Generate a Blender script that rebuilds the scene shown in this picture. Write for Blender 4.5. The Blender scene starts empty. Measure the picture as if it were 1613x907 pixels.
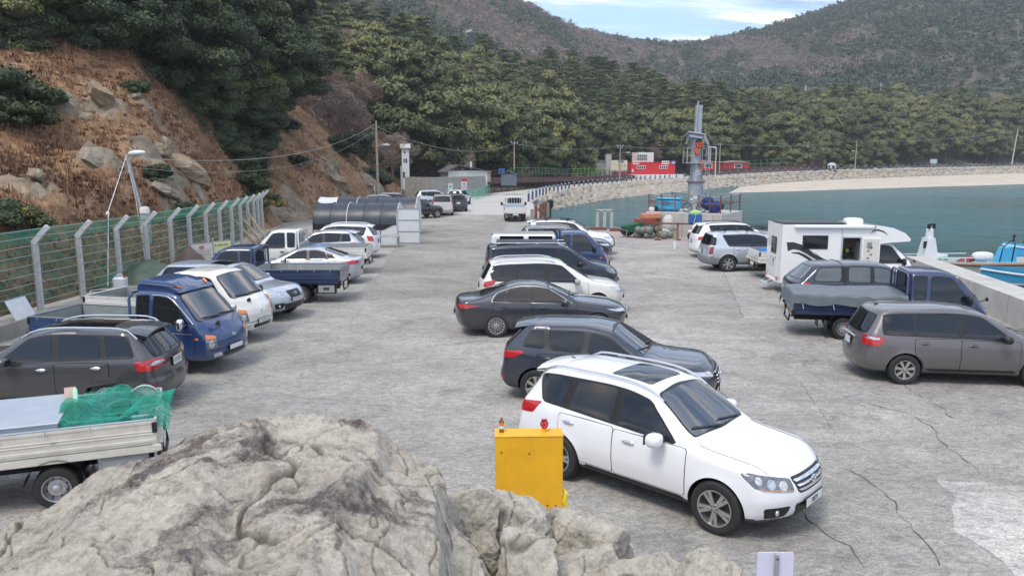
import bpy,bmesh,math,random
import numpy as np
from mathutils import Vector,Matrix,noise as mnoise
random.seed(7)
R=math.radians
SC=bpy.context.scene
cos_,sin_,PI,LS,RU,hyp_=math.cos,math.sin,math.pi,np.linspace,random.uniform,math.hypot
COL=SC.collection
# --- camera
CF,CH,CHY=1235.0,4.9,252.0
PITCH=math.atan((453.5-CHY)/CF)
cd=bpy.data.cameras.new('camera')
cd.sensor_width=36.0
cd.lens=36.0*CF/1613.0
cd.clip_start,cd.clip_end=0.1,9000
cam=bpy.data.objects.new('camera',cd)
COL.objects.link(cam)
cam.location=(0,0,CH)
cam.rotation_euler=(PI/2-PITCH,0,0)
SC.camera=cam
# --- sky, sun, exposure
SUN_EL,SUN_AZ=R(58),R(215)
w=bpy.data.worlds.new('World')
SC.world=w
w.use_nodes=True
nt=w.node_tree
N,Lk=nt.nodes,nt.links
bg=N['Background']
sky=N.new('ShaderNodeTexSky')
sky.sky_type='NISHITA'
sky.sun_disc=False
sky.sun_elevation=SUN_EL
sky.sun_rotation=SUN_AZ
sky.air_density,sky.dust_density=1.0,1.6
tc=N.new('ShaderNodeTexCoord')
sep=N.new('ShaderNodeSeparateXYZ')
Lk.new(tc.outputs['Generated'],sep.inputs[0])
zc=N.new('ShaderNodeMath');zc.operation='MAXIMUM';zc.inputs[1].default_value=0.0
Lk.new(sep.outputs['Z'],zc.inputs[0])
za=N.new('ShaderNodeMath');za.operation='ADD';za.inputs[1].default_value=0.16
Lk.new(zc.outputs[0],za.inputs[0])
dx=N.new('ShaderNodeMath');dx.operation='DIVIDE'
dy=N.new('ShaderNodeMath');dy.operation='DIVIDE'
Lk.new(sep.outputs['X'],dx.inputs[0]);Lk.new(za.outputs[0],dx.inputs[1])
Lk.new(sep.outputs['Y'],dy.inputs[0]);Lk.new(za.outputs[0],dy.inputs[1])
cmb=N.new('ShaderNodeCombineXYZ')
Lk.new(dx.outputs[0],cmb.inputs[0]);Lk.new(dy.outputs[0],cmb.inputs[1])
mp=N.new('ShaderNodeMapping');mp.inputs['Scale'].default_value=(0.75,3.0,1.0)
mp.inputs['Location'].default_value=(1.7,0.35,0)
Lk.new(cmb.outputs[0],mp.inputs[0])
cn=N.new('ShaderNodeTexNoise')
cn.inputs['Scale'].default_value=0.8;cn.inputs['Detail'].default_value=9;cn.inputs['Roughness'].default_value=0.56
cn.inputs['Distortion'].default_value=0.35
Lk.new(mp.outputs[0],cn.inputs['Vector'])
cr=N.new('ShaderNodeValToRGB')
cr.color_ramp.elements[0].position=0.32;cr.color_ramp.elements[1].position=0.58
Lk.new(cn.outputs['Fac'],cr.inputs[0])
cn2=N.new('ShaderNodeTexNoise')
cn2.inputs['Scale'].default_value=2.0;cn2.inputs['Detail'].default_value=7;cn2.inputs['Roughness'].default_value=0.6
Lk.new(mp.outputs[0],cn2.inputs['Vector'])
cc=N.new('ShaderNodeValToRGB')
e=cc.color_ramp.elements
e[0].position=0.40;e[0].color=(1.7,2.5,4.0,1)
e[1].position=0.60;e[1].color=(12.0,10.2,8.8,1)
m=e.new(0.52);m.color=(5.6,6.3,7.6,1)
Lk.new(cn2.outputs['Fac'],cc.inputs[0])
blue=N.new('ShaderNodeMix');blue.data_type='RGBA';blue.inputs['Factor'].default_value=0.55
Lk.new(sky.outputs[0],blue.inputs['A']);blue.inputs['B'].default_value=(3.0,5.2,8.4,1)
mx=N.new('ShaderNodeMix');mx.data_type='RGBA'
Lk.new(cr.outputs[0],mx.inputs['Factor'])
Lk.new(blue.outputs['Result'],mx.inputs['A'])
Lk.new(cc.outputs[0],mx.inputs['B'])
Lk.new(mx.outputs['Result'],bg.inputs[0])
bg.inputs[1].default_value=0.10
sd=bpy.data.lights.new('sun','SUN')
sd.energy=1.35
sd.angle=R(18)
sd.color=(1.0,0.93,0.84)
sun=bpy.data.objects.new('sun',sd)
COL.objects.link(sun)
sdir=Vector((sin_(SUN_AZ)*cos_(SUN_EL),cos_(SUN_AZ)*cos_(SUN_EL),sin_(SUN_EL)))
sun.rotation_euler=sdir.to_track_quat('Z','Y').to_euler()
sun.location=(0,0,60)
SC.view_settings.view_transform='Standard'
SC.view_settings.look='None'
SC.view_settings.gamma=1
SC.view_settings.use_curve_mapping=False
SC.view_settings.exposure=1.03
SC.render.engine='CYCLES'
SC.cycles.use_denoising=True
SC.cycles.max_bounces=6
SC.cycles.diffuse_bounces=3
SC.cycles.glossy_bounces=3
SC.cycles.transparent_max_bounces=8
# --- measuring: a pixel of the 1613x907 frame to a point
def G(u,v,z=0.0,D=None):
 x=(u-806.5)/CF;y=-(v-453.5)/CF
 c,s=cos_(PITCH),sin_(PITCH)
 d=(x,c+y*s,-s+y*c)
 t=(z-CH)/d[2] if D is None else D/d[1]
 return(d[0]*t,d[1]*t,CH+d[2]*t)
# --- materials
MATS={}
def nodes_of(m):
 m.use_nodes=True
 return m.node_tree.nodes,m.node_tree.links,m.node_tree.nodes['Principled BSDF']
def mat(name,col,rough=0.6,metal=0.0,coat=0.0,spec=0.5,var=0.0,vscale=6.0,bump=0.0,bscale=40.0,alpha=1.0,emit=None,col2=None,trans=0.0):
 """plain procedural material: colour varied by noise, optional bump"""
 if name in MATS:return MATS[name]
 m=bpy.data.materials.new(name)
 n,l,p=nodes_of(m)
 p.inputs['Base Color'].default_value=(*col,1)
 p.inputs['Roughness'].default_value=rough
 p.inputs['Metallic'].default_value=metal
 p.inputs['Coat Weight'].default_value=coat
 p.inputs['Coat Roughness'].default_value=0.04
 p.inputs['Specular IOR Level'].default_value=spec
 p.inputs['Transmission Weight'].default_value=trans
 p.inputs['Alpha'].default_value=alpha
 if emit:
  p.inputs['Emission Color'].default_value=(*emit[0],1);p.inputs['Emission Strength'].default_value=emit[1]
 tcn=None
 if var or col2:
  tcn=n.new('ShaderNodeTexCoord')
  nz=n.new('ShaderNodeTexNoise');nz.inputs['Scale'].default_value=vscale;nz.inputs['Detail'].default_value=6
  nz.inputs['Roughness'].default_value=0.62
  l.new(tcn.outputs['Object'],nz.inputs['Vector'])
  rp=n.new('ShaderNodeValToRGB')
  rp.color_ramp.elements[0].position=0.3;rp.color_ramp.elements[1].position=0.7
  c2=col2 or tuple(min(1,c*(1+var)) for c in col)
  c1=col if col2 else tuple(c*(1-var) for c in col)
  rp.color_ramp.elements[0].color=(*c1,1);rp.color_ramp.elements[1].color=(*c2,1)
  l.new(nz.outputs['Fac'],rp.inputs[0]);l.new(rp.outputs[0],p.inputs['Base Color'])
 if bump:
  if tcn is None:tcn=n.new('ShaderNodeTexCoord')
  bz=n.new('ShaderNodeTexNoise');bz.inputs['Scale'].default_value=bscale;bz.inputs['Detail'].default_value=6
  l.new(tcn.outputs['Object'],bz.inputs['Vector'])
  b=n.new('ShaderNodeBump');b.inputs['Strength'].default_value=bump;b.inputs['Distance'].default_value=0.02
  l.new(bz.outputs['Fac'],b.inputs['Height']);l.new(b.outputs[0],p.inputs['Normal'])
 MATS[name]=m
 return m
def paint(name,col,metal=0.35,rough=0.38,coat=1.0,dirt=0.10):
 """car paint: clear coat over slightly metallic base, a film of road dust low down"""
 if name in MATS:return MATS[name]
 m=mat(name,col,rough,metal,coat)
 n,l,p=nodes_of(m)
 p.inputs['Coat Roughness'].default_value=0.05
 t=n.new('ShaderNodeTexCoord')
 sp=n.new('ShaderNodeSeparateXYZ');l.new(t.outputs['Object'],sp.inputs[0])
 nz=n.new('ShaderNodeTexNoise');nz.inputs['Scale'].default_value=3.2;nz.inputs['Detail'].default_value=7
 l.new(t.outputs['Object'],nz.inputs['Vector'])
 mr=n.new('ShaderNodeMapRange');mr.inputs['From Min'].default_value=0.75;mr.inputs['From Max'].default_value=0.2
 mr.inputs['To Min'].default_value=0.05;mr.inputs['To Max'].default_value=1.0
 l.new(sp.outputs['Z'],mr.inputs['Value'])
 mu=n.new('ShaderNodeMath');mu.operation='MULTIPLY';l.new(mr.outputs[0],mu.inputs[0]);l.new(nz.outputs['Fac'],mu.inputs[1])
 mu2=n.new('ShaderNodeMath');mu2.operation='MULTIPLY';mu2.inputs[1].default_value=dirt*4;mu2.use_clamp=True
 l.new(mu.outputs[0],mu2.inputs[0])
 mi=n.new('ShaderNodeMix');mi.data_type='RGBA'
 l.new(mu2.outputs[0],mi.inputs['Factor']);mi.inputs['A'].default_value=(*col,1);mi.inputs['B'].default_value=(0.22,0.20,0.17,1)
 l.new(mi.outputs['Result'],p.inputs['Base Color'])
 ad=n.new('ShaderNodeMath');ad.operation='MULTIPLY_ADD';ad.inputs[1].default_value=-0.8;ad.inputs[2].default_value=coat;ad.use_clamp=True
 l.new(mu2.outputs[0],ad.inputs[0]);l.new(ad.outputs[0],p.inputs['Coat Weight'])
 return m
# --- objects
def tag(o,label=None,cat=None,group=None,kind=None):
 if label:o['label']=label
 if cat:o['category']=cat
 if group:o['group']=group
 if kind:o['kind']=kind
 return o
def thing(name,label,cat,loc=(0,0,0),rz=0.0,group=None):
 o=bpy.data.objects.new(name,None)
 o.empty_display_size=0.3
 COL.objects.link(o)
 o.location=loc;o.rotation_euler=(0,0,rz)
 return tag(o,label,cat,group)
def link(name,me,parent=None,loc=None,rot=None):
 o=bpy.data.objects.new(name,me)
 COL.objects.link(o)
 if parent is not None:o.parent=parent
 if loc is not None:o.location=loc
 if rot is not None:o.rotation_euler=rot
 return o
def dup(root,**kw):
 c=root.copy();COL.objects.link(c)
 for k,v in kw.items():setattr(c,k,v)
 for ch in root.children:
  a=ch.copy();COL.objects.link(a);a.parent=c
  for g in ch.children:
   b=g.copy();COL.objects.link(b);b.parent=a
 return c
def np_mesh(name,V,F,mats,smooth=False,midx=None,angle=None):
 """mesh from numpy arrays; F is (n,k)"""
 me=bpy.data.meshes.new(name)
 V=np.asarray(V,dtype=np.float32);F=np.asarray(F,dtype=np.int32)
 k=F.shape[1]
 me.vertices.add(len(V));me.vertices.foreach_set('co',V.ravel())
 me.loops.add(F.size);me.loops.foreach_set('vertex_index',F.ravel())
 me.polygons.add(len(F));me.polygons.foreach_set('loop_start',np.arange(0,F.size,k,dtype=np.int32))
 me.polygons.foreach_set('loop_total',np.full(len(F),k,dtype=np.int32))
 if midx is not None:me.polygons.foreach_set('material_index',np.asarray(midx,dtype=np.int32))
 me.polygons.foreach_set('use_smooth',np.full(len(F),bool(smooth)))
 for m in(mats if isinstance(mats,(list,tuple)) else[mats]):me.materials.append(m)
 me.update(calc_edges=True)
 if smooth and angle:me.set_sharp_from_angle(angle=R(angle))
 return me
class MB:
 """collects shapes into one mesh"""
 def __init__(s):s.v=[];s.f=[];s.m=[];s.mats=[]
 def mi(s,m):
  if m is None:return 0
  if m not in s.mats:s.mats.append(m)
  return s.mats.index(m)
 def add(s,V,F,m=None):
  o=len(s.v);s.v+=[tuple(p) for p in V]
  k=s.mi(m)
  for f in F:s.f.append(tuple(i+o for i in f));s.m.append(k)
  return s
 def box(s,c,size,m=None,rz=0.0,r=0.0,rot=None):
  """box centred at c; r chamfers its edges"""
  hx,hy,hz=(a/2 for a in size)
  M=rot or Matrix.Rotation(rz,3,'Z')
  C=Vector(c)
  if r<=0:
   V=[Vector((x,y,z)) for x in(-hx,hx) for y in(-hy,hy) for z in(-hz,hz)]
   F=[(0,1,3,2),(4,6,7,5),(0,4,5,1),(2,3,7,6),(0,2,6,4),(1,5,7,3)]
  else:
   r=min(r,hx*.9,hy*.9,hz*.9)
   V=[];id_={}
   for x in(-1,1):
    for y in(-1,1):
     for z in(-1,1):
      for a in range(3):
       p=[x*(hx-r),y*(hy-r),z*(hz-r)]
       p[a]+=(x,y,z)[a]*r
       id_[x,y,z,a]=len(V);V.append(Vector(p))
   F=[]
   for a in range(3):
    b,c_=(a+1)%3,(a+2)%3
    for sg in(-1,1):
     q=[]
     for sb,sc in((-1,-1),(1,-1),(1,1),(-1,1)):
      k=[0,0,0];k[a]=sg;k[b]=sb;k[c_]=sc
      q.append(id_[k[0],k[1],k[2],a])
     F.append(q if sg>0 else q[::-1])
    for sb in(-1,1):
     for sc in(-1,1):
      k0=[0,0,0];k1=[0,0,0]
      k0[a]=-1;k1[a]=1
      for k in(k0,k1):k[b]=sb;k[c_]=sc
      q=[id_[(*k0,b)],id_[(*k1,b)],id_[(*k1,c_)],id_[(*k0,c_)]]
      F.append(q if sb*sc>0 else q[::-1])
   for x in(-1,1):
    for y in(-1,1):
     for z in(-1,1):
      q=[id_[x,y,z,0],id_[x,y,z,1],id_[x,y,z,2]]
      F.append(q if x*y*z>0 else q[::-1])
  return s.add([M@p+C for p in V],F,m)
 def bar(s,a,b,wd,ht,m=None,up=(0,0,1)):
  """box section bar from a to b"""
  a,b=Vector(a),Vector(b);d=b-a;L=d.length
  if L<1e-6:return s
  x=d/L;u=Vector(up)
  if abs(x.dot(u))>0.99:u=Vector((0,1,0))
  y=u.cross(x).normalized();z=x.cross(y)
  M=Matrix((x,y,z)).transposed()
  return s.box((a+b)/2,(L,wd,ht),m,rot=M)
 def tube(s,path,r,n=8,m=None,caps=True,closed=False):
  P=[Vector(p) for p in path];k=len(P)
  rr=r if isinstance(r,(list,tuple)) else[r]*k
  V=[];F=[];prev=None
  for i,p in enumerate(P):
   if closed:t=P[(i+1)%k]-P[i-1]
   else:t=P[min(i+1,k-1)]-P[max(i-1,0)]
   t.normalize()
   if prev is None:
    u=Vector((0,0,1)) if abs(t.z)<0.9 else Vector((1,0,0))
    u=(u-t*u.dot(t)).normalized()
   else:
    u=prev-t*prev.dot(t)
    u=u.normalized() if u.length>1e-5 else t.orthogonal().normalized()
   prev=u;v=t.cross(u)
   for j in range(n):
    an=2*PI*j/n
    V.append(p+(u*cos_(an)+v*sin_(an))*rr[i])
  for i in range(k if closed else k-1):
   a=i*n;b=((i+1)%k)*n
   for j in range(n):
    F.append((a+j,a+(j+1)%n,b+(j+1)%n,b+j))
  if caps and not closed:
   F.append(tuple(range(n))[::-1]);F.append(tuple((k-1)*n+j for j in range(n)))
  return s.add(V,F,m)
 def cyl(s,a,b,r0,r1=None,n=16,m=None):
  return s.tube([a,b],[r0,r0 if r1 is None else r1],n,m)
 def lathe(s,prof,n=24,m=None,c=(0,0,0),axis='Z'):
  """prof: (radius, height) pairs"""
  V=[];F=[]
  for r,h in prof:
   for j in range(n):
    an=2*PI*j/n
    x,y=r*cos_(an),r*sin_(an)
    p=(x,y,h) if axis=='Z' else((x,h,-y) if axis=='Y' else(h,x,y))
    V.append((p[0]+c[0],p[1]+c[1],p[2]+c[2]))
  for i in range(len(prof)-1):
   for j in range(n):
    F.append((i*n+j,i*n+(j+1)%n,(i+1)*n+(j+1)%n,(i+1)*n+j))
  return s.add(V,F,m)
 def prism(s,pts,y0,y1,m=None,plane='XZ'):
  """extrude a 2D outline between y0 and y1"""
  n=len(pts)
  def P(p,h):return(p[0],h,p[1]) if plane=='XZ' else((p[0],p[1],h) if plane=='XY' else(h,p[0],p[1]))
  V=[P(p,y0) for p in pts]+[P(p,y1) for p in pts]
  F=[tuple(range(n)),tuple(range(2*n-1,n-1,-1))]
  for i in range(n):F.append((i,i+n,(i+1)%n+n,(i+1)%n))
  return s.add(V,F,m)
 def ell(s,c,rad,n=14,k=9,m=None,e=1.0):
  """ellipsoid; e<1 makes it boxier"""
  V=[];F=[]
  sg=lambda t:math.copysign(abs(t)**e,t)
  for i in range(k+1):
   ph=-PI/2+PI*i/k
   for j in range(n):
    th=2*PI*j/n
    V.append((c[0]+rad[0]*sg(cos_(ph))*sg(cos_(th)),c[1]+rad[1]*sg(cos_(ph))*sg(sin_(th)),c[2]+rad[2]*sg(sin_(ph))))
  for i in range(k):
   for j in range(n):F.append((i*n+j,i*n+(j+1)%n,(i+1)*n+(j+1)%n,(i+1)*n+j))
  return s.add(V,F,m)
 def mesh(s,name,m=None,smooth=False,angle=40,recalc=True):
  me=bpy.data.meshes.new(name)
  me.from_pydata([tuple(p) for p in s.v],[],s.f)
  for k in(s.mats or[m]):me.materials.append(k)
  if s.mats:me.polygons.foreach_set('material_index',s.m)
  if recalc:
   b=bmesh.new();b.from_mesh(me);bmesh.ops.recalc_face_normals(b,faces=b.faces);b.to_mesh(me);b.free()
  if smooth:
   me.shade_smooth();me.set_sharp_from_angle(angle=R(angle))
  me.update()
  return me
 def build(s,name,m=None,parent=None,smooth=False,angle=40,loc=None,rot=None,recalc=True):
  return link(name,s.mesh(name,m,smooth,angle,recalc),parent,loc,rot)
def text(name,body,size,m,parent,loc,rot,ext=0.002,align='CENTER'):
 cu=bpy.data.curves.new(name,'FONT');cu.body=body;cu.size=size;cu.extrude=ext
 cu.align_x=align;cu.align_y='CENTER';cu.resolution_u=2
 tmp=bpy.data.objects.new(name,cu);COL.objects.link(tmp)
 dg=bpy.context.evaluated_depsgraph_get()
 me=bpy.data.meshes.new_from_object(tmp.evaluated_get(dg))
 bpy.data.objects.remove(tmp);me.materials.clear();me.materials.append(m)
 return link(name,me,parent,loc,rot)
# --- value noise in numpy
def _hash(ix,iy,iz,seed):
 h=(ix*374761393+iy*668265263+iz*2147483647+seed*974634777)&0xFFFFFFFF
 h=((h^(h>>13))*1274126177)&0xFFFFFFFF
 h=(h^(h>>16))&0xFFFFFFFF
 return h.astype(np.float64)/4294967295.0
def vnoise(P,seed=0):
 P=np.asarray(P,dtype=np.float64);I=np.floor(P).astype(np.int64);f=P-I
 f=f*f*f*(f*(f*6-15)+10)
 r=0
 for a in(0,1):
  for b in(0,1):
   for c in(0,1):
    wgt=(f[:,0] if a else 1-f[:,0])*(f[:,1] if b else 1-f[:,1])*(f[:,2] if c else 1-f[:,2])
    r=r+wgt*_hash(I[:,0]+a,I[:,1]+b,I[:,2]+c,seed)
 return r
def fbm(P,oct=5,seed=0,gain=0.5,ridged=False):
 a,s,t=1.0,0,0;P=np.asarray(P,dtype=np.float64)
 for o in range(oct):
  n=vnoise(P*2.03**o+o*17.3,seed+o)
  if ridged:n=1-np.abs(2*n-1)
  s=s+a*n;t+=a;a*=gain
 return s/t
# == LAND AND WATER
ZW=-1.6
def ground_material(g=1.0,tint=(1,1,1)):
 q_=lambda c:tuple(min(.8,a*g*b_) for a,b_ in zip(c,tint))
 m=bpy.data.materials.new('concrete_ground')
 n,l,p=nodes_of(m)
 tc=n.new('ShaderNodeTexCoord')
 def noise(scale,det=6,rough=.6,stretch=None,dist=0):
  z=n.new('ShaderNodeTexNoise');z.inputs['Scale'].default_value=scale;z.inputs['Detail'].default_value=det;z.inputs['Roughness'].default_value=rough;z.inputs['Distortion'].default_value=dist
  if stretch:
   mp=n.new('ShaderNodeMapping');mp.inputs['Scale'].default_value=stretch[:3];mp.inputs['Rotation'].default_value=(0,0,stretch[3]);l.new(tc.outputs['Object'],mp.inputs[0]);l.new(mp.outputs[0],z.inputs['Vector'])
  else:l.new(tc.outputs['Object'],z.inputs['Vector'])
  return z
 def ramp(src,stops):
  r=n.new('ShaderNodeValToRGB');e=r.color_ramp.elements
  e[0].position,e[0].color=stops[0][0],(*stops[0][1],1);e[1].position,e[1].color=stops[-1][0],(*stops[-1][1],1)
  for q,c in stops[1:-1]:k=e.new(q);k.color=(*c,1)
  l.new(src,r.inputs[0]);return r
 def mixc(f,a,b,mode='MIX'):
  x=n.new('ShaderNodeMix');x.data_type='RGBA';x.blend_type=mode
  if isinstance(f,float):x.inputs['Factor'].default_value=f
  else:l.new(f,x.inputs['Factor'])
  for s,q in(('A',a),('B',b)):
   if isinstance(q,tuple):x.inputs[s].default_value=(*q,1)
   else:l.new(q,x.inputs[s])
  return x.outputs['Result']
 big=noise(.11,5,.6,(1,1.7,1,.5))
 c0=ramp(big.outputs['Fac'],[(.30,q_((.235,.224,.205))),(.5,q_((.305,.293,.27))),(.68,q_((.385,.37,.342)))])
 med=noise(.8,9,.70,(.8,1.15,1,.6),.9)
 c1=ramp(med.outputs['Fac'],[(.34,(.72,.72,.72)),(.5,(.97,.97,.97)),(.66,(1.15,1.14,1.12))])
 col=mixc(.85,c0.outputs[0],c1.outputs[0],'MULTIPLY')
 sc=noise(7.5,8,.82,(.7,1.3,1,.3),1.2)
 c2=ramp(sc.outputs['Fac'],[(.38,(.50,.50,.50)),(.5,(1,1,1)),(.60,(1.38,1.37,1.35))])
 col=mixc(.75,col,c2.outputs[0],'MULTIPLY')
 fine=noise(30,5,.85)
 c3=ramp(fine.outputs['Fac'],[(.36,(.45,.45,.45)),(.5,(1,1,1)),(.64,(1.4,1.4,1.4))])
 col=mixc(.8,col,c3.outputs[0],'MULTIPLY')
 st=noise(.42,6,.62,None,.8)
 sm=ramp(st.outputs['Fac'],[(.57,(0,0,0)),(.72,(1,1,1))])
 col=mixc(sm.outputs[0],col,mixc(.5,col,(.30,.27,.22),'MULTIPLY'))
 vc=n.new('ShaderNodeTexVoronoi');vc.feature='DISTANCE_TO_EDGE';vc.inputs['Scale'].default_value=.26
 wv=noise(1.1,5,.6);vm=n.new('ShaderNodeVectorMath');vm.operation='MULTIPLY_ADD';vm.inputs[1].default_value=(1.5,1.5,0)
 l.new(wv.outputs['Color'],vm.inputs[0]);l.new(tc.outputs['Object'],vm.inputs[2]);l.new(vm.outputs[0],vc.inputs['Vector'])
 cm=ramp(vc.outputs['Distance'],[(.001,(1,1,1)),(.004,(0,0,0))])
 gate=noise(.16,3);gm=ramp(gate.outputs['Fac'],[(.46,(0,0,0)),(.56,(.75,.75,.75))])
 cf=n.new('ShaderNodeMath');cf.operation='MULTIPLY';l.new(cm.outputs[0],cf.inputs[0]);l.new(gm.outputs[0],cf.inputs[1])
 col=mixc(cf.outputs[0],col,(.10,.095,.088))
 l.new(col,p.inputs['Base Color']);p.inputs['Roughness'].default_value=.88;p.inputs['Specular IOR Level'].default_value=.35
 b=n.new('ShaderNodeBump');b.inputs['Strength'].default_value=.55;b.inputs['Distance'].default_value=.012
 ad=n.new('ShaderNodeMath');ad.operation='MULTIPLY_ADD';ad.inputs[1].default_value=1.2
 l.new(sc.outputs['Fac'],ad.inputs[0]);l.new(fine.outputs['Fac'],ad.inputs[2]);l.new(ad.outputs[0],b.inputs['Height']);l.new(b.outputs[0],p.inputs['Normal'])
 return m
M_GROUND=ground_material()
M_CONC=mat('old_concrete',(.34,.33,.30),.9,col2=(.22,.21,.19),vscale=2.2,bump=.5,bscale=18)
M_CONC_L=mat('pale_concrete',(.46,.45,.42),.9,col2=(.36,.35,.33),vscale=1.6,bump=.4,bscale=22)
def poly_sheet(name,pts,z,m,kind='structure',thick=0.0):
 b=MB()
 if thick:b.prism(pts,z-thick,z,m,'XY')
 else:b.add([(x,y,z) for x,y in pts],[tuple(range(len(pts)))],m)
 o=b.build(name);tag(o,kind=kind)
 if len(o.data.polygons)==1 and o.data.polygons[0].normal.z<0:o.data.flip_normals()
 return o
WALL_IN=[(12.4,8),(14.94,22.5),(16.5,31.6),(16.8,33.2)]
WALL_OUT=[(13.6,8),(16.05,22.5),(17.5,31.8),(17.8,33.2)]
LOT=[(-34,-12),(13.6,-12)]+WALL_OUT+[(18.2,38),(18.7,52),(16.6,57),(9.8,57.2),(7.0,56.2),(3.1,61.5),(2.6,72),(2.4,93),(-34,93)]
lot=poly_sheet('car_park_ground',LOT,0,M_GROUND,thick=2.6)
PROM=[G(u,v,D=D) for u,v,D in[(838,318,90),(852,311,100),(868,306,110),(900,299,126),(940,293,142),(980,288.5,157),(1020,285,172),(1060,282,186),(1140,277,200),(1230,272,212),(1320,268,224),(1450,265,245),(1613,262,270),(1750,259,292)]]
PROM[0]=(2.4,92.9,.02)
ROADW=[11.5,10,9,8,8,8,8,7,7,7,7,7,7,7]
def offs(path,i,d):
 a,b=path[max(i-1,0)],path[min(i+1,len(path)-1)]
 t=Vector((b[0]-a[0],b[1]-a[1],0)).normalized();nrm=Vector((-t.y,t.x,0))
 return Vector(path[i])+nrm*d
b=MB();V=[];F=[]
for i,p in enumerate(PROM):
 q=offs(PROM,i,ROADW[i])
 if i==0:q=Vector((-11,92.9,0))
 if i==1:q=Vector((-7.0,106,p[2]))
 V+=[tuple(Vector(p)+Vector((0,0,.0))),tuple(q)]
for i in range(len(PROM)-1):F.append((2*i,2*i+2,2*i+3,2*i+1))
b.add(V,F,M_CONC_L);tag(b.build('road'),kind='structure')
M_PATCH=ground_material(1.42,(1,1,1.02))
M_PAD=ground_material(1.13)
def gp(*uv):return[G(u,v)[:2] for u,v in uv]
def wobbly(pts,amp=.05,step=.25):
 out=[]
 for i in range(len(pts)):
  a,c=np.array(pts[i]),np.array(pts[(i+1)%len(pts)]);k=max(1,int(np.linalg.norm(c-a)/step))
  for j in range(k):
   q=a+(c-a)*j/k;q=q+(np.array([random.random(),random.random()])-.5)*2*amp*(1 if j else.3);out.append(tuple(q))
 return out
poly_sheet('concrete_patch',wobbly(gp((1475,755),(1700,768),(1760,990),(1600,905),(1560,870),(1500,835),(1507,790)),.06),.004,M_PATCH)
poly_sheet('concrete_slab',gp((1140,430),(1172,502),(1400,508),(1560,470),(1440,425),(1240,405)),.004,M_PAD)
M_PINK=mat('pink_quay',(.36,.30,.285),.9,col2=(.30,.262,.25),vscale=.9,bump=.4,bscale=16)
poly_sheet('quay_apron',wobbly([(3.6,61.0),(7.1,56.1),(9.8,56.9),(16.3,56.7),(18.3,52),(18.0,46),(9.2,45.8),(4.6,51)],.12,.8),.005,M_PINK)
poly_sheet('concrete_slab',[(-14,74),(2.3,70),(2.3,92.6),(-14,92.6)],.004,M_CONC_L)
M_OLD=ground_material(.84,(1,.99,.98))
poly_sheet('worn_concrete',wobbly(gp((478,478),(560,474),(640,470),(742,468),(770,410),(800,353),(640,353),(612,405),(590,440),(560,462)),.10,.5),.0035,M_OLD)
M_CRACK=mat('crack',(.085,.078,.07),.95)
def crack(uv,wd):
 P_=[np.array(p) for p in wobbly(gp(*uv)+gp(uv[0]),.045,.16)]
 n_=sum(max(1,int(np.linalg.norm(np.array(gp(uv[i+1])[0])-np.array(gp(uv[i])[0]))/.16)) for i in range(len(uv)-1))
 P_=P_[:n_];V=[]
 for i,q in enumerate(P_):
  t=P_[min(i+1,n_-1)]-P_[max(i-1,0)];t=t/(np.linalg.norm(t)+1e-6);nn=np.array([-t[1],t[0]])*wd*(.25+random.random()**2)*.36
  V+=[(*(q+nn),.0075),(*(q-nn),.0075)]
 me=np_mesh('ground_crack',V,[(2*i,2*i+1,2*i+3,2*i+2) for i in range(n_-1)],M_CRACK)
 tag(link('ground_crack',me),kind='structure')
for uv,w_ in[([(1412,595),(1450,625),(1490,645),(1500,662)],.03),([(1360,632),(1440,655),(1470,675),(1480,695),(1520,725),(1550,750),(1580,752)],.035),([(1560,592),(1580,605),(1613,618)],.04),([(1340,740),(1370,760),(1410,790),(1420,815),(1460,855),(1480,890),(1500,910)],.03),([(1255,800),(1300,840),(1340,860),(1372,905)],.035),([(1476,757),(1340,755),(1240,762)],.012),([(300,648),(420,640),(560,618),(700,600)],.012),([(1140,430),(1172,502)],.03),([(1172,502),(1330,508)],.015),([(1020,378),(1200,386)],.05),([(1000,575),(1120,560),(1300,600)],.012),([(1260,600),(1320,690),(1475,757)],.014)]:
 crack(uv,w_)
b=MB();n_=len(WALL_IN)
V=[(x,y,z) for z in(-2.4,.85) for x,y in WALL_IN+WALL_OUT[::-1]]
k=2*n_
F=[tuple(range(k))[::-1],tuple(range(k,2*k))]+[(i,(i+1)%k,(i+1)%k+k,i+k) for i in range(k)]
b.add(V,F,M_CONC_L);sw=b.build('sea_wall');tag(sw,'broad pale concrete sea wall between the parked trucks and the boats','wall')
for i in range(7):
 t_=(i+.5)/7;y=10+21*t_
 xa=np.interp(y,[p[1] for p in WALL_IN],[p[0] for p in WALL_IN]);xb=np.interp(y+.15,[p[1] for p in WALL_OUT],[p[0] for p in WALL_OUT])
 q=MB();q.bar((xa,y,.851),(xb,y+.15,.851),.012,.006,M_CONC);q.bar((xa-.002,y,.0),(xa-.002,y,.85),.012,.012,M_CONC);q.build('wall_joint',parent=sw)
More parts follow.
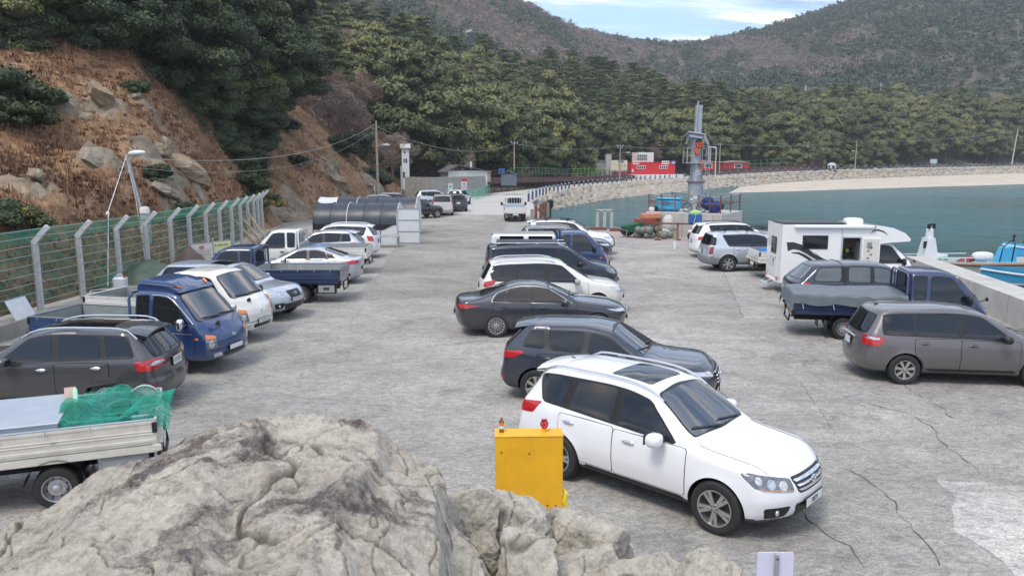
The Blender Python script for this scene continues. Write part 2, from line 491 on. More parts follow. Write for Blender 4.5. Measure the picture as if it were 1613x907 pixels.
def water_material():
 m=bpy.data.materials.new('sea_water');n,l,p=nodes_of(m)
 tc=n.new('ShaderNodeTexCoord')
 z=n.new('ShaderNodeTexNoise');z.inputs['Scale'].default_value=.03;z.inputs['Detail'].default_value=4;l.new(tc.outputs['Object'],z.inputs['Vector'])
 r=n.new('ShaderNodeValToRGB');e=r.color_ramp.elements
 e[0].position,e[0].color=.35,(.007,.080,.090,1);e[1].position,e[1].color=.65,(.012,.128,.158,1)
 l.new(z.outputs['Fac'],r.inputs[0]);l.new(r.outputs[0],p.inputs['Base Color'])
 p.inputs['Roughness'].default_value=.12;p.inputs['Specular IOR Level'].default_value=.28;p.inputs['IOR'].default_value=1.33
 bs=[]
 for sc,st,off in((.9,(.45,1.2,1),0),(.26,(.4,1.3,1),3),(2.4,(.6,1.2,1),7)):
  mp=n.new('ShaderNodeMapping');mp.inputs['Scale'].default_value=st;mp.inputs['Rotation'].default_value=(0,0,R(8));mp.inputs['Location'].default_value=(off,off,0)
  l.new(tc.outputs['Object'],mp.inputs[0])
  w_=n.new('ShaderNodeTexNoise');w_.inputs['Scale'].default_value=sc;w_.inputs['Detail'].default_value=4;w_.inputs['Roughness'].default_value=.55;l.new(mp.outputs[0],w_.inputs['Vector'])
  bs.append(w_)
 a=n.new('ShaderNodeMath');a.operation='MULTIPLY_ADD';a.inputs[1].default_value=2.2;l.new(bs[1].outputs['Fac'],a.inputs[0]);l.new(bs[0].outputs['Fac'],a.inputs[2])
 a2=n.new('ShaderNodeMath');a2.operation='MULTIPLY_ADD';a2.inputs[1].default_value=.35;l.new(bs[2].outputs['Fac'],a2.inputs[0]);l.new(a.outputs[0],a2.inputs[2])
 bp=n.new('ShaderNodeBump');bp.inputs['Strength'].default_value=1.0;bp.inputs['Distance'].default_value=1.3
 l.new(a2.outputs[0],bp.inputs['Height']);l.new(bp.outputs[0],p.inputs['Normal'])
 return m
M_WATER=water_material()
o=link('sea_water',np_mesh('sea_water',[(-60,-40,ZW),(1500,-40,ZW),(1500,500,ZW),(-60,500,ZW)],[(0,1,2,3)],M_WATER));tag(o,kind='structure')
REV_BOT=[G(u,v,ZW) for u,v in[(843,338),(855,333),(868,331),(900,324),(940,317),(980,311.5),(1020,307),(1060,303.5)]]+[G(u,v,D=D) for u,v,D in[(1140,297,190),(1230,288,203),(1320,283,215),(1450,278,236),(1613,273,262),(1750,269,284)]]
SAND_W=[G(u,v,ZW-.05) for u,v in[(1050,306),(1140,305.5),(1230,303),(1320,299.5),(1450,295.5),(1613,290.5),(1800,283)]]
M_SAND=mat('beach_sand',(.50,.44,.36),.95,col2=(.40,.345,.275),vscale=.22,bump=.4,bscale=2)
b=MB();top=[Vector(REV_BOT[7])]+[Vector(p) for p in REV_BOT[8:]]
nn=len(SAND_W);V=[p for p in SAND_W]+[tuple(t) for t in top[:nn]]
V+=[(p[0]-.0,p[1]-14,ZW-.8) for p in SAND_W]
F=[(i,i+1,nn+i+1,nn+i) for i in range(nn-1)]+[(2*nn+i,2*nn+i+1,i+1,i) for i in range(nn-1)]
b.add(V,F,M_SAND);tag(b.build('beach'),kind='structure')
M_REV=mat('revetment_rubble',(.30,.28,.24),.95,col2=(.15,.14,.12),vscale=1.2,bump=.8,bscale=3)
b=MB();V=[]
for i in range(len(PROM)):
 p,q=Vector(PROM[i]),Vector(REV_BOT[i]);V+=[tuple(p-Vector((0,0,.02))),tuple(p.lerp(q,.5)-Vector((0,0,.35))),tuple(q-Vector((0,0,.5)))]
F=[]
for i in range(len(PROM)-1):
 for j in range(2):F.append((3*i+j,3*i+3+j,3*i+4+j,3*i+1+j))
b.add(V,F,M_REV);rev=b.build('revetment');tag(rev,kind='structure')
def stone_mesh(name,seed,m,sub=2,cuts=7,rough=.06):
 bm=bmesh.new();bmesh.ops.create_icosphere(bm,subdivisions=sub,radius=1)
 rg=random.Random(seed)
 V=np.array([v.co[:] for v in bm.verts])
 for _ in range(cuts):
  d=np.array([rg.gauss(0,1) for _ in range(3)]);d/=np.linalg.norm(d);h=rg.uniform(.55,.85)
  t=V@d;V=V-np.outer(np.maximum(t-h,0),d)
 V=V*(1+(fbm(V*1.7+seed,4,seed)-.5)[:,None]*rough*4)
 for v,c in zip(bm.verts,V):v.co=c
 me=bpy.data.meshes.new(name);bm.to_mesh(me);bm.free();me.materials.append(m);return me
def stone_mat(name,c1,c2,sc=1.5):
 return mat(name,c1,.92,col2=c2,vscale=sc,bump=.7,bscale=7)
M_ST=[stone_mat('revetment_stone_pale',(.42,.38,.32),(.30,.27,.225)),stone_mat('revetment_stone_grey',(.33,.315,.285),(.22,.21,.19)),stone_mat('revetment_stone_tan',(.40,.335,.25),(.26,.22,.17))]
STM=[stone_mesh('stone',11+i,M_ST[i%3],2,6) for i in range(6)]
rs_=random.Random(5);spots=[]
for i in range(len(PROM)-1):
 p0,p1,q0,q1=Vector(PROM[i]),Vector(PROM[i+1]),Vector(REV_BOT[i]),Vector(REV_BOT[i+1])
 nL=int((p1-p0).length/1.25);nW=max(2,int((q0-p0).length/1.15))
 for a in range(nL):
  for c_ in range(nW):
   u_,v_=(a+rs_.random())/nL,(c_+.3+.7*rs_.random())/nW
   spots.append(p0.lerp(p1,u_).lerp(q0.lerp(q1,u_),v_)-Vector((0,0,.12+.25*(v_>.3))))
spots.sort(key=lambda p:p.length)
for s_ in spots[:290]:
 k=rs_.uniform(.45,.85);o=link('stone',STM[rs_.randrange(6)],rev,s_,(rs_.random()*6,rs_.random()*6,rs_.random()*6));o.scale=(k*rs_.uniform(.8,1.3),k,k*rs_.uniform(.6,.9))
lo=[stone_mesh('s',31+i,M_ST[i%3],1,5) for i in range(6)]
LV=[np.array([v.co[:] for v in m.vertices]) for m in lo];LF=[np.array([p.vertices[:] for p in m.polygons]) for m in lo]
VV=[];FF=[];MI=[];off=0
for s_ in spots[290:]:
 j=rs_.randrange(6);k=rs_.uniform(.45,.9);M=np.array(Matrix.Rotation(rs_.random()*6,3,(rs_.random(),rs_.random(),1)))
 VV.append(LV[j]@M.T*(k,k,k*.8)+np.array(s_));FF.append(LF[j]+off);MI+=[j%3]*len(LF[j]);off+=len(LV[j])
for m in lo:bpy.data.meshes.remove(m)
o=link('small_stones',np_mesh('small_stones',np.vstack(VV),np.vstack(FF),M_ST,False,MI),rev);tag(o,kind='stuff')
# - hills
FOOT=[(-15.6,-15),(-15.4,8),(-15.0,20),(-14.65,30),(-14.9,39),(-16.5,49),(-17.4,54),(-18.2,62),(-15.6,76),(-15.2,88),(-16.0,98),(-11.5,109),(-2,122),(6,140),(14,160),(26,184),(48,203),(80,222),(118,240),(170,290),(235,318),(300,340),(500,420),(900,500)]
FA=np.array(FOOT,float)
def foot_dist(X,Y):
 best=np.full(X.shape,1e9);sg=np.ones(X.shape)
 for i in range(len(FA)-1):
  a,c=FA[i],FA[i+1];d=c-a;L2=d@d
  t=np.clip(((X-a[0])*d[0]+(Y-a[1])*d[1])/L2,0,1)
  dx_,dy_=X-a[0]-t*d[0],Y-a[1]-t*d[1];ds=np.hypot(dx_,dy_)
  s=np.sign(d[0]*(Y-a[1])-d[1]*(X-a[0]))
  m=ds<best;best=np.where(m,ds,best);sg=np.where(m,s,sg)
 return best*sg
CTRL=[(G(u,v,D=D),dz) for u,v,D,dz in[(20,250,34,0),(100,300,30,0),(0,110,40,0),(120,120,44,0),(240,190,44,0),(330,250,46,0),(200,60,52,0),(0,20,52,0),(330,150,55,0),(-200,150,38,0),(-200,0,52,0),(400,250,56,0),(430,300,64,0),(440,165,84,0),(500,230,80,0),(560,290,86,0),(400,60,95,-3),(520,190,100,-2),(600,240,110,-3),(300,-40,95,-4),(100,-80,90,-4),(-300,-120,80,-4),(620,290,100,0),(600,60,150,-9),(680,110,165,-9),(650,200,128,-7),(760,230,138,-8),(760,120,200,-9),(850,130,240,-10),(900,210,190,-9),(1000,220,210,-9),(1000,130,275,-10),(1100,140,300,-10),(1160,215,235,-9),(1150,160,320,-10),(1300,190,262,-10),(1300,160,320,-10),(1450,190,285,-10),(1450,155,340,-10),(1613,180,320,-10),(1613,130,370,-10),(1800,150,370,-10),(480,10,330,-4),(640,50,360,-4),(750,80,380,-4),(840,95,420,-4),(960,110,480,-4),(600,-20,450,-3),(820,6,600,-5),(880,27,660,-5),(960,56,750,-5),(1040,75,830,-5),(1130,80,900,-5),(700,-70,600,-3),(500,-120,560,-3),(200,-150,420,-3),(1130,140,520,-4),(1200,50,820,-5),(1280,22,720,-5),(1340,5,660,-5),(1250,110,480,-4),(1400,80,480,-4),(1400,-10,640,-4),(1500,100,430,-4),(1500,30,500,-4),(1613,90,420,-4),(1613,0,520,-4),(1613,-60,620,-4),(1800,0,520,-4),(1900,-80,620,-4),(1480,-60,700,-4)]]
CP=np.array([c for c,_ in CTRL]);CP[:,2]+=np.array([d for _,d in CTRL])
extra=np.array([(0,1250,90),(300,1250,95),(600,1100,120),(-300,900,180),(-250,500,130),(-150,250,70),(-90,120,30),(-70,40,17),(-45,20,11),(-40,-10,10),(800,700,150),(700,400,90)],float)
CP=np.vstack([CP,extra])
def tps_fit(P,lam=.5):
 n_=len(P);D=np.hypot(P[:,None,0]-P[None,:,0],P[:,None,1]-P[None,:,1])/100+1e-9
 K=D*D*np.log(D)+lam*1e-2*np.eye(n_);Q=np.c_[np.ones(n_),P[:,:2]/100]
 A_=np.block([[K,Q],[Q.T,np.zeros((3,3))]]);return np.linalg.solve(A_,np.r_[P[:,2],0,0,0])
TW=tps_fit(CP)
def tps(X,Y):
 x,y=X.ravel(),Y.ravel();out=TW[-3]+TW[-2]*x/100+TW[-1]*y/100
 for i in range(len(CP)):
  D=np.hypot(x-CP[i,0],y-CP[i,1])/100+1e-9;out=out+TW[i]*D*D*np.log(D)
 return out.reshape(X.shape)
def terrain(X,Y):
 s=foot_dist(X,Y);z=tps(X,Y)
 steep=np.clip((118-Y)/12,0,1)
 base=np.interp(Y,[100,160,220,300],[.1,.8,2.0,2.9])
 ramp_l=.05+1.6*np.maximum(s,0);ramp_b=base+.10*np.maximum(s,0)+.75*np.maximum(s-9,0)
 h=np.minimum(np.maximum(z,-1),steep*ramp_l+(1-steep)*ramp_b)
 h=np.where(s>0,np.maximum(h,.0),-.06*np.minimum(-s,60)-np.where(s<-2,3.2,0))
 return h,s
def terr1(x,y):
 h,s=terrain(np.array([float(x)]),np.array([float(y)]));return float(h[0])
def hillside_material():
 m=bpy.data.materials.new('dry_hillside');n,l,p=nodes_of(m)
 tc=n.new('ShaderNodeTexCoord')
 def nz(sc,d=7,r=.62,dist=0.):
  z=n.new('ShaderNodeTexNoise');z.inputs['Scale'].default_value=sc;z.inputs['Detail'].default_value=d;z.inputs['Roughness'].default_value=r;z.inputs['Distortion'].default_value=dist;l.new(tc.outputs['Object'],z.inputs['Vector']);return z
 def rp(src,st):
  r=n.new('ShaderNodeValToRGB');e=r.color_ramp.elements;e[0].position,e[0].color=st[0][0],(*st[0][1],1);e[1].position,e[1].color=st[-1][0],(*st[-1][1],1)
  for q,c in st[1:-1]:e.new(q).color=(*c,1)
  l.new(src,r.inputs[0]);return r
 a=nz(.35,8);veg=rp(a.outputs['Fac'],[(.32,(.10,.075,.042)),(.45,(.25,.145,.088)),(.56,(.33,.215,.13)),(.70,(.16,.13,.06))])
 f=nz(3.5,8,.7);fr=rp(f.outputs['Fac'],[(.3,(.45,.42,.40)),(.7,(1.5,1.45,1.4))])
 mx_=n.new('ShaderNodeMix');mx_.data_type='RGBA';mx_.blend_type='MULTIPLY';mx_.inputs['Factor'].default_value=.9;l.new(veg.outputs[0],mx_.inputs['A']);l.new(fr.outputs[0],mx_.inputs['B'])
 rk=nz(1.1,9,.66,.8);rock=rp(rk.outputs['Fac'],[(.28,(.09,.072,.055)),(.5,(.245,.20,.145)),(.68,(.36,.31,.245))])
 at=n.new('ShaderNodeAttribute');at.attribute_name='rock'
 g=n.new('ShaderNodeMath');g.operation='ADD';g2=nz(2.2,6);g3=n.new('ShaderNodeMath');g3.operation='MULTIPLY_ADD';g3.inputs[1].default_value=.9;g3.inputs[2].default_value=-.45
 l.new(g2.outputs['Fac'],g3.inputs[0]);l.new(at.outputs['Fac'],g.inputs[0]);l.new(g3.outputs[0],g.inputs[1])
 gs=rp(g.outputs[0],[(.42,(0,0,0)),(.58,(1,1,1))])
 mm=n.new('ShaderNodeMix');mm.data_type='RGBA';l.new(gs.outputs[0],mm.inputs['Factor']);l.new(mx_.outputs['Result'],mm.inputs['A']);l.new(rock.outputs[0],mm.inputs['B'])
 l.new(mm.outputs['Result'],p.inputs['Base Color']);p.inputs['Roughness'].default_value=.95;p.inputs['Specular IOR Level'].default_value=.2
 bz=nz(2.6,9,.7);bp=n.new('ShaderNodeBump');bp.inputs['Strength'].default_value=.9;bp.inputs['Distance'].default_value=.25;l.new(bz.outputs['Fac'],bp.inputs['Height']);l.new(bp.outputs[0],p.inputs['Normal'])
 return m
M_HILL=hillside_material()
ROCKS=[(45,290,29,1.6),(160,250,36,1.9),(165,190,42,2.0),(95,190,40,1.8),(230,205,46,1.6),(250,260,40,2.2),(300,300,44,2.2),(260,320,38,1.6),(480,320,66,3.2),(430,325,62,2.0),(540,320,78,3.4),(610,285,93,4.0),(625,310,95,3.5),(580,270,90,2.0)]
RC=np.array([[*G(u,v,D=D)[:2],r] for u,v,D,r in ROCKS])
def rockmask(X,Y):
 m=np.zeros(X.shape)
 for x,y,r in RC:m=np.maximum(m,np.exp(-((X-x)**2+(Y-y)**2)/(2*(r*.50)**2)))
 return m
def near_h(X,Y):
 h,s=terrain(X,Y);P_=np.stack([X.ravel(),Y.ravel(),np.zeros(X.size)],1)
 rk=rockmask(X,Y);fade=np.clip(s/1.5,0,1)
 b1=(fbm(P_*.35,5,3)-.5).reshape(X.shape)*1.1;b2=(fbm(P_*.8,5,9,.55,True)-.5).reshape(X.shape)*1.9
 st=fbm(P_*np.array([.5,.5,1]),3,21).reshape(X.shape);terr=(np.floor(st*11)/11-st)*7.0
 return h+fade*(b1+rk*(b2+terr+.5)),s,rk
xs=np.arange(-62,-12.5,.33);ys=np.arange(10,122,.36)
XX,YY=np.meshgrid(xs,ys);HH,SS,RK=near_h(XX,YY)
nx_,ny_=len(xs),len(ys);I=np.arange(nx_*ny_).reshape(ny_,nx_)
Fq=np.stack([I[:-1,:-1],I[:-1,1:],I[1:,1:],I[1:,:-1]],-1).reshape(-1,4)
keep=(SS.ravel()[Fq].max(1)>-.8);Fq=Fq[keep]
me=np_mesh('hillside',np.stack([XX.ravel(),YY.ravel(),HH.ravel()],1),Fq,M_HILL,True)
at=me.attributes.new('rock','FLOAT','POINT');at.data.foreach_set('value',RK.ravel().astype(np.float32))
tag(link('hillside',me),kind='structure')
SLR=[stone_mesh('rock',51+i,stone_mat('slope_rock_%d'%i,((.36,.28,.19),(.30,.24,.17),(.34,.29,.22))[i%3],((.12,.085,.052),(.10,.08,.052),(.14,.115,.085))[i%3],1.6),5,16,.10) for i in range(5)]
def near1(x,y):
 h,s,r=near_h(np.array([[float(x)]]),np.array([[float(y)]]));return float(h[0,0])
M_FAR=mat('wooded_hill',(.070,.074,.050),.95,col2=(.135,.118,.095),vscale=.02,spec=.1)
xs=np.concatenate([np.arange(-420,-60,14),np.arange(-60,320,6),np.arange(320,900,14)]);ys=np.concatenate([np.arange(-20,120,7),np.arange(120,420,6),np.arange(420,1260,14)])
X2,Y2=np.meshgrid(xs,ys);H2,S2=terrain(X2,Y2)
P_=np.stack([X2.ravel(),Y2.ravel(),0*X2.ravel()],1)
H2=H2+np.clip(S2/60,0,1)*((fbm(P_/60,5,40)-.5).reshape(X2.shape)*16+(fbm(P_/18,4,44)-.5).reshape(X2.shape)*5)
inside=(X2>-59)&(X2<-14)&(Y2>12)&(Y2<119);H2=np.where(inside,H2-1.6,H2)
n1,n2=len(xs),len(ys);I=np.arange(n1*n2).reshape(n2,n1);Fq=np.stack([I[:-1,:-1],I[:-1,1:],I[1:,1:],I[1:,:-1]],-1).reshape(-1,4)
tag(link('hills',np_mesh('hills',np.stack([X2.ravel(),Y2.ravel(),H2.ravel()],1),Fq,M_FAR,True)),kind='structure')
def far_h(X,Y):
 h,s=terrain(X,Y);p=np.stack([X.ravel(),Y.ravel(),0*X.ravel()],1)
 return h+np.clip(s/60,0,1)*((fbm(p/60,5,40)-.5).reshape(X.shape)*16+(fbm(p/18,4,44)-.5).reshape(X.shape)*5),s
rr_=random.Random(9);k_=0
WH=['at the left edge','above the street lamp','below the evergreens','beside the fence','over the tunnel tents','by the tall pole','near the top of the bank','in the middle of the bank']
for i,(u,v,D,r) in enumerate(ROCKS):
 for j in range(2+i%2):
  x,y,_=G(u,v,D=D);x+=rr_.uniform(-.7,.7)*r*(j>0);y+=rr_.uniform(-1,1)*r*(j>0);s_=r*(.62 if j==0 else rr_.uniform(.25,.42))
  if x>-15.9-s_*.5:x=-16.1-s_*.5
  o=link('rock',SLR[k_%5],None,(x,y,near1(x,y)-.22*s_),(rr_.uniform(-.2,.2),R(38)+rr_.uniform(-.2,.2),rr_.uniform(-.5,.5)));o.scale=(s_*rr_.uniform(.8,1.2),s_*rr_.uniform(.9,1.5),s_*rr_.uniform(.45,.65));k_+=1
  tag(o,'tan weathered rock jutting from the dry brown bank behind the fence','rock','rocks in the dry brown bank')
M_CLIFF=stone_mat('cliff_rock',(.44,.42,.40),(.30,.285,.27),.12);CLM=[stone_mesh('crag',71+i,M_CLIFF,4,12,.10) for i in range(3)]
for i,(u,v,D,s_) in enumerate([(838,78,418,5),(868,82,425,6),(900,92,440,5),(940,101,462,6),(750,16,440,3),(765,22,436,3.5),(735,10,445,3),(780,30,432,2.5),(655,12,420,2.5),(700,14,430,2.5),(825,62,430,2.5)]):
 x,y,_=G(u,v,D=D);z=terr1(x,y);o=link('crag',CLM[i%3],None,(x,y,z+s_*.1),(rr_.random(),rr_.random(),rr_.random()*6));o.scale=(s_*1.5,s_,s_*.7);tag(o,'pale grey crag showing through the leafless wood of the mountain','rock','pale crags on the mountain')
# == VEHICLES
M_GLASS=mat('car_glass',(0.008,0.010,0.014),0.03,0,0,spec=.62)
M_GLASS.node_tree.nodes['Principled BSDF'].inputs['IOR'].default_value=1.5
M_GLASSF=mat('windscreen_glass',(0.016,0.024,0.034),0.03,0,0,spec=1.0)
M_GLASSF.node_tree.nodes['Principled BSDF'].inputs['IOR'].default_value=1.75
M_GLASS_L=mat('car_glass_light',(0.06,0.075,0.085),0.03,0,0,spec=1.0)
M_RUB=mat('rubber',(0.018,0.018,0.019),0.75,var=.3,vscale=9,bump=.3,bscale=60)
M_TRIM=mat('black_trim',(0.011,0.011,0.012),0.38)
M_GAP=mat('door_gap',(0.008,0.008,0.008),0.9)
M_UNDER=mat('underbody',(0.012,0.012,0.012),0.9)
M_CHROME=mat('chrome',(0.75,0.76,0.78),0.12,1.0)
M_ALLOY=mat('alloy',(0.55,0.55,0.56),0.32,0.9,var=.15,vscale=14)
M_ALLOY_D=mat('alloy_dusty',(0.42,0.40,0.36),0.45,0.7,var=.25,vscale=14)
M_STEEL=mat('rusty_steel_wheel',(0.30,0.27,0.22),0.6,0.3,col2=(0.42,0.36,0.27),vscale=9)
M_DISC=mat('wheel_dark',(0.03,0.03,0.032),0.6)
M_RED=mat('tail_red',(0.42,0.008,0.012),0.12,0,1.0,emit=((0.5,0.01,0.01),0.0))
M_REDD=mat('tail_red_dark',(0.22,0.006,0.01),0.12,0,1.0)
M_CLEAR=mat('lamp_clear',(0.52,0.54,0.56),0.10,0.55,1.0,var=.35,vscale=16)
M_LAMPD=mat('lamp_housing',(0.16,0.165,0.17),0.15,0.4,1.0,var=.5,vscale=12)
M_ORANGE=mat('lamp_orange',(0.75,0.20,0.02),0.15,0,1.0)
M_ORANGE_P=mat('lamp_orange_pale',(0.42,0.26,0.18),0.15,0.2,1.0)
M_PLATE=mat('plate_white',(0.62,0.63,0.62),0.5,var=.06)
M_INK=mat('ink_black',(0.03,0.03,0.035),0.6)
M_RAIL=mat('satin_rail',(0.62,0.63,0.65),0.28,0.85)
M_CLAD=mat('grey_cladding',(0.045,0.046,0.048),0.55,var=.2)
def smax(a,b,k):
 h=np.clip(0.5+0.5*(a-b)/k,0,1)
 return b+(a-b)*h+k*h*(1-h)
def curve(pts,sig,lo,hi,st=0.01):
 p=sorted(pts)
 xs=np.arange(lo,hi,st)
 ys=np.interp(xs,[a for a,_ in p],[b for _,b in p])
 if sig>0:
  k=int(3*sig/st);g=np.exp(-0.5*(np.arange(-k,k+1)*st/sig)**2);g/=g.sum()
  ys=np.convolve(np.pad(ys,k,mode='edge'),g,'valid')
 return xs,ys
_CUBE={}
def cube_grid(nx,ny,nz):
 if(nx,ny,nz) in _CUBE:return _CUBE[nx,ny,nz]
 idx={};V=[];F=[]
 def vid(i,j,k):
  if(i,j,k) not in idx:
   idx[i,j,k]=len(V);V.append((2*i/nx-1,2*j/ny-1,2*k/nz-1))
  return idx[i,j,k]
 for i in range(nx):
  for j in range(ny):
   F.append((vid(i,j,nz),vid(i+1,j,nz),vid(i+1,j+1,nz),vid(i,j+1,nz)))
   F.append((vid(i,j,0),vid(i,j+1,0),vid(i+1,j+1,0),vid(i+1,j,0)))
 for i in range(nx):
  for k in range(nz):
   F.append((vid(i,0,k),vid(i+1,0,k),vid(i+1,0,k+1),vid(i,0,k+1)))
   F.append((vid(i,ny,k),vid(i,ny,k+1),vid(i+1,ny,k+1),vid(i+1,ny,k)))
 for j in range(ny):
  for k in range(nz):
   F.append((vid(0,j,k),vid(0,j,k+1),vid(0,j+1,k+1),vid(0,j+1,k)))
   F.append((vid(nx,j,k),vid(nx,j+1,k),vid(nx,j+1,k+1),vid(nx,j,k+1)))
 _CUBE[nx,ny,nz]=(np.array(V),np.array(F))
 return _CUBE[nx,ny,nz]
class Shell:
 """smooth closed body from a side profile, end profiles and a half-width profile; d is measured back from the nose"""
 def __init__(s,L,W,top,front,rear,wid,zb=.22,tf=.09,tr=.05,cf=.30,cr=.16,crown=.05,bs=.03,kt=.10,ke=.10,kb=.06,sig=.05,sigw=.025,fl=(),flw=.0):
  s.L,s.W,s.zb,s.tf,s.tr,s.cf,s.cr,s.crown,s.bs,s.kt,s.ke,s.kb=L,W,zb,tf,tr,cf,cr,crown,bs,kt,ke,kb
  s.T=curve([(L/2-d,z) for d,z in top],sig,-L/2-.6,L/2+.6)
  s.dT=np.gradient(s.T[1],0.01)
  s.XF=curve([(z,L/2-d) for z,d in front],.03,-.2,3.0)
  s.XR=curve([(z,-L/2+d) for z,d in rear],.03,-.2,3.0)
  s.Wz=curve([(z,a*W/2) for z,a in wid],sigw,-.2,3.0)
  s.fl,s.flw=fl,flw
  s.zmid=max(.5,zb+.22)
 def top(s,x):return np.interp(x,*s.T)
 def hw(s,x,z):
  h=np.interp(z-s.bs*(-x)*0.5,*s.Wz)
  fx=np.clip((x-(s.L/2-1.1))/1.1,0,1);rx=np.clip((-s.L/2+1.1-x)/1.1,0,1)
  h=h*(1-s.tf*fx**2-s.tr*rx**2)
  for wx,wr in s.fl:
   q=np.hypot(x-wx,z-wr*.95)-wr
   h=h+s.flw*np.exp(-np.clip(q,0,9)**2/(2*.07**2))*(z<wr*2.6)
  return h
 def f(s,P):
  x,y,z=P[:,0],P[:,1],P[:,2];ay=np.abs(y)
  hw=s.hw(x,z);q=np.clip(ay/np.maximum(hw,.1),0,1.3)
  sl=np.interp(x,s.T[0],s.dT)
  dt=(z-(s.top(x)-s.crown*q*q))/np.sqrt(1+sl*sl)
  ds=ay-hw
  df=x-(np.interp(z,*s.XF)-s.cf*q**2.6)
  dr=(np.interp(z,*s.XR)+s.cr*q**2.6)-x
  db=s.zb-z
  a=smax(dt,ds,s.kt);a=smax(a,df,s.ke);a=smax(a,dr,s.ke)
  return smax(a,db,s.kb)
 def hit(s,O,T):
  O=np.asarray(O,float);T=np.asarray(T,float)
  lo=np.zeros(len(O));hi=np.ones(len(O))
  for _ in range(24):
   m=(lo+hi)/2;v=s.f(O+(T-O)*m[:,None]);ins=v<0
   lo=np.where(ins,m,lo);hi=np.where(ins,hi,m)
  return O+(T-O)*((lo+hi)/2)[:,None]
 def mesh(s,nx=70,ny=16,nz=22):
  Q,F=cube_grid(nx,ny,nz)
  L,W=s.L,s.W
  qx,qy,qz=Q.T
  o=np.stack([qx*.40*L,qy*.17*W,s.zmid+qz*.08],1)
  tx=qx*(L/2+.25)
  zt=s.top(np.clip(tx,-L/2,L/2))+.25
  tz=np.where(qz>0,s.zmid+qz*(zt-s.zmid),s.zmid+qz*(s.zmid-s.zb+.2))
  t=np.stack([tx,qy*(W/2+.25),tz],1)
  return s.hit(o,t),F
 def side(s,sgn,x,z,off=0.0):
  x=np.asarray(x,float);z=np.asarray(z,float)
  O=np.stack([x,np.zeros_like(x),z],1);T=O.copy();T[:,1]=sgn*(s.W/2+.4)
  p=s.hit(O,T);p[:,1]+=sgn*off;return p
 def frontal(s,y,z,off=0.0,sgn=1,x0=None):
  y=np.asarray(y,float);z=np.asarray(z,float)
  x0=0.0 if x0 is None else x0
  O=np.stack([np.full_like(y,x0),y,z],1);T=O.copy();T[:,0]=sgn*(s.L/2+.5)
  p=s.hit(O,T);p[:,0]+=sgn*off;p[:,2]+=off*.5*(z>.9);return p
 def roof(s,x,y,off=0.0):
  x=np.asarray(x,float);y=np.asarray(y,float)
  O=np.stack([x,y,np.full_like(x,s.zmid)],1);T=O.copy();T[:,2]=3.2
  p=s.hit(O,T);p[:,2]+=off;return p
 def diag(s,sx,sy,t,z,ang,off=0.0,back=.62,ins=.55):
  """seen from a corner: t runs along the plane facing (sx cos, sy sin); t>0 is towards the flank"""
  t=np.asarray(t,float);z=np.asarray(z,float)
  c,n=cos_(ang),sin_(ang)
  d=np.array([sx*c,sy*n,0]);u=np.array([-sx*n,sy*c,0])
  o=np.array([sx*(s.L/2-back),sy*(s.W/2-ins),0])
  O=o+t[:,None]*u;O[:,2]=z
  p=s.hit(O,O+d*1.6);return p+d*off
def resample(poly,n):
 P=np.array(poly,float);Q=np.vstack([P,P[:1]]);seg=np.hypot(*np.diff(Q,axis=0).T);c=np.r_[0,np.cumsum(seg)]
 t=LS(0,c[-1],n,endpoint=False)
 return np.stack([np.interp(t,c,Q[:,0]),np.interp(t,c,Q[:,1])],1)
def rounded(poly,r,n=4):
 """round polygon corners"""
 P=[np.array(p,float) for p in poly];out=[];k=len(P)
 for i in range(k):
  a,b,c=P[i-1],P[i],P[(i+1)%k]
  u,v=a-b,c-b;lu,lv=np.linalg.norm(u),np.linalg.norm(v)
  q=min(r,lu*.45,lv*.45);p0,p1=b+u/lu*q,b+v/lv*q
  for j in range(n+1):
   t=j/n;out.append((1-t)**2*p0+2*t*(1-t)*b+t*t*p1)
 return out
def panel_mesh(name,poly,proj,m,off=.006,depth=.014,n=40,rings=4,center=None):
 """a skin piece cut to a 2D outline and laid on the body by proj(u, v, off)"""
 B=resample(poly,n);c=np.array(center) if center is not None else B.mean(0)
 rs=[1-i/rings for i in range(rings)]
 V2=np.vstack([c+(B-c)*r for r in rs]+[c[None]])
 top=proj(V2[:,0],V2[:,1],off)
 e1=proj(B[:,0],B[:,1],off);e0=proj(B[:,0],B[:,1],off-depth)
 V=np.vstack([top,e1,e0]);F=[]
 for i in range(rings-1):
  for j in range(n):F.append((i*n+j,i*n+(j+1)%n,(i+1)*n+(j+1)%n,(i+1)*n+j))
 ci=rings*n
 for j in range(n):F.append(((rings-1)*n+j,(rings-1)*n+(j+1)%n,ci))
 a=ci+1;b=a+n
 for j in range(n):F.append((a+j,b+j,b+(j+1)%n,a+(j+1)%n))
 me=bpy.data.meshes.new(name)
 me.from_pydata([tuple(p) for p in V],[],F);me.materials.append(m)
 me.shade_smooth();me.update()
 f=me.polygons[len(me.polygons)//2-n//2]
 ctr=Vector(top.mean(0));nrm=sum((p.normal*p.area for p in me.polygons[:(rings)*n]),Vector())
 outw=Vector((proj(np.array([c[0]]),np.array([c[1]]),off+.1)[0]-proj(np.array([c[0]]),np.array([c[1]]),off)[0]))
 if nrm.dot(outw)<0:
  me.flip_normals()
 return me
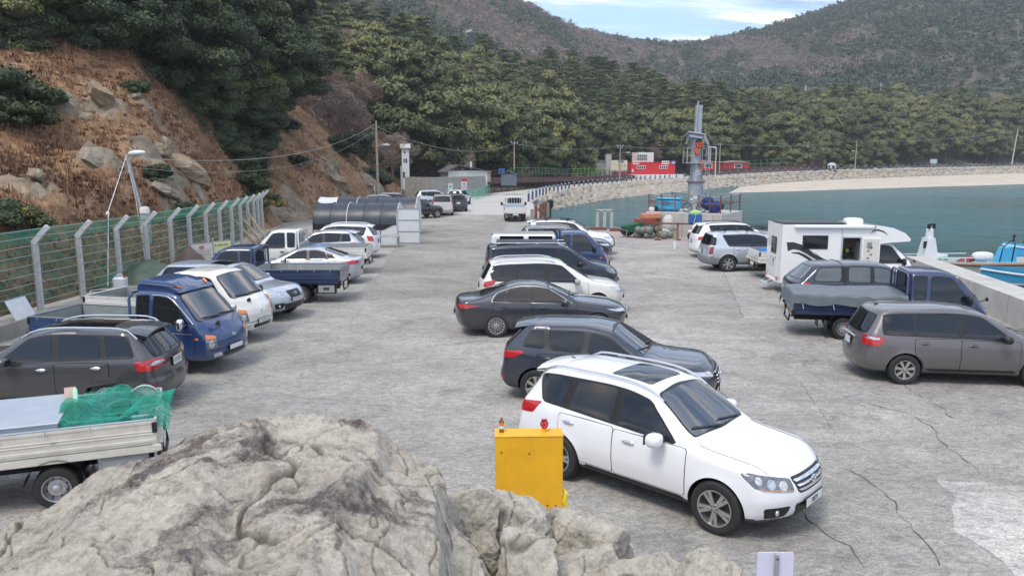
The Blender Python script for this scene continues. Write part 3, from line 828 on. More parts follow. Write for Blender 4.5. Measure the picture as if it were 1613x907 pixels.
# - wheels
_WH={}
def wheel_meshes(r,wd,style,rr):
 key=(round(r,3),round(wd,3),style,rr)
 if key in _WH:return _WH[key]
 R1=r*rr
 h=wd/2
 t=MB()
 t.lathe([(R1*.98,-h*.9),(R1*1.03,-h),(r*.90,-h),(r*.975,-h*.86),(r,-h*.6),(r,h*.6),(r*.975,h*.86),(r*.93,h*.985),(r*.86,h),(R1*1.04,h*.97),(R1*.98,h*.86)],40,M_RUB,axis='Y')
 tm=t.mesh('tyre',smooth=True,angle=50)
 d=MB();d.lathe([(.001,h*.30),(R1*.97,h*.30),(R1*.97,-h*.8),(.001,-h*.8)],28,M_DISC,axis='Y')
 dm=d.mesh('wheel',smooth=True,angle=30)
 q=MB();am={'steel':M_STEEL,'porter':M_ALLOY,'s7':M_ALLOY_D}.get(style,M_ALLOY)
 q.lathe([(R1*.99,h*.55),(R1*1.0,h*.98),(R1*.93,h*.96),(R1*.90,h*.6),(R1*.89,h*.3)],40,am,axis='Y')
 def spoke(a,r0,r1,w0,w1,y0,y1,th=.03):
  ca,sa=cos_(a),sin_(a)
  V=[]
  for rad,ww,yy in((r0,w0,y0),(r1,w1,y1)):
   for sg in(-1,1):
    x,z=rad*ca-sg*ww*sa,rad*sa+sg*ww*ca
    V+=[(x,yy,z),(x,yy-th,z)]
  q.add(V,[(0,2,6,4),(1,5,7,3),(0,4,5,1),(2,3,7,6),(0,1,3,2),(4,6,7,5)],am)
 y0,y1=h*.86,h*.90
 if style in('steel','porter'):
  q.lathe([(R1*.9,h*.55),(R1*.78,h*.35),(R1*.62,h*.62),(R1*.34,h*.62),(R1*.30,h*.95),(R1*.12,h*1.02),(.001,h*1.02)],40,am,axis='Y')
  for i in range(8):
   a=i*PI/4;c=(R1*.70*cos_(a),h*.55,R1*.70*sin_(a))
   q.lathe([(.001,0),(R1*.075,0),(R1*.075,-.02)],10,M_DISC,c=c,axis='Y')
  for i in range(6):
   a=i*PI/3+.3;c=(R1*.46*cos_(a),h*.63,R1*.46*sin_(a))
   q.lathe([(.001,.02),(R1*.06,.02),(R1*.06,0)],6,M_DISC if style=='steel' else am,c=c,axis='Y')
 else:
  k={'s5':5,'s6':6,'s10':10,'s15':15,'s7':7}[style]
  q.lathe([(R1*.24,h*.6),(R1*.24,y0+.004),(R1*.14,y0+.014),(.001,y0+.014)],24,am,axis='Y')
  for i in range(k):
   a=2*PI*i/k+PI/2
   if style=='s5':
    for da in(-.17,.17):spoke(a+da,R1*.15,R1*.95,R1*.085,R1*.10,y0,y1)
   elif style=='s6':spoke(a,R1*.15,R1*.95,R1*.16,R1*.17,y0,y1)
   elif style=='s7':spoke(a,R1*.15,R1*.95,R1*.10,R1*.15,y0,y1)
   elif style=='s10':spoke(a,R1*.15,R1*.95,R1*.06,R1*.075,y0,y1)
   else:spoke(a,R1*.15,R1*.95,R1*.032,R1*.055,y0,y1)
  for i in range(5):
   a=2*PI*i/5;c=(R1*.16*cos_(a),y0+.012,R1*.16*sin_(a))
   q.lathe([(.001,.006),(.011,.006),(.011,-.01)],6,M_DISC,c=c,axis='Y')
 qm=q.mesh('rim',smooth=True,angle=30)
 _WH[key]=(dm,tm,qm)
 return _WH[key]
def add_wheel(root,x,y,r,wd=.22,style='s5',steer=0.0,rr=.66,simple=False):
 dm,tm,qm=wheel_meshes(r,wd,style,rr)
 sg=1 if y>0 else-1
 o=link('wheel',dm,root,(x,y,r),(0,random.random()*6 if not simple else 0,(0 if sg>0 else PI)+steer))
 link('tyre',tm,o);link('rim',qm,o)
 return o
# - body with arches
def shell_object(sh,root,pm,wheels,arch=.06,clad=None,clad_z=.42,res=(70,16,22),roof_m=None):
 V,F=sh.mesh(*res)
 cm=V[F].mean(1)
 mi=np.zeros(len(F),int)
 if clad:mi[cm[:,2]<clad_z]=1
 me=np_mesh('body',V,F,[pm,clad or M_UNDER,M_UNDER],True,mi)
 o=link('body',me,root)
 if wheels:
  c=MB()
  for x,r in wheels:
   for sg in(-1,1):
    rr=r+arch;n=40
    pts=[(x+rr*cos_(2*PI*i/n),r+rr*sin_(2*PI*i/n)) for i in range(n)]
    y1,y0=sg*(sh.W/2+.2),sg*(sh.W/2-.34)
    c.prism(pts,y0,y1,M_UNDER)
  ct=c.build('cutter',parent=root)
  md=o.modifiers.new('b','BOOLEAN');md.operation='DIFFERENCE';md.object=ct;md.solver='MANIFOLD'
  dg=bpy.context.evaluated_depsgraph_get()
  nm=bpy.data.meshes.new_from_object(o.evaluated_get(dg))
  o.modifiers.clear()
  cme=ct.data;bpy.data.objects.remove(ct);bpy.data.meshes.remove(cme)
  o.data=nm;nm.name='body'
  while len(nm.materials)<3:nm.materials.append(M_UNDER)
  for p in nm.polygons:
   cx=p.center
   hit=False
   for x,r in wheels:
    if hyp_(cx.x-x,cx.z-r)<r+arch+2e-3 and abs(cx.y)>sh.W/2-.345 and(abs(p.normal.y)<.35 or abs(cx.y)<sh.W/2-.33):hit=True
   if hit:p.material_index=2
  nm.shade_smooth();nm.set_sharp_from_angle(angle=R(38))
 return o
def strip_path(pts,wd,proj,off):
 pass
class Car:
 """everything that is put on a shell; d is metres back from the nose"""
 def __init__(s,sh,root,pm,sides=(-1,1)):
  s.sh,s.root,s.pm,s.sides=sh,root,pm,sides
  s.L=sh.L
 def x(s,d):return s.L/2-np.asarray(d,float)
 def side_panel(s,name,poly,m,sg,parent=None,off=.006,n=40,rings=4,depth=.014):
  pr=lambda d,z,o:s.sh.side(sg,s.x(d),z,o)
  return link(name,panel_mesh(name,poly,pr,m,off,depth,n,rings),parent or s.root)
 def end_panel(s,name,poly,m,end,parent=None,off=.006,n=40,rings=4,x0=None,depth=.014):
  pr=lambda y,z,o:s.sh.frontal(y,z,o,end,x0)
  return link(name,panel_mesh(name,poly,pr,m,off,depth,n,rings),parent or s.root)
 def roof_panel(s,name,poly,m,parent=None,off=.006,n=40,rings=4,depth=.014):
  pr=lambda d,y,o:s.sh.roof(s.x(d),y,o)
  return link(name,panel_mesh(name,poly,pr,m,off,depth,n,rings),parent or s.root)
 def corner_panel(s,name,poly,m,end,sg,ang,parent=None,off=.007,n=36,rings=4,back=.62,ins=.55,depth=.014):
  pr=lambda t,z,o:s.sh.diag(end,sg,t,z,ang,o,back,ins)
  return link(name,panel_mesh(name,poly,pr,m,off,depth,n,rings),parent or s.root)
 def window(s,zB,zT,db0,dt0,dt1,db1,m=M_GLASS,r=.05,frame=True,fm=M_TRIM,grow=.022,name='window',zfun=None,sides=None):
  """side window between belt zB(d) and roof line zT(d)"""
  top=[(d,zT(d)) for d in LS(dt0,dt1,7)]
  bot=[(d,zB(d)) for d in LS(db1,db0,4)]
  poly=rounded(top+bot,r,3)
  for sg in sides or s.sides:
   if frame:
    c=np.mean(poly,0);
    big=[]
    for p in poly:
     v=p-c;l=np.linalg.norm(v);big.append(p+v/l*grow)
    fo=s.side_panel('window_frame',big,fm,sg,off=.004)
    w=s.side_panel(name,poly,m,sg,parent=fo,off=.008)
   else:w=s.side_panel(name,poly,m,sg,off=.008)
 def door(s,d0,d1,z0,z1,arches=(),R_=.43,handle=None,hm=None,slant=(0,0),hz=None):
  """door skin with a dark gap round it; arches: (d, z) centres that bite into it"""
  a=[(d,z1) for d in LS(d0+slant[0],d1+slant[1],8)]+[(d1+slant[1]*(1-t),z1+(z0-z1)*t) for t in LS(.1,.9,6)]+[(d,z0) for d in LS(d1,d0,8)]+[(d0+slant[0]*t,z0+(z1-z0)*t) for t in LS(.1,.9,6)]
  def bite(P,r):
   out=[]
   for p in P:
    p=np.array(p,float)
    for c in arches:
     v=p-np.array(c);l=np.hypot(*v)
     if l<r:p=np.array(c)+v/max(l,1e-3)*r
    out.append(p)
   return out
  poly=bite(rounded(a,.03,2),R_)
  cc=np.mean(poly,0)
  gap=[p+(p-cc)/np.linalg.norm(p-cc)*.011 for p in poly]
  for sg in s.sides:
   g=s.side_panel('door_seam',gap,M_GAP,sg,off=.0015,n=64,rings=6)
   o=s.side_panel('door',poly,s.pm,sg,off=.0055,n=64,rings=6,depth=.004)
   g.parent=o
   if handle:
    hd=handle;z=hz if hz else z1-.10
    p=s.sh.side(sg,s.x([hd]),np.array([z]))[0]
    b=MB();b.ell((p[0],p[1]+sg*.030,p[2]),(.105,.016,.018),12,7,hm or s.pm,.75)
    b.ell((p[0],p[1]+sg*.004,p[2]-.008),(.085,.010,.036),12,7,M_TRIM if hm is None else hm,.9)
    b.build('door_handle',parent=o,smooth=True)
 def windshield(s,zlo,zhi,ylo,yhi,m=M_GLASSF,end=1,x0=0.0,name='windshield',bow=.03,grow=.025,n=56,rings=7,r=.07,frame=M_TRIM):
  top=[(y,zhi+bow*(1-(y/yhi)**2)) for y in LS(yhi,-yhi,9)]
  bot=[(y,zlo+bow*.6*(1-(y/ylo)**2)) for y in LS(-ylo,ylo,9)]
  poly=rounded(top+bot,r,3)
  c=np.mean(poly,0);big=[p+(p-c)/np.linalg.norm(p-c)*grow for p in poly]
  f=s.end_panel(name+'_frame',big,frame,end,off=.004,n=n,rings=rings,x0=x0)
  return s.end_panel(name,poly,m,end,parent=f,off=.009,n=n,rings=rings,x0=x0)
 def mirror(s,d,z,m,size=(.10,.13,.085),dark=True,sides=None,out=.10):
  for sg in sides or s.sides:
   p=s.sh.side(sg,s.x([d]),np.array([z-.03]))[0]
   b=MB();c=(p[0]-.0,p[1]+sg*(out+size[1]*.8),p[2]+.035)
   b.ell(c,size,16,10,m,.72)
   b.box((c[0]-size[0]*.98,c[1],c[2]),(.012,size[1]*1.6,size[2]*1.5),M_GLASS,r=.005)
   o=b.build('mirror',parent=s.root,smooth=True,angle=50)
   a=MB();a.tube([(p[0]+.03,p[1]-sg*.02,p[2]-.02),(c[0],p[1]+sg*out*.7,c[2]-size[2]*.55),(c[0],c[1]-sg*size[1]*.3,c[2]-size[2]*.4)],[.04,.032,.03],8,M_TRIM)
   a.build('mirror_arm',parent=o,smooth=True)
 def rails(s,d0,d1,y=.58,h=.05,m=M_RAIL,r=.018,feet=False):
  for sg in(-1,1):
   ds=LS(d0,d1,14)
   q=s.sh.roof(s.x(ds),np.full(14,sg*y))
   e=np.array([0,.5,.85,1,1,1,1,1,1,1,1,.85,.5,0])
   b=MB();b.tube([(p[0],p[1],p[2]+h*k+.004) for p,k in zip(q,e)],[r*1.2,r]+[r]*10+[r,r*1.2],8,m)
   b.build('roof_rail',parent=s.root,smooth=True)
 def plate(s,end,z,y=0.0,sz=(.52,.11),txt=None,x=None,tilt=0):
  p=s.sh.frontal(np.array([y]),np.array([z]),.0,end)[0]
  px=p[0]+end*.022 if x is None else x
  b=MB();b.box((px,y,z),(.022,sz[0]+.03,sz[1]+.02),M_TRIM,r=.004)
  b.box((px+end*.008,y,z),(.012,sz[0],sz[1]),M_PLATE,r=.004)
  o=b.build('number_plate',parent=s.root)
  if txt=='bars':
   k=MB();n_=7
   for i in range(n_):
    q=(i-(n_-1)/2)*sz[0]*.125;k.box((px+end*.0146,y+q,z+.004*(i%2)),(.002,sz[0]*.055,sz[1]*.55),M_INK);k.box((px+end*.0152,y+q,z+sz[1]*(.1-.2*(i%2))),(.002,sz[0]*.025,sz[1]*.16),M_PLATE)
   tag(k.build('plate_print',parent=o),kind='stuff')
  elif txt:
   text('plate_text',txt,sz[1]*.88,M_INK,o,(px+end*.0155,y,z-.004),(PI/2,0,end*PI/2))
  return o
 def tube_on(s,name,pts,proj,r,m,off=.02,parent=None):
  P=np.array(pts);q=proj(P[:,0],P[:,1],off)
  b=MB();b.tube([tuple(p) for p in q],r,6,m)
  return b.build(name,parent=parent or s.root,smooth=True)
 def wiper(s,y0,z0,y1,z1,end=1,x0=0.0):
  pr=lambda y,z,o:s.sh.frontal(y,z,o,end,x0)
  s.tube_on('wiper',[(y0+(y1-y0)*t,z0+(z1-z0)*t) for t in LS(0,1,6)],pr,.011,M_TRIM,.03)
 def antenna(s,d,y=0.0,h=.22,lean=.18):
  p=s.sh.roof(s.x([d]),np.array([y]))[0]
  b=MB();b.ell((p[0],p[1],p[2]+.008),(.05,.025,.018),10,6,M_TRIM)
  b.tube([(p[0],p[1],p[2]+.01),(p[0]-lean,p[1],p[2]+h)],[.006,.004],6,M_TRIM)
  b.build('antenna',parent=s.root,smooth=True)
def lin(a,b):
 (x0,y0),(x1,y1)=a,b
 return lambda d:y0+(y1-y0)*(np.asarray(d)-x0)/(x1-x0)
def place(root,sh_L,ref_d,ref_y,wx,wy,heading):
 """put the vehicle so that the local point (ref_d back from the nose, ref_y) stands on world (wx, wy)"""
 x=sh_L/2-ref_d
 c,s_=cos_(heading),sin_(heading)
 root.location=(wx-(x*c-ref_y*s_),wy-(x*s_+ref_y*c),0)
 root.rotation_euler=(0,0,heading)
def suv(root,pm,sp,lod=2):
 """estate-shaped car: SUV, people carrier or van, from a dict of measures"""
 L,W,H=sp['L'],sp['W'],sp['H']
 fo,wb,wr=sp['fo'],sp['wb'],sp['wr']
 wx=[(L/2-fo,wr),(L/2-fo-wb,wr)]
 nose,hood,cd_,cz,wt=sp.get('nose',.80),sp.get('hood',1.02),sp.get('cowl',1.28),sp.get('cz',1.12),sp.get('wt',2.02)
 top=sp.get('top') or[(-.4,nose-.15),(0,nose),(.10,nose+.11),(.35,hood),(cd_-.15,cz-.035),(cd_,cz),(wt,H-.085),(wt+.35,H-.02),(L*.60,H),(L*.82,H-.03),(L-.25,H-.09),(L+.4,H-.17)]
 front=sp.get('front') or[(.15,.20),(.28,.12),(.42,.03),(.6,0),(.78,.03),(.95,.16),(1.1,.4)]
 rk=sp.get('rake',.42)
 rear=sp.get('rear') or[(.15,.22),(.30,.10),(.42,.02),(.60,0),(.72,.05),(1.02,.08),(1.12,.11),(H-.12,rk),(H+.1,rk+.12)]
 wid=sp.get('wid') or[(.15,.80),(.28,.90),(.42,.955),(.62,.985),(.82,.98),(1.0,.955),(1.08,.925),(1.13,.895),(H-.10,.705),(H+.1,.62)]
 sh=Shell(L,W,top,front,rear,wid,zb=sp.get('zb',.24),cf=sp.get('cf',.30),cr=sp.get('cr',.15),crown=sp.get('crown',.045),bs=sp.get('bs',.035),tf=sp.get('tf',.07),tr=sp.get('tr',.045),kt=sp.get('kt',.085),fl=[(a,b) for a,b in wx],flw=sp.get('flare',.012))
 shell_object(sh,root,pm,wx,sp.get('arch',.055),sp.get('clad'),sp.get('clad_z',.40),(76,18,24) if lod>1 else(46,12,16))
 c=Car(sh,root,pm)
 for x,r in wx:
  for sg in(-1,1):add_wheel(root,x,sg*(W/2-.115),r,.225,sp.get('rim','s5'),rr=sp.get('rr',.64))
 zB=sp.get('zB') or lin((cd_,cz-.02),(L,cz+.06))
 zT=sp.get('zT') or(lambda d:float(sh.top(L/2-d))-sp.get('gt',.135))
 g=sp.get('glass',M_GLASS)
 if sp.get('band',True):
  d0b,d0t=sp['wins'][0][:2];d1t,d1b=sp['wins'][-1][2:4]
  e=.03 if sp.get('wframe',M_TRIM) is M_TRIM else.045
  top_=[(d,zT(d)+e*.8) for d in LS(d0t-e,d1t+e,12)];bot_=[(d,float(zB(d))-e*.7) for d in LS(d1b+e,d0b-e*2,8)]
  for sg in(-1,1):
   if sp.get('wframe',M_TRIM) is not M_TRIM:
    pc=rounded(top_+bot_,.06,3);cc_=np.mean(pc,0)
    c.side_panel('chrome_trim',[p+(p-cc_)/np.linalg.norm(p-cc_)*.018 for p in pc],sp['wframe'],sg,off=.0015,n=72,rings=7)
   c.side_panel('window_band',rounded(top_+bot_,.06,3),M_TRIM,sg,off=.003,n=72,rings=7)
 for w_ in sp['wins']:c.window(zB,zT,*w_[:4],m=g,r=w_[4] if len(w_)>4 else.05,fm=M_TRIM,grow=sp.get('wgrow',.022))
 ws=sp.get('ws',(cz+.03,H-.115,.70,.53))
 c.windshield(*ws,m=sp.get('wsglass',M_GLASSF),x0=-.2)
 rs=sp.get('rs')
 if rs:c.windshield(*rs,m=g,end=-1,x0=sp.get('rx0',-.2),name='rear_window',bow=.02)
 for d in sp.get('doors',()):c.door(*d[:4],arches=[(fo,wr),(fo+wb,wr)],R_=wr+sp.get('arch',.055)+.02,handle=d[4],hm=sp.get('hm'),hz=d[5] if len(d)>5 else None,slant=d[6] if len(d)>6 else(0,0))
 if 'mir' in sp:c.mirror(sp['mir'][0],sp['mir'][1],sp.get('mirm',pm),size=sp.get('mirs',(.10,.12,.085)))
 if 'rails' in sp:c.rails(*sp['rails'],m=sp.get('railm',M_RAIL))
 if 'grille' in sp:
  y,z0,z1=sp['grille'][:3]
  gp=rounded([(-y,z1),(y,z1),(y*.82,z0),(-y*.82,z0)],.05)
  go=c.end_panel('grille',gp,M_TRIM,1,off=.006)
  for i in range(sp.get('bars',3)):
   z=z0+(z1-z0)*(i+.8)/(sp.get('bars',3)+.5);yy=y*(.82+.18*(z-z0)/(z1-z0))*.96
   c.end_panel('grille_bar',rounded([(-yy,z+.015),(yy,z+.015),(yy,z-.015),(-yy,z-.015)],.01,2),sp.get('barm',M_CHROME),1,parent=go,off=.016,n=32,rings=2)
  if sp.get('emblem',True):
   z=(z0+z1)/2+.01;p=sh.frontal(np.array([0.]),np.array([z]))[0]
   b=MB();th=[2*PI*i/20 for i in range(20)]
   b.tube([(p[0]+.03,.075*cos_(t),z+.042*sin_(t)) for t in th],.008,6,M_CHROME,closed=True)
   b.bar((p[0]+.03,.035,z-.03),(p[0]+.03,.022,z+.032),.012,.012,M_CHROME);b.bar((p[0]+.03,-.022,z-.032),(p[0]+.03,-.035,z+.03),.012,.012,M_CHROME)
   b.bar((p[0]+.03,.028,z-.006),(p[0]+.03,-.028,z+.006),.012,.012,M_CHROME)
   b.build('emblem',parent=root,smooth=True)
 for h in sp.get('heads',()):
  for sg in(-1,1):
   ho=c.corner_panel('headlight',rounded(h['poly'],.03),h.get('m',M_LAMPD),1,sg,R(h.get('a',40)),off=.006)
   for q in h.get('lens',()):
    t,z,r=q
    c.corner_panel('lens',[(t+r*cos_(2*PI*i/14),z+r*sin_(2*PI*i/14)) for i in range(14)],M_CLEAR,1,sg,R(h.get('a',40)),parent=ho,off=.011,n=16,rings=2)
   if 'ind' in h:c.corner_panel('indicator',rounded(h['ind'],.01),h.get('indm',M_ORANGE_P),1,sg,R(h.get('a',40)),parent=ho,off=.011,n=24,rings=2)
 for h in sp.get('tails',()):
  for sg in(-1,1):
   ho=c.corner_panel('tail_light',rounded(h['poly'],.03),h.get('m',M_RED),-1,sg,R(h.get('a',45)),off=.010)
   for q in h.get('clear',()):c.corner_panel('reverse_light',rounded(q,.015),h.get('cm',M_CLEAR),-1,sg,R(h.get('a',45)),parent=ho,off=.016,n=24,rings=2)
 for fz in sp.get('fogs',()):
  y,z,wy,wz=fz
  for sg in(-1,1):
   fo_=c.end_panel('fog_light',rounded([(sg*y-wy,z+wz),(sg*y+wy,z+wz),(sg*y+wy*.7,z-wz),(sg*y-wy*.7,z-wz)],.03),M_TRIM,1,off=.006,n=24)
   p=sh.frontal(np.array([sg*y]),np.array([z]))[0]
   b=MB();b.ell((p[0]+.004,p[1],p[2]),(.022,.045,.045),12,8,M_CLEAR);b.build('fog_lens',parent=fo_,smooth=True)
 if 'lower' in sp:
  y,z0,z1=sp['lower']
  c.end_panel('lower_grille',rounded([(-y,z1),(y,z1),(y*.86,z0),(-y*.86,z0)],.04),M_TRIM,1,off=.006)
 if 'fplate' in sp:c.plate(1,*sp['fplate'])
 if 'rplate' in sp:c.plate(-1,*sp['rplate'])
 if 'wipers' in sp and lod>1:
  z=ws[0]+.02
  c.wiper(.55,z,.02,z+.05);c.wiper(-.02,z,-.60,z+.06)
 if lod>1:
  pr=lambda d,y,o:sh.roof(L/2-d,y,o)
  for sg in(-1,1):c.tube_on('hood_seam',[(d,sg*(.36*W+(d-.3)*.06)) for d in LS(.28,cd_-.02,12)],pr,.0045,M_GAP,.001)
  for sg in(-1,1):
   for zz in(.34,):c.side_panel('sill_trim',rounded([(fo+wr+.12,zz+.035),(fo+wb-wr-.12,zz+.035),(fo+wb-wr-.12,zz-.03),(fo+wr+.12,zz-.03)],.02),M_TRIM,sg,off=.006,n=48,rings=2)
 if 'sunroof' in sp:c.roof_panel('sunroof',rounded(sp['sunroof'],.05),M_GLASS)
 if 'ant' in sp:c.antenna(*sp['ant'])
 if 'reflect' in sp:
  y,z,wy,wz=sp['reflect']
  for sg in(-1,1):c.corner_panel('reflector',rounded([(y-wy,z-wz),(y+wy,z-wz),(y+wy,z+wz),(y-wy,z+wz)],.01),M_REDD,-1,sg,R(35),off=.008,n=16,rings=2)
 if 'spoiler' in sp:
  y=sp['spoiler'][1];d=L-rk-.16
  yy=LS(-y,y,9);V=[]
  for dd,oz in((d-.10,.004),(d+.06,.022),(d+.30,.012)):
   p=sh.roof(L/2-np.full(9,min(dd,d+.06)),yy*(1-.02*(dd>d)),oz);p[:,0]=L/2-dd-.05*(dd>d+.1)*(1-(yy/y)**2);p[:,2]-=.045*max(0,dd-d-.06)/.24
   V.append(p)
  q=V[2].copy();q[:,2]-=.035;V.append(q);q=V[1].copy();q[:,2]-=.06;V.append(q);V=np.vstack(V)
  F=[(r*9+i,r*9+i+1,(r+1)*9+i+1,(r+1)*9+i) for r in range(4) for i in range(8)]
  b=MB();b.add(V,F,pm);b.build('spoiler',parent=root,smooth=True,angle=40)
 return c,sh
def sedan_top(L,H,hood=.95,cowl=1.45,cz=1.02,wt=2.30,rt=3.15,bw=4.15,tz=1.08,nose=.66):
 return[(-.4,nose-.15),(0,nose),(.12,nose+.10),(.45,hood-.07),(cowl-.2,cz-.03),(cowl,cz),(wt,H-.07),(wt+.35,H-.01),(rt,H-.01),(rt+.3,H-.07),(bw,tz+.02),(bw+.12,tz),(L-.1,tz-.03),(L+.3,tz-.08)]
# - paints
P_WHITE=paint('paint_white',(0.74,0.75,0.77),0.0,0.35)
P_WHITE_W=paint('paint_ivory',(0.66,0.65,0.61),0.0,0.38,dirt=.14)
P_GREY=paint('paint_graphite',(0.034,0.037,0.047),0.45,0.35)
P_GREYB=paint('paint_blue_graphite',(0.027,0.034,0.052),0.45,0.33)
P_GREYM=paint('paint_mid_grey',(0.062,0.064,0.068),0.45,0.35)
P_BROWN=paint('paint_taupe',(0.130,0.118,0.122),0.45,0.38,dirt=.13)
P_BLACK=paint('paint_black',(0.014,0.016,0.022),0.3,0.3)
P_NAVY=paint('paint_navy',(0.018,0.026,0.050),0.4,0.32)
P_BLUE=paint('paint_truck_blue',(0.010,0.040,0.135),0.1,0.40,dirt=.14)
P_BLUED=paint('paint_truck_dark_blue',(0.008,0.024,0.080),0.1,0.40,dirt=.16)
P_SILV=paint('paint_silver',(0.52,0.55,0.60),0.55,0.34)
P_SILVB=paint('paint_silver_blue',(0.44,0.50,0.57),0.55,0.34)
M_BEDGREY=mat('bed_grey',(0.30,0.315,0.315),0.65,col2=(0.22,0.23,0.225),vscale=5,bump=.2)
M_BEDGREEN=mat('bed_grey_green',(0.24,0.27,0.26),0.65,col2=(0.19,0.21,0.20),vscale=4)
M_ALUM=mat('aluminium_plate',(0.36,0.42,0.48),0.45,0.3,col2=(0.44,0.49,0.54),vscale=3)
def A(deg):return R(deg)
t=thing('suv','white SUV with dark tinted windows and sunroof parked behind the yellow cabinet','car')
santa=dict(L=4.66,W=1.89,H=1.73,fo=.93,wb=2.70,wr=.365,nose=.80,hood=1.01,cowl=1.30,cz=1.13,wt=2.08,rake=.44,arch=.05,bs=.045,zb=.27,cf=.34,flare=.02,rim='s5',rr=.68,clad=M_CLAD,clad_z=.345,wins=[(1.60,2.12,2.52,2.56,.06),(2.68,2.66,3.38,3.46,.06),(3.62,3.52,4.12,3.98,.10)],zB=lin((1.2,1.065),(4.2,1.19)),gt=.125,ws=(1.165,1.595,.70,.55),rs=(1.16,1.56,.66,.52),doors=[(1.40,2.60,.40,1.05,2.32,.93),(2.615,3.62,.40,1.07,3.42,.97)],hm=M_CHROME,mir=(1.80,1.12),mirs=(.11,.13,.095),rails=(1.95,4.30,.60,.045),grille=(.44,.66,.87),bars=3,sunroof=[(2.28,-.42),(3.0,-.42),(3.0,.42),(2.28,.42)],ant=(4.05,0,.2,.2),heads=[dict(poly=[(-.30,.70),(.26,.78),(.40,.93),(.30,.955),(-.26,.86)],a=38,m=M_LAMPD,lens=[(-.13,.79,.065),(.04,.825,.06),(.2,.87,.045)],ind=[(-.30,.705),(.2,.765),(.2,.788),(-.28,.735)])],tails=[dict(poly=[(-.05,.93),(.26,.96),(.34,1.16),(-.02,1.10)],a=48)],fogs=[(.66,.44,.17,.08)],lower=(.42,.34,.53),fplate=(.50,0,(.50,.115),'7879',None),rplate=(.85,0,(.34,.16),None),wipers=1,spoiler=(4.34,.58,1.69))
suv(t,P_WHITE,santa)
place(t,4.66,2.33,0,2.28,11.38,A(-43.0))
t=thing('suv','dark grey SUV parked between the white SUV with sunroof and the grey saloon','car')
tucson=dict(L=4.475,W=1.85,H=1.64,fo=.89,wb=2.67,wr=.355,nose=.80,hood=1.0,cowl=1.35,cz=1.09,wt=2.10,rake=.50,zb=.26,bs=.06,flare=.02,rim='s7',clad=M_CLAD,clad_z=.37,wins=[(1.58,2.12,2.50,2.54,.07),(2.66,2.62,3.36,3.30,.07),(3.42,3.46,3.74,3.86,.09)],zB=lin((1.2,1.045),(4.2,1.18)),gt=.125,ws=(1.125,1.51,.69,.54),rs=(1.12,1.50,.60,.48),doors=[(1.42,2.58,.40,1.02,2.30,.94),(2.595,3.55,.40,1.05,3.34,.97)],mir=(1.82,1.09),mirm=P_GREYB,grille=(.42,.55,.86),bars=4,ant=(3.85,0,.2,.2),heads=[dict(poly=[(-.22,.76),(.30,.84),(.38,.92),(-.18,.86)],a=40,m=M_CLEAR)],tails=[dict(poly=[(-.16,.92),(.22,.94),(.36,1.05),(.30,1.09),(-.16,1.05)],a=48,m=M_RED)],lower=(.5,.34,.48),fplate=(.48,0),rplate=(.86,0,(.34,.16)),reflect=(.06,.52,.12,.035),spoiler=(4.06,.58,1.60),wipers=1)
suv(t,P_GREYB,tucson)
place(t,4.475,2.24,0,2.02,15.85,A(-17))
t=thing('saloon_car','dark grey saloon car with chrome window trim and multi-spoke wheels','car')
k7=dict(L=4.97,W=1.85,H=1.475,fo=.93,wb=2.845,wr=.335,top=sedan_top(4.97,1.475,.97,1.46,1.03,2.30,3.15,4.30,1.09,.70),front=[(.15,.2),(.3,.10),(.45,.03),(.6,0),(.75,.04),(.9,.25)],rear=[(.15,.24),(.32,.08),(.5,.02),(.75,.0),(.95,.02),(1.1,.06),(1.3,.4)],wid=[(.15,.82),(.28,.92),(.45,.965),(.62,.985),(.78,.975),(.90,.95),(.97,.92),(1.01,.885),(1.38,.665),(1.6,.55)],zb=.2,bs=.045,cf=.36,cr=.25,kt=.08,rim='s15',rr=.70,arch=.04,flare=.008,wframe=M_CHROME,wgrow=.02,cowl=1.46,cz=1.03,wins=[(1.72,2.34,2.70,2.72,.05),(2.84,2.80,3.42,3.52,.05),(3.585,3.50,3.72,3.88,.07)],zB=lin((1.5,.975),(4.2,1.04)),gt=.105,ws=(1.06,1.365,.70,.52),rs=(1.12,1.36,.62,.50),doors=[(1.52,2.76,.32,.955,2.45,.84),(2.775,3.86,.32,.985,3.58,.87)],mir=(1.85,1.0),grille=(.42,.52,.78),bars=4,heads=[dict(poly=[(-.24,.66),(.30,.74),(.46,.80),(-.18,.77)],a=40,m=M_CLEAR)],tails=[dict(poly=[(-.25,.83),(.15,.82),(.45,.90),(.10,.94),(-.25,.93)],a=48,m=M_RED)],lower=(.5,.26,.40),fplate=(.46,0),rplate=(.62,0),wipers=1)
c,sh=suv(t,P_GREY,k7)
place(t,4.97,2.485,0,.83,22.35,A(1.5))
t=thing('minivan','white minivan with black window band and roof bars behind the grey saloon','car')
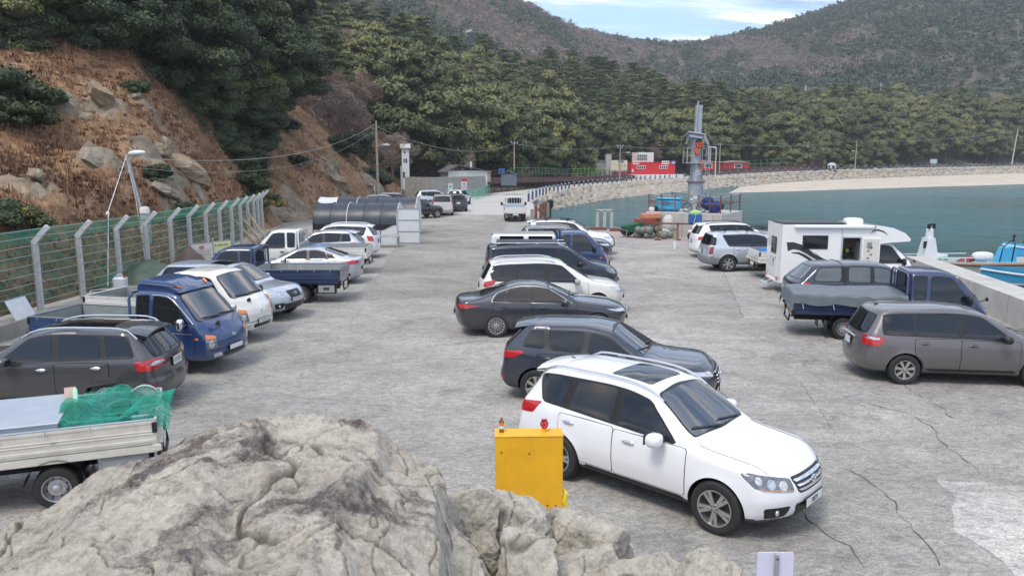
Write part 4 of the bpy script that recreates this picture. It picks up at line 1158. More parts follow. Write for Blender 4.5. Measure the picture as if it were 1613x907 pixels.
carn=dict(L=4.81,W=1.98,H=1.76,fo=.98,wb=2.89,wr=.345,nose=.76,hood=.98,cowl=1.15,cz=1.12,wt=2.05,rake=.38,zb=.24,bs=.03,flare=.012,rim='s5',kt=.08,wins=[(1.55,2.12,2.48,2.50,.06),(2.68,2.66,3.50,3.54,.05),(3.60,3.58,4.45,4.30,.12)],zB=lin((1.2,1.06),(4.6,1.14)),gt=.13,ws=(1.16,1.62,.74,.58),rs=(1.16,1.60,.70,.58),doors=[(1.28,2.58,.38,1.03,2.40,.93),(2.60,3.62,.38,1.05,2.78,.95)],mir=(1.66,1.10),mirm=mat('mirror_grey',(.33,.34,.33),.4),rails=(2.3,4.3,.66,.05),grille=(.40,.62,.80),heads=[dict(poly=[(-.24,.68),(.26,.76),(.38,.93),(-.2,.86)],a=40,m=M_CLEAR,lens=[(-.05,.79,.06),(.12,.82,.05)])],tails=[dict(poly=[(-.04,.93),(.24,.95),(.30,1.16),(-.02,1.10)],a=48)],lower=(.5,.32,.48),fplate=(.5,0),rplate=(.9,0,(.34,.16)),wipers=1)
suv(t,P_WHITE_W,carn)
place(t,4.81,2.405,0,1.25,25.5,A(3.5))
t=thing('van','dark navy van with white roof rack behind the white minivan','van')
star=dict(L=5.125,W=1.92,H=1.87,fo=.92,wb=3.2,wr=.345,nose=.82,hood=1.04,cowl=1.0,cz=1.20,wt=1.95,rake=.22,zb=.24,bs=.0,flare=.008,rim='s6',kt=.09,crown=.04,wid=[(.15,.84),(.28,.93),(.42,.97),(.7,.99),(.95,.98),(1.1,.965),(1.2,.94),(1.80,.80),(2.0,.70)],wins=[(1.22,1.92,2.22,2.24,.06),(2.36,2.34,3.52,3.54,.05),(3.60,3.58,4.84,4.86,.08)],zB=lin((1.,1.13),(5.,1.19)),gt=.15,ws=(1.24,1.77,.78,.64),rs=(1.24,1.72,.70,.62),rx0=-.5,doors=[(1.05,2.30,.38,1.10,2.10,1.0),(2.32,3.50,.38,1.12,2.52,1.02)],mir=(1.5,1.16),mirm=M_TRIM,mirs=(.10,.13,.10),grille=(.40,.68,.84),heads=[dict(poly=[(-.22,.74),(.28,.84),(.38,1.0),(-.2,.92)],a=40,m=M_LAMPD)],tails=[dict(poly=[(-.02,.9),(.16,.9),(.16,1.34),(-.02,1.34)],a=50,m=M_REDD)],lower=(.5,.32,.5),fplate=(.5,0),rplate=(.9,0),wipers=1)
STAR=star
c,sh=suv(t,P_NAVY,star)
place(t,5.125,2.56,0,1.42,29.3,A(0))
b=MB()
for y in(-.56,.56):b.bar((-2.1,y,1.885),(.55,y,1.885),.04,.03,P_WHITE)
for x in(-1.9,-1.2,-.5,.3):b.bar((x,-.6,1.868),(x,.6,1.868),.07,.02,P_WHITE)
b.build('roof_rack',parent=t)
b=MB();b.box((-.85,0,1.905),(2.3,1.05,.03),M_TRIM,r=.015);b.build('solar_panel',parent=t)
t=thing('suv','dark navy SUV with chrome window line between the blue truck and a white SUV','car')
s19=dict(santa,L=4.8,W=1.9,H=1.70,fo=.92,wb=2.78,nose=.78,clad=None,rim='s10',wframe=M_CHROME,wgrow=.03,rails=(2.1,4.3,.6,.04),fplate=(.48,0),emblem=False,heads=[dict(poly=[(-.24,.72),(.30,.80),(.42,.90),(-.18,.84)],a=40,m=M_CLEAR)],grille=(.42,.55,.84))
s19.pop('sunroof');s19.pop('spoiler')
suv(t,P_NAVY,s19,1)
place(t,4.8,2.4,0,2.55,39.0,A(-4))
t=thing('suv','white SUV with black roof bars, farthest of the middle row','car')
s20=dict(santa,L=4.9,W=1.93,H=1.80,nose=.88,hood=1.10,cz=1.22,zB=lin((1.2,1.13),(4.2,1.24)),ws=(1.25,1.66,.72,.56),rs=(1.22,1.64,.68,.54),fo=.9,wb=2.86,doors=[(1.40,2.60,.42,1.11,2.32,1.0),(2.615,3.7,.42,1.13,3.42,1.03)],grille=(.40,.60,.98),bars=2,railm=M_TRIM,fplate=(.52,0),mir=(1.8,1.2),heads=[dict(poly=[(-.18,.84),(.26,.90),(.34,1.02),(-.16,.98)],a=40,m=M_CLEAR)],emblem=False,spoiler=(4.5,.58,1.76),sunroof=[(2.3,-.42),(2.9,-.42),(2.9,.42),(2.3,.42)])
c,sh=suv(t,P_WHITE,s20,1)
place(t,4.9,2.45,0,3.0,41.6,A(-8))
for d in(2.5,3.6):
 q=sh.roof(c.x([d]),np.array([0.]))[0];b=MB();b.bar((q[0],-.66,q[2]+.09),(q[0],.66,q[2]+.09),.07,.04,M_TRIM)
 for y in(-.6,.6):b.box((q[0],y,q[2]+.04),(.08,.06,.10),M_TRIM)
 b.build('cross_bar',parent=t)
t=thing('minivan','taupe grey seven-seater car at the right edge, nearest of the right-hand row','car')
orl=dict(L=4.70,W=1.84,H=1.69,fo=.93,wb=2.76,wr=.335,nose=.78,hood=1.0,cowl=1.20,cz=1.10,wt=2.05,rake=.36,zb=.24,bs=.03,cr=.22,flare=.018,rim='s7',arch=.05,clad=M_CLAD,clad_z=.30,wins=[(1.50,2.10,2.44,2.48,.05),(2.60,2.58,3.46,3.46,.05),(3.54,3.52,4.14,4.16,.12)],zB=lin((1.2,1.045),(4.4,1.12)),gt=.13,ws=(1.14,1.50,.70,.55),rs=(1.10,1.50,.66,.56),doors=[(1.34,2.54,.36,1.02,2.30,.92),(2.555,3.50,.36,1.04,3.30,.94)],mir=(1.70,1.09),mirm=M_TRIM,grille=(.42,.6,.84),ant=(4.1,0,.12,.12),heads=[dict(poly=[(-.24,.72),(.3,.8),(.4,.94),(-.2,.86)],a=40)],tails=[dict(poly=[(-.16,.86),(.26,.86),(.32,1.04),(.05,1.07),(-.16,1.05)],a=45,m=M_RED,clear=[[(-.10,1.0),(.24,.985),(.24,1.035),(.04,1.05)]])],fplate=(.48,0),rplate=(.83,0,(.34,.16)),wipers=1)
c,sh=suv(t,P_BROWN,orl)
place(t,4.665,2.33,0,10.10,17.5,A(-7))
for sg in(-1,1):c.side_panel('fuel_flap',[(4.02+.085*cos_(i*.45),.93+.085*sin_(i*.45)) for i in range(14)],P_BROWN,sg,off=.006)
b=MB();p=sh.frontal(np.array([0.]),np.array([.97]),0,-1)[0];b.box((p[0]-.01,0,.965),(.03,.8,.045),M_CHROME,r=.01);b.build('tailgate_strip',parent=t)
c.end_panel('bumper_skid',rounded([(-.5,.42),(.5,.42),(.44,.31),(-.44,.31)],.04),M_ALLOY_D,-1,off=.008)
t=thing('pickup_truck','dark blue-grey pickup with a matching hard top between the motorhome and the blue truck','pickup')
ks=dict(L=4.99,W=1.91,H=1.71,fo=.90,wb=3.06,wr=.36,nose=.86,hood=1.04,cowl=1.30,cz=1.14,wt=2.0,zb=.34,bs=.02,flare=.02,rim='s5',crown=.06,rear=[(.3,.10),(.5,.02),(.62,0),(1.05,.02),(1.12,.10),(1.60,.62),(1.8,.80)],wins=[(1.60,2.06,2.50,2.52,.06),(2.66,2.62,3.28,3.32,.05),(3.56,3.52,4.20,4.42,.16)],zB=lin((1.2,1.09),(4.6,1.16)),gt=.14,ws=(1.17,1.57,.70,.55),rs=(1.18,1.54,.68,.54),glass=M_GLASS_L,doors=[(1.40,2.58,.44,1.07,2.36,.96),(2.60,3.40,.44,1.08,3.2,.97)],mir=(1.78,1.14),grille=(.42,.66,.86),heads=[dict(poly=[(-.24,.76),(.3,.84),(.36,.98),(-.2,.92)],a=40)],tails=[dict(poly=[(-.02,.86),(.2,.86),(.2,1.10),(-.02,1.10)],a=48,m=M_RED)],fplate=(.5,0),rplate=(.80,.1,(.34,.16),'bars'))
c,sh=suv(t,P_GREYB,ks)
place(t,4.99,2.5,0,11.40,25.1,A(-2))
p=sh.roof(c.x(np.full(9,3.46)),LS(-.68,.68,9),.004)
b=MB();b.tube([tuple(q) for q in p],.012,6,M_GAP);b.build('canopy_seam',parent=t)
for sg in(-1,1):
 c.side_panel('canopy_gap',[(3.44,1.0),(3.47,1.0),(3.47,1.66),(3.44,1.66)],M_GAP,sg,off=.004,n=24)
 c.side_panel('side_stripe',rounded([(1.5,.93),(4.3,.985),(4.3,1.02),(1.5,.965)],.02),M_TRIM,sg,off=.010)
t=thing('suv','silver SUV with grey lower body and black roof rack beside the motorhome','car')
rex=dict(L=4.72,W=1.87,H=1.76,fo=.85,wb=2.82,wr=.37,nose=.82,hood=1.05,cowl=1.30,cz=1.16,wt=2.02,rake=.30,zb=.32,bs=.02,flare=.025,rim='s6',clad=mat('grey_lower_body',(.20,.205,.215),.5,.2),clad_z=.66,crown=.05,wins=[(1.60,2.08,2.48,2.50,.05),(2.60,2.58,3.36,3.38,.05),(3.42,3.40,3.90,3.62,.06)],zB=lin((1.2,1.11),(4.5,1.16)),gt=.13,ws=(1.20,1.62,.70,.56),rs=(1.18,1.60,.72,.60),doors=[(1.40,2.54,.46,1.08,2.34,1.0),(2.56,3.44,.46,1.09,3.26,1.01)],hm=P_SILV,mir=(1.78,1.16),heads=[dict(poly=[(-.2,.8),(.3,.86),(.34,1.0),(-.2,.96)],a=40)],tails=[dict(poly=[(-.02,.80),(.13,.80),(.14,1.13),(-.02,1.13)],a=50,m=M_REDD)],rplate=(.86,0,(.34,.16)),grille=(.4,.7,.9),fplate=(.5,0))
c,sh=suv(t,P_SILV,rex)
place(t,4.72,2.36,0,10.85,35.35,A(1.5))
for sg in(-1,1):
 c.side_panel('rear_quarter_glass',rounded([(4.22,1.18),(4.50,1.18),(4.36,1.58),(4.16,1.50)],.05),M_GLASS,sg,off=.008,n=24)
b=MB()
for y in(-.52,.52):b.tube([(1.0,y,1.78),(.75,y,1.88),(-1.55,y,1.88),(-1.75,y,1.79)],.022,6,M_TRIM)
for x in(.6,0,-.7,-1.4):b.bar((x,-.55,1.86),(x,.55,1.86),.05,.03,M_TRIM)
for x in(.6,-.4,-1.4):
 for y in(-.5,.5):b.box((x,y,1.81),(.07,.05,.12),M_TRIM)
b.tube([(.75,-.5,1.95),(-1.4,-.5,1.95),(-1.4,.5,1.95),(.75,.5,1.95)],.015,6,M_TRIM,closed=True)
b.build('roof_rack',parent=t,smooth=True)
t=thing('suv','white SUV mostly hidden behind the silver SUV with the roof rack','car')
s21=dict(s20);s21.pop('sunroof')
suv(t,P_WHITE,s21,1);place(t,4.9,2.45,0,11.55,40.1,A(2))
t=thing('saloon_car','pale blue car of which only the roof shows left of the motorhome','car')
s22=dict(k7,wframe=M_TRIM,rim='s10');suv(t,P_SILVB,s22,1);place(t,4.97,2.485,0,14.6,39.4,A(3))
t=thing('suv','dark grey SUV with silver roof rails on the left, its tail towards the open lane','car')
sor=dict(L=4.685,W=1.885,H=1.70,fo=.94,wb=2.70,wr=.365,nose=.80,hood=1.02,cowl=1.30,cz=1.13,wt=2.08,rake=.50,zb=.26,bs=.045,cr=.20,flare=.02,rim='s5',clad=M_CLAD,clad_z=.36,wins=[(1.60,2.14,2.56,2.60,.06),(2.74,2.70,3.46,3.54,.06),(3.64,3.56,3.98,4.16,.08)],zB=lin((1.2,1.06),(4.2,1.16)),gt=.135,ws=(1.165,1.57,.70,.55),rs=(1.12,1.555,.66,.52),doors=[(1.40,2.66,.40,1.04,2.42,.94),(2.675,3.70,.40,1.06,3.46,.97)],hm=M_CHROME,mir=(1.80,1.11),rails=(1.95,4.15,.62,.055),railm=M_RAIL,grille=(.4,.6,.8),heads=[dict(poly=[(-.24,.74),(.3,.82),(.4,.94),(-.2,.88)],a=40)],tails=[dict(poly=[(-.34,.98),(-.10,.90),(.26,.89),(.30,1.08),(-.08,1.10),(-.34,1.06)],a=42,m=M_RED,clear=[[(-.30,1.0),(-.06,.96),(.06,1.0),(-.04,1.05),(-.3,1.04)]])],reflect=(.10,.56,.035,.10),rplate=(.93,0,(.40,.17),'bars'),fplate=(.5,0),spoiler=(4.12,.60,1.655),sunroof=[(2.2,-.44),(3.6,-.44),(3.6,.44),(2.2,.44)],ant=(4.0,.0,.16,.14))
c,sh=suv(t,P_GREYM,sor)
place(t,4.685,2.34,0,-9.1,15.45,A(181))
for sg in(-1,1):c.side_panel('fuel_flap',[(3.98+.085*cos_(i*.45),.93+.085*sin_(i*.45)) for i in range(14)],P_GREYM,sg,off=.006)
c.wiper(.05,1.17,-.45,1.2,-1,-.2)
t=thing('pickup_truck','silver-blue pickup with its nose to the lane beside the white truck','pickup')
kp=dict(ks,glass=M_GLASS,nose=.84,heads=[dict(poly=[(-.24,.76),(.26,.80),(.42,.98),(-.2,.93)],a=40,m=M_CLEAR,ind=[(.24,.83),(.38,.93),(.36,.96),(.22,.88)],indm=M_ORANGE)],grille=(.34,.72,.93),barm=M_TRIM,lower=(.56,.36,.56),fogs=[(.68,.50,.15,.09)],fplate=(.66,0,(.5,.11),'bars'),sunroof=[(2.2,-.4),(2.8,-.4),(2.8,.4),(2.2,.4)])
suv(t,P_SILVB,kp)
place(t,4.99,2.5,0,-9.1,24.8,A(-17))
t=thing('saloon_car','silver saloon car parked between the dark blue truck and the white truck','car')
son=dict(k7,L=4.82,H=1.47,wb=2.795,wframe=M_CHROME,rim='s10',tails=[dict(poly=[(-.30,.88),(.10,.80),(.46,.88),(.10,.98),(-.30,.96)],a=48,m=M_RED)],top=sedan_top(4.82,1.47,.96,1.42,1.02,2.25,3.05,4.20,1.09,.70))
suv(t,P_SILV,son)
place(t,4.82,2.41,0,-8.45,31.6,A(181))
t=thing('suv','silver SUV with slim red tail lights beside the white SUV by the tent','car')
s9=dict(tucson,L=4.41,tails=[dict(poly=[(-.16,.94),(.1,.92),(.42,1.06),(.2,1.10),(-.16,1.06)],a=48,m=M_RED)])
suv(t,P_SILV,s9,1)
place(t,4.41,2.2,0,-9.2,37.3,A(181))
t=thing('suv','white SUV with tall red tail lights next to the black tunnel tent','car')
s10=dict(santa,L=4.70,tails=[dict(poly=[(-.04,.88),(.2,.90),(.26,1.16),(-.02,1.14)],a=48,m=M_RED)]);s10.pop('sunroof')
suv(t,P_WHITE,s10,1)
place(t,4.70,2.35,0,-9.1,39.9,A(181))
t=thing('estate_car','dark blue hatchback nosing out behind the tunnel tent','car')
bm=dict(tucson,H=1.5,L=4.4);bm['wins']=tucson['wins'];bm['zB']=lin((1.2,.99),(4.2,1.08));bm['gt']=.11;bm['ws']=(1.10,1.38,.68,.53);bm['rs']=(1.08,1.36,.58,.46);bm.pop('spoiler')
suv(t,P_NAVY,bm,1);place(t,4.4,2.2,0,-10.1,65.2,A(-22))
t=thing('pickup_truck','black pickup with hard top beside the pale silver van','pickup')
suv(t,P_BLACK,dict(ks,glass=M_GLASS),1);place(t,4.99,2.5,0,-8.2,66.9,A(38))
t=thing('van','pale silver van showing its tailgate beside the black pickup','van')
sv=dict(star,tails=[dict(poly=[(-.02,.9),(.16,.9),(.16,1.40),(-.02,1.40)],a=50,m=M_RED)])
suv(t,paint('paint_champagne',(.50,.48,.47),.4,.38),sv,1);place(t,5.125,2.56,0,-6.35,71.9,A(95))
t=thing('suv','black SUV half hidden behind the pale silver van','car')
suv(t,P_BLACK,dict(s19),1);place(t,4.8,2.4,0,-5.5,77.2,A(100))
for i,(x,y,a,p_,lb) in enumerate([(-11.6,73.0,10,P_BLACK,'black SUV second from the white tower, in the far group'),(-11.2,77.5,8,P_NAVY,'dark SUV closest to the foot of the white tower'),(-8.1,84.5,12,P_SILV,'silver SUV in front of the concrete wall with two signs'),(-5.9,87.5,80,P_WHITE,'white SUV beside the green railings, farthest of the far group')]):
 t=thing('suv',lb,'car');suv(t,p_,dict(s19,wframe=M_TRIM),1);place(t,4.8,2.4,0,x,y,A(a))
t=thing('car','white car parked on the distant shore road under the dark trees','car')
suv(t,P_WHITE,dict(s19,wframe=M_TRIM),1)
place(t,4.8,2.4,0,164,283,A(176));FARCAR=t
# == TRUCKS
def cab_shell(Lc=2.15,W=1.72):
 top=[(-.4,.90),(0,.93),(.06,1.02),(.30,1.19),(.36,1.22),(.98,1.87),(1.25,1.945),(1.7,1.955),(Lc,1.935),(Lc+.4,1.93)]
 front=[(.2,.10),(.36,.03),(.5,0),(.8,.01),(.95,.07),(1.1,.2)]
 rear=[(.2,0),(2.2,.03)]
 wid=[(.2,.95),(.38,.975),(.6,.995),(.98,1.0),(1.12,.985),(1.18,.955),(1.85,.82),(2.1,.72)]
 return Shell(Lc,W,top,front,rear,wid,zb=.36,cf=.20,cr=.03,crown=.035,bs=0,tf=.05,tr=0,kt=.11,ke=.07,kb=.05,sig=.05,fl=[(Lc/2-1.08,.34)],flw=.012)
def truck(root,pm,bed_m=None,inner=M_BEDGREY,bed=True,guard=True,guard_m=None,mirror_m=M_TRIM,plate=None,stripe=None,lod=2,tail='porter',rear_rim='steel',bed_d=(2.25,5.10),headlamp=True,box=True):
 sh=cab_shell();Lc,W=sh.L,sh.W;bed_m=bed_m or pm
 X=lambda d:Lc/2-d
 shell_object(sh,root,pm,[(X(1.08),.33)],.05,None,0,(50,18,22))
 c=Car(sh,root,pm)
 for sg in(-1,1):add_wheel(root,X(1.08),sg*(W/2-.13),.33,.20,'s6' if rear_rim!='steel' else 'steel',rr=.62)
 zT=lambda d:float(sh.top(X(d)))-.15
 c.window(lambda d:1.17+0*np.asarray(d),zT,.62,1.08,1.58,1.60,r=.05)
 c.window(lambda d:1.20+0*np.asarray(d),zT,1.72,1.70,2.02,2.03,r=.07)
 c.windshield(1.26,1.815,.74,.62,x0=-.3,bow=.02)
 c.door(.48,1.66,.50,1.13,arches=[(1.08,.33)],R_=.42,handle=1.50,hm=M_TRIM,hz=1.0)
 c.mirror(.70,1.22,mirror_m,size=(.07,.10,.14),out=.12)
 p=sh.side(-1,np.array([X(.2)]),np.array([1.08]))[0]
 b=MB();b.tube([(p[0],p[1]+.05,p[2]),(p[0]+.10,p[1]-.16,p[2]+.10)],.012,6,M_TRIM);b.ell((p[0]+.10,p[1]-.20,p[2]+.12),(.03,.09,.06),12,8,M_TRIM)
 b.build('side_mirror',parent=root,smooth=True)
 c.wiper(.62,1.28,.05,1.31,1,-.3);c.wiper(.0,1.28,-.58,1.31,1,-.3)
 for sg in(-1,1):
  h=c.corner_panel('headlight',rounded([(-.16,.62),(.12,.64),(.14,.98),(-.10,.93)],.03),M_LAMPD,1,sg,R(38),back=.5,ins=.45)
  c.corner_panel('indicator',rounded([(-.13,.86),(.12,.87),(.13,.97),(-.10,.925)],.02),M_ORANGE,1,sg,R(38),parent=h,off=.012,back=.5,ins=.45,n=24)
  c.corner_panel('lens',[(0.0+.075*cos_(i*.45),.745+.085*sin_(i*.45)) for i in range(14)],M_CLEAR,1,sg,R(38),parent=h,off=.012,back=.5,ins=.45,n=20)
  c.side_panel('side_indicator',[(.42+.05*cos_(i*.45),.87+.025*sin_(i*.45)) for i in range(14)],M_ORANGE,sg,off=.012,n=16,rings=2)
  c.end_panel('fog_light',rounded([(sg*.56-.10,.52),(sg*.56+.10,.52),(sg*.56+.10,.43),(sg*.56-.10,.43)],.03),M_CLEAR,1,off=.010,n=24)
 c.end_panel('bumper_grille',rounded([(-.40,.52),(.40,.52),(.40,.42),(-.40,.42)],.03),M_TRIM,1,off=.008)
 c.end_panel('bumper_seam',[(-.78,.60),(.78,.60),(.78,.588),(-.78,.588)],M_GAP,1,off=.004)
 p=sh.frontal(np.array([0.]),np.array([.86]))[0]
 b=MB();th=[2*PI*i/18 for i in range(18)]
 b.tube([(p[0]+.012,.06*cos_(t),.86+.035*sin_(t)) for t in th],.007,6,M_CHROME,closed=True)
 b.bar((p[0]+.012,.028,.835),(p[0]+.012,.018,.885),.01,.01,M_CHROME);b.bar((p[0]+.012,-.018,.835),(p[0]+.012,-.028,.885),.01,.01,M_CHROME)
 b.build('emblem',parent=root,smooth=True)
 c.plate(1,.585,0,(.5,.11),plate)
 if stripe:
  for sg in(-1,1):c.side_panel('side_stripe',rounded([(.52,.995),(1.62,.995),(1.62,.965),(.52,.965)],.01),stripe,sg,off=.011)
 b=MB()
 for y in(-.36,.36):b.bar((X(.6),y,.52),(X(5.0),y,.52),.07,.14,M_UNDER)
 for d in(1.9,2.8,3.75,4.8):b.bar((X(d),-.36,.52),(X(d),.36,.52),.08,.10,M_UNDER)
 b.bar((X(3.75),-.7,.30),(X(3.75),.7,.30),.10,.10,M_UNDER);b.ell((X(3.75),0,.30),(.16,.14,.14),12,8,M_UNDER)
 b.build('chassis',parent=root)
 for sg in(-1,1):
  add_wheel(root,X(3.75),sg*(W/2-.20),.305,.36,rear_rim,rr=.62)
  a=MB();th=LS(.15,PI-.15,12)
  for i in range(11):
   p0=(X(3.75)+.40*cos_(th[i]),.33+.40*sin_(th[i]));p1=(X(3.75)+.40*cos_(th[i+1]),.33+.40*sin_(th[i+1]))
   a.add([(p0[0],sg*.44,p0[1]),(p0[0],sg*.86,p0[1]),(p1[0],sg*.86,p1[1]),(p1[0],sg*.44,p1[1]),(p0[0],sg*.44,p0[1]+.01),(p0[0],sg*.86,p0[1]+.012),(p1[0],sg*.86,p1[1]+.012),(p1[0],sg*.44,p1[1]+.01)],[(0,1,2,3),(4,7,6,5),(0,4,5,1),(2,6,7,3)],M_TRIM)
  a.build('mudguard',parent=root)
  m=MB();m.box((X(4.20),sg*.64,.30),(.015,.40,.42),M_TRIM);m.build('mud_flap',parent=root)
  if box and sg>0 or box=='both':
   q=MB();q.box((X(4.62),sg*.70,.50),(.66,.20,.34),M_BEDGREY if pm!=P_BLUED else M_TRIM,r=.02);q.box((X(4.62),sg*.805,.50),(.56,.012,.26),M_BEDGREY,r=.005)
   for dx in(-.05,.05):q.box((X(4.62)+dx,sg*.814,.51),(.08,.014,.09),M_TRIM,r=.004)
   q.build('tool_box',parent=root)
 q=MB();q.box((X(2.55),-.60,.50),(.62,.30,.30),M_UNDER,r=.06);q.build('fuel_tank',parent=root,smooth=True)
 if bed:
  d0,d1=bed_d;Lb=d1-d0;xm=X((d0+d1)/2);zf,hs,wb_=.80,.37,1.72
  b=MB();b.box((xm,0,zf-.06),(Lb,wb_-.02,.12),bed_m,r=.01);b.build('bed_floor',parent=root)
  b=MB();b.box((xm,0,zf+.008),(Lb-.07,wb_-.12,.012),inner)
  for i in range(9):b.box((xm,-.72+.18*i,zf+.017),(Lb-.12,.06,.012),inner)
  b.build('bed_liner',parent=root)
  for sg in(-1,1):
   b=MB();y=sg*(wb_/2-.02)
   b.box((xm,y,zf+hs/2+.01),(Lb-.01,.035,hs),bed_m,r=.008)
   for z,hh in((zf+.07,.045),(zf+.17,.018),(zf+.21,.018),(zf+hs-.03,.045)):b.box((xm,y+sg*.019,z),(Lb-.05,.014,hh),bed_m,r=.005)
   b.box((xm,y-sg*.021,zf+hs/2+.005),(Lb-.10,.010,hs-.03),inner)
   b.box((xm,y,zf+hs+.012),(Lb-.02,.05,.012),inner)
   o=b.build('side_board',parent=root)
   k=MB()
   for i in range(5):k.tube([(X(d0+.3+i*.56),y+sg*.03,zf+hs-.005),(X(d0+.3+i*.56),y+sg*.045,zf+hs-.06)],.008,6,M_RAIL)
   k.build('rope_hook',parent=o)
   k=MB();k.box((X(d1)+.03,y+sg*.024,zf+hs*.72),(.07,.03,.16),M_TRIM,r=.008);k.build('latch',parent=o);k=MB();k.box((X(d1)+.015,y+sg*.03,zf-.04),(.12,.04,.10),M_TRIM if pm is not P_WHITE_W else bed_m,r=.01);k.build('hinge',parent=o)
  b=MB();b.box((X(d1)+.018,0,zf+hs/2+.01),(.035,wb_-.06,hs),bed_m,r=.008)
  b.box((X(d1)+.038,0,zf+hs/2),(.010,wb_-.14,hs-.03),inner)
  for z in(zf+.08,zf+.19,zf+.30):b.box((X(d1)-.004,0,z),(.014,wb_-.2,.02),bed_m,r=.005)
  b.build('tail_board',parent=root)
  b=MB();b.box((X(d0)-.02,0,zf+hs/2+.05),(.04,wb_-.06,hs+.10),inner,r=.006);b.build('head_board',parent=root)
  for sg in(-1,1):
   b=MB();b.box((X(d1)+.0,sg*.66,.66),(.06,.26,.11),M_TRIM,r=.01)
   o=b.build('tail_light',parent=root)
   k=MB();k.box((X(d1)-.032,sg*.70,.66),(.012,.12,.085),M_RED,r=.004);k.box((X(d1)-.032,sg*.59,.66),(.012,.07,.085),M_ORANGE,r=.004);k.build('lens',parent=o)
  b=MB();b.tube([(X(d1)-.02,-.40,.66),(X(d1)-.05,-.40,.42),(X(d1)-.05,.40,.42),(X(d1)-.02,.40,.66)],.025,8,M_TRIM);b.build('rear_guard',parent=root,smooth=True)
  b=MB();b.box((X(d1)-.035,0,.60),(.02,.44,.12),M_PLATE,r=.004);b.build('number_plate',parent=root)
 if guard:
  gm=guard_m or pm;x=X(2.20)
  b=MB()
  for sg in(-1,1):b.tube([(x,sg*.80,.82),(x,sg*.80,1.72),(x+.02,sg*.70,1.86)],.032,8,gm)
  b.tube([(x+.02,-.70,1.86),(x+.02,.70,1.86)],.032,8,gm)
  for z in(1.30,):b.tube([(x,-.80,z),(x,.80,z)],.022,8,gm)
  for y in(-.45,-.22,0,.22,.45):b.tube([(x,y,1.30),(x,y,1.86)],.014,6,gm)
  b.build('guard_frame',parent=root,smooth=True)
  c.end_panel('rear_window',rounded([(-.6,1.35),(.6,1.35),(.54,1.76),(-.54,1.76)],.06),M_GLASS,-1,off=.008,x0=-.2)
 return sh,c
TX=lambda d:2.15/2-d
def tplace(t,x,y,a):
 place(t,2.15,1.1,0,x,y,A(a))
t=thing('cargo_truck','white cargo truck at bottom left with its bed loaded under a green net','truck')
truck(t,P_WHITE_W,bed_m=mat('bed_ivory',(.62,.595,.53),.55,col2=(.50,.455,.38),vscale=3.5,bump=.15),inner=M_ALUM,rear_rim='porter',box='both');tplace(t,-9.22,10.32,201);T1=t
t=thing('cargo_truck','blue cargo truck with a roof fairing beside the dark grey SUV on the left','truck')
sh,c=truck(t,P_BLUE,inner=M_BEDGREEN,mirror_m=M_CHROME,stripe=M_RAIL);tplace(t,-7.62,18.4,-14.5);T3=t
b=MB()
fa=[(.96,1.88),(1.02,1.96),(1.18,2.06),(1.5,2.13),(2.05,2.15),(2.08,2.05),(2.08,1.88),(1.4,1.88)]
V=[];n=len(fa)
for y,k,z0 in((-.64,.88,0),(-.50,1,1),(.50,1,1),(.64,.88,0)):
 for d,z in fa:V.append((TX(d),y,1.88+(z-1.88)*(1 if z0 else.62)))
F=[tuple(range(n))[::-1],tuple(3*n+i for i in range(n))]
for s_ in range(3):
 for i in range(n):F.append((s_*n+i,s_*n+(i+1)%n,(s_+1)*n+(i+1)%n,(s_+1)*n+i))
b.add(V,F,P_BLUE);o=b.build('roof_fairing',parent=t,smooth=True,angle=28)
for z_,d_ in((2.12,1.2),(2.06,1.2)):
 k=MB();k.bar((TX(1.0),-.66,z_-.05),(TX(2.0),-.66,z_+.0),.012,.012,M_GAP);k.build('fairing_groove',parent=o)
for sg in(-1,1):
 k=MB();k.bar((TX(1.02),sg*.46,1.98),(TX(1.16),sg*.54,2.05),.05,.02,M_ORANGE);k.build('marker_strip',parent=o)
zT=lambda d:float(sh.top(TX(d)))-.15
for sg in(-1,1):
 dd=[.50,.66,.84,1.05,1.2,1.4,1.60];zz=[1.20,1.36,1.54,1.72,1.80,1.82,1.82]
 p=sh.side(sg,TX(np.array(dd)),np.array(zz),.02);k=MB();k.tube([tuple(q) for q in p],.022,6,M_CHROME);k.build('rain_visor',parent=t,smooth=True)
t=thing('cargo_truck','white cargo truck with red side stripe beside the blue truck with fairing','truck')
truck(t,P_WHITE_W,inner=M_BEDGREEN,stripe=mat('stripe_red',(.40,.03,.03),.5),plate='bars');tplace(t,-7.9,21.4,-14.5)
t=thing('cargo_truck','dark blue cargo truck with an empty grey bed, tail to the lane','truck')
truck(t,P_BLUED,inner=M_BEDGREY);tplace(t,-9.95,27.5,181)
t=thing('cargo_truck','white cargo truck with a blue bundle on its bed, in front of the silver SUV','truck')
truck(t,P_WHITE_W,inner=M_BEDGREY);tplace(t,-10.3,34.4,181);T8=t
t=thing('cargo_truck','blue truck with a white windowed canopy on its bed behind the navy van','truck')
truck(t,P_BLUE);tplace(t,3.05,33.4,-1)
b=MB();b.box((TX(3.65),0,1.47),(2.7,1.66,.74),P_WHITE,r=.10);o=b.build('canopy',parent=t,smooth=True,angle=30)
for sg in(-1,1):
 for d_ in(2.95,4.15):
  k=MB();k.box((TX(d_),sg*.832,1.56),(1.0,.012,.42),M_GLASS,r=.005);k.build('canopy_window',parent=o)
k=MB();k.box((TX(5.0)-.006,0,1.56),(.012,1.2,.42),M_GLASS,r=.005);k.build('canopy_window',parent=o)
t=thing('cargo_truck','dark blue truck with a grey sheet over its bed, right-hand row','truck')
truck(t,P_BLUED,inner=M_BEDGREY,rear_rim='porter');tplace(t,11.9,21.45,-11);T26=t
t=thing('cargo_truck','small white truck with blue and grey clutter in its bed beside the motorhome','truck')
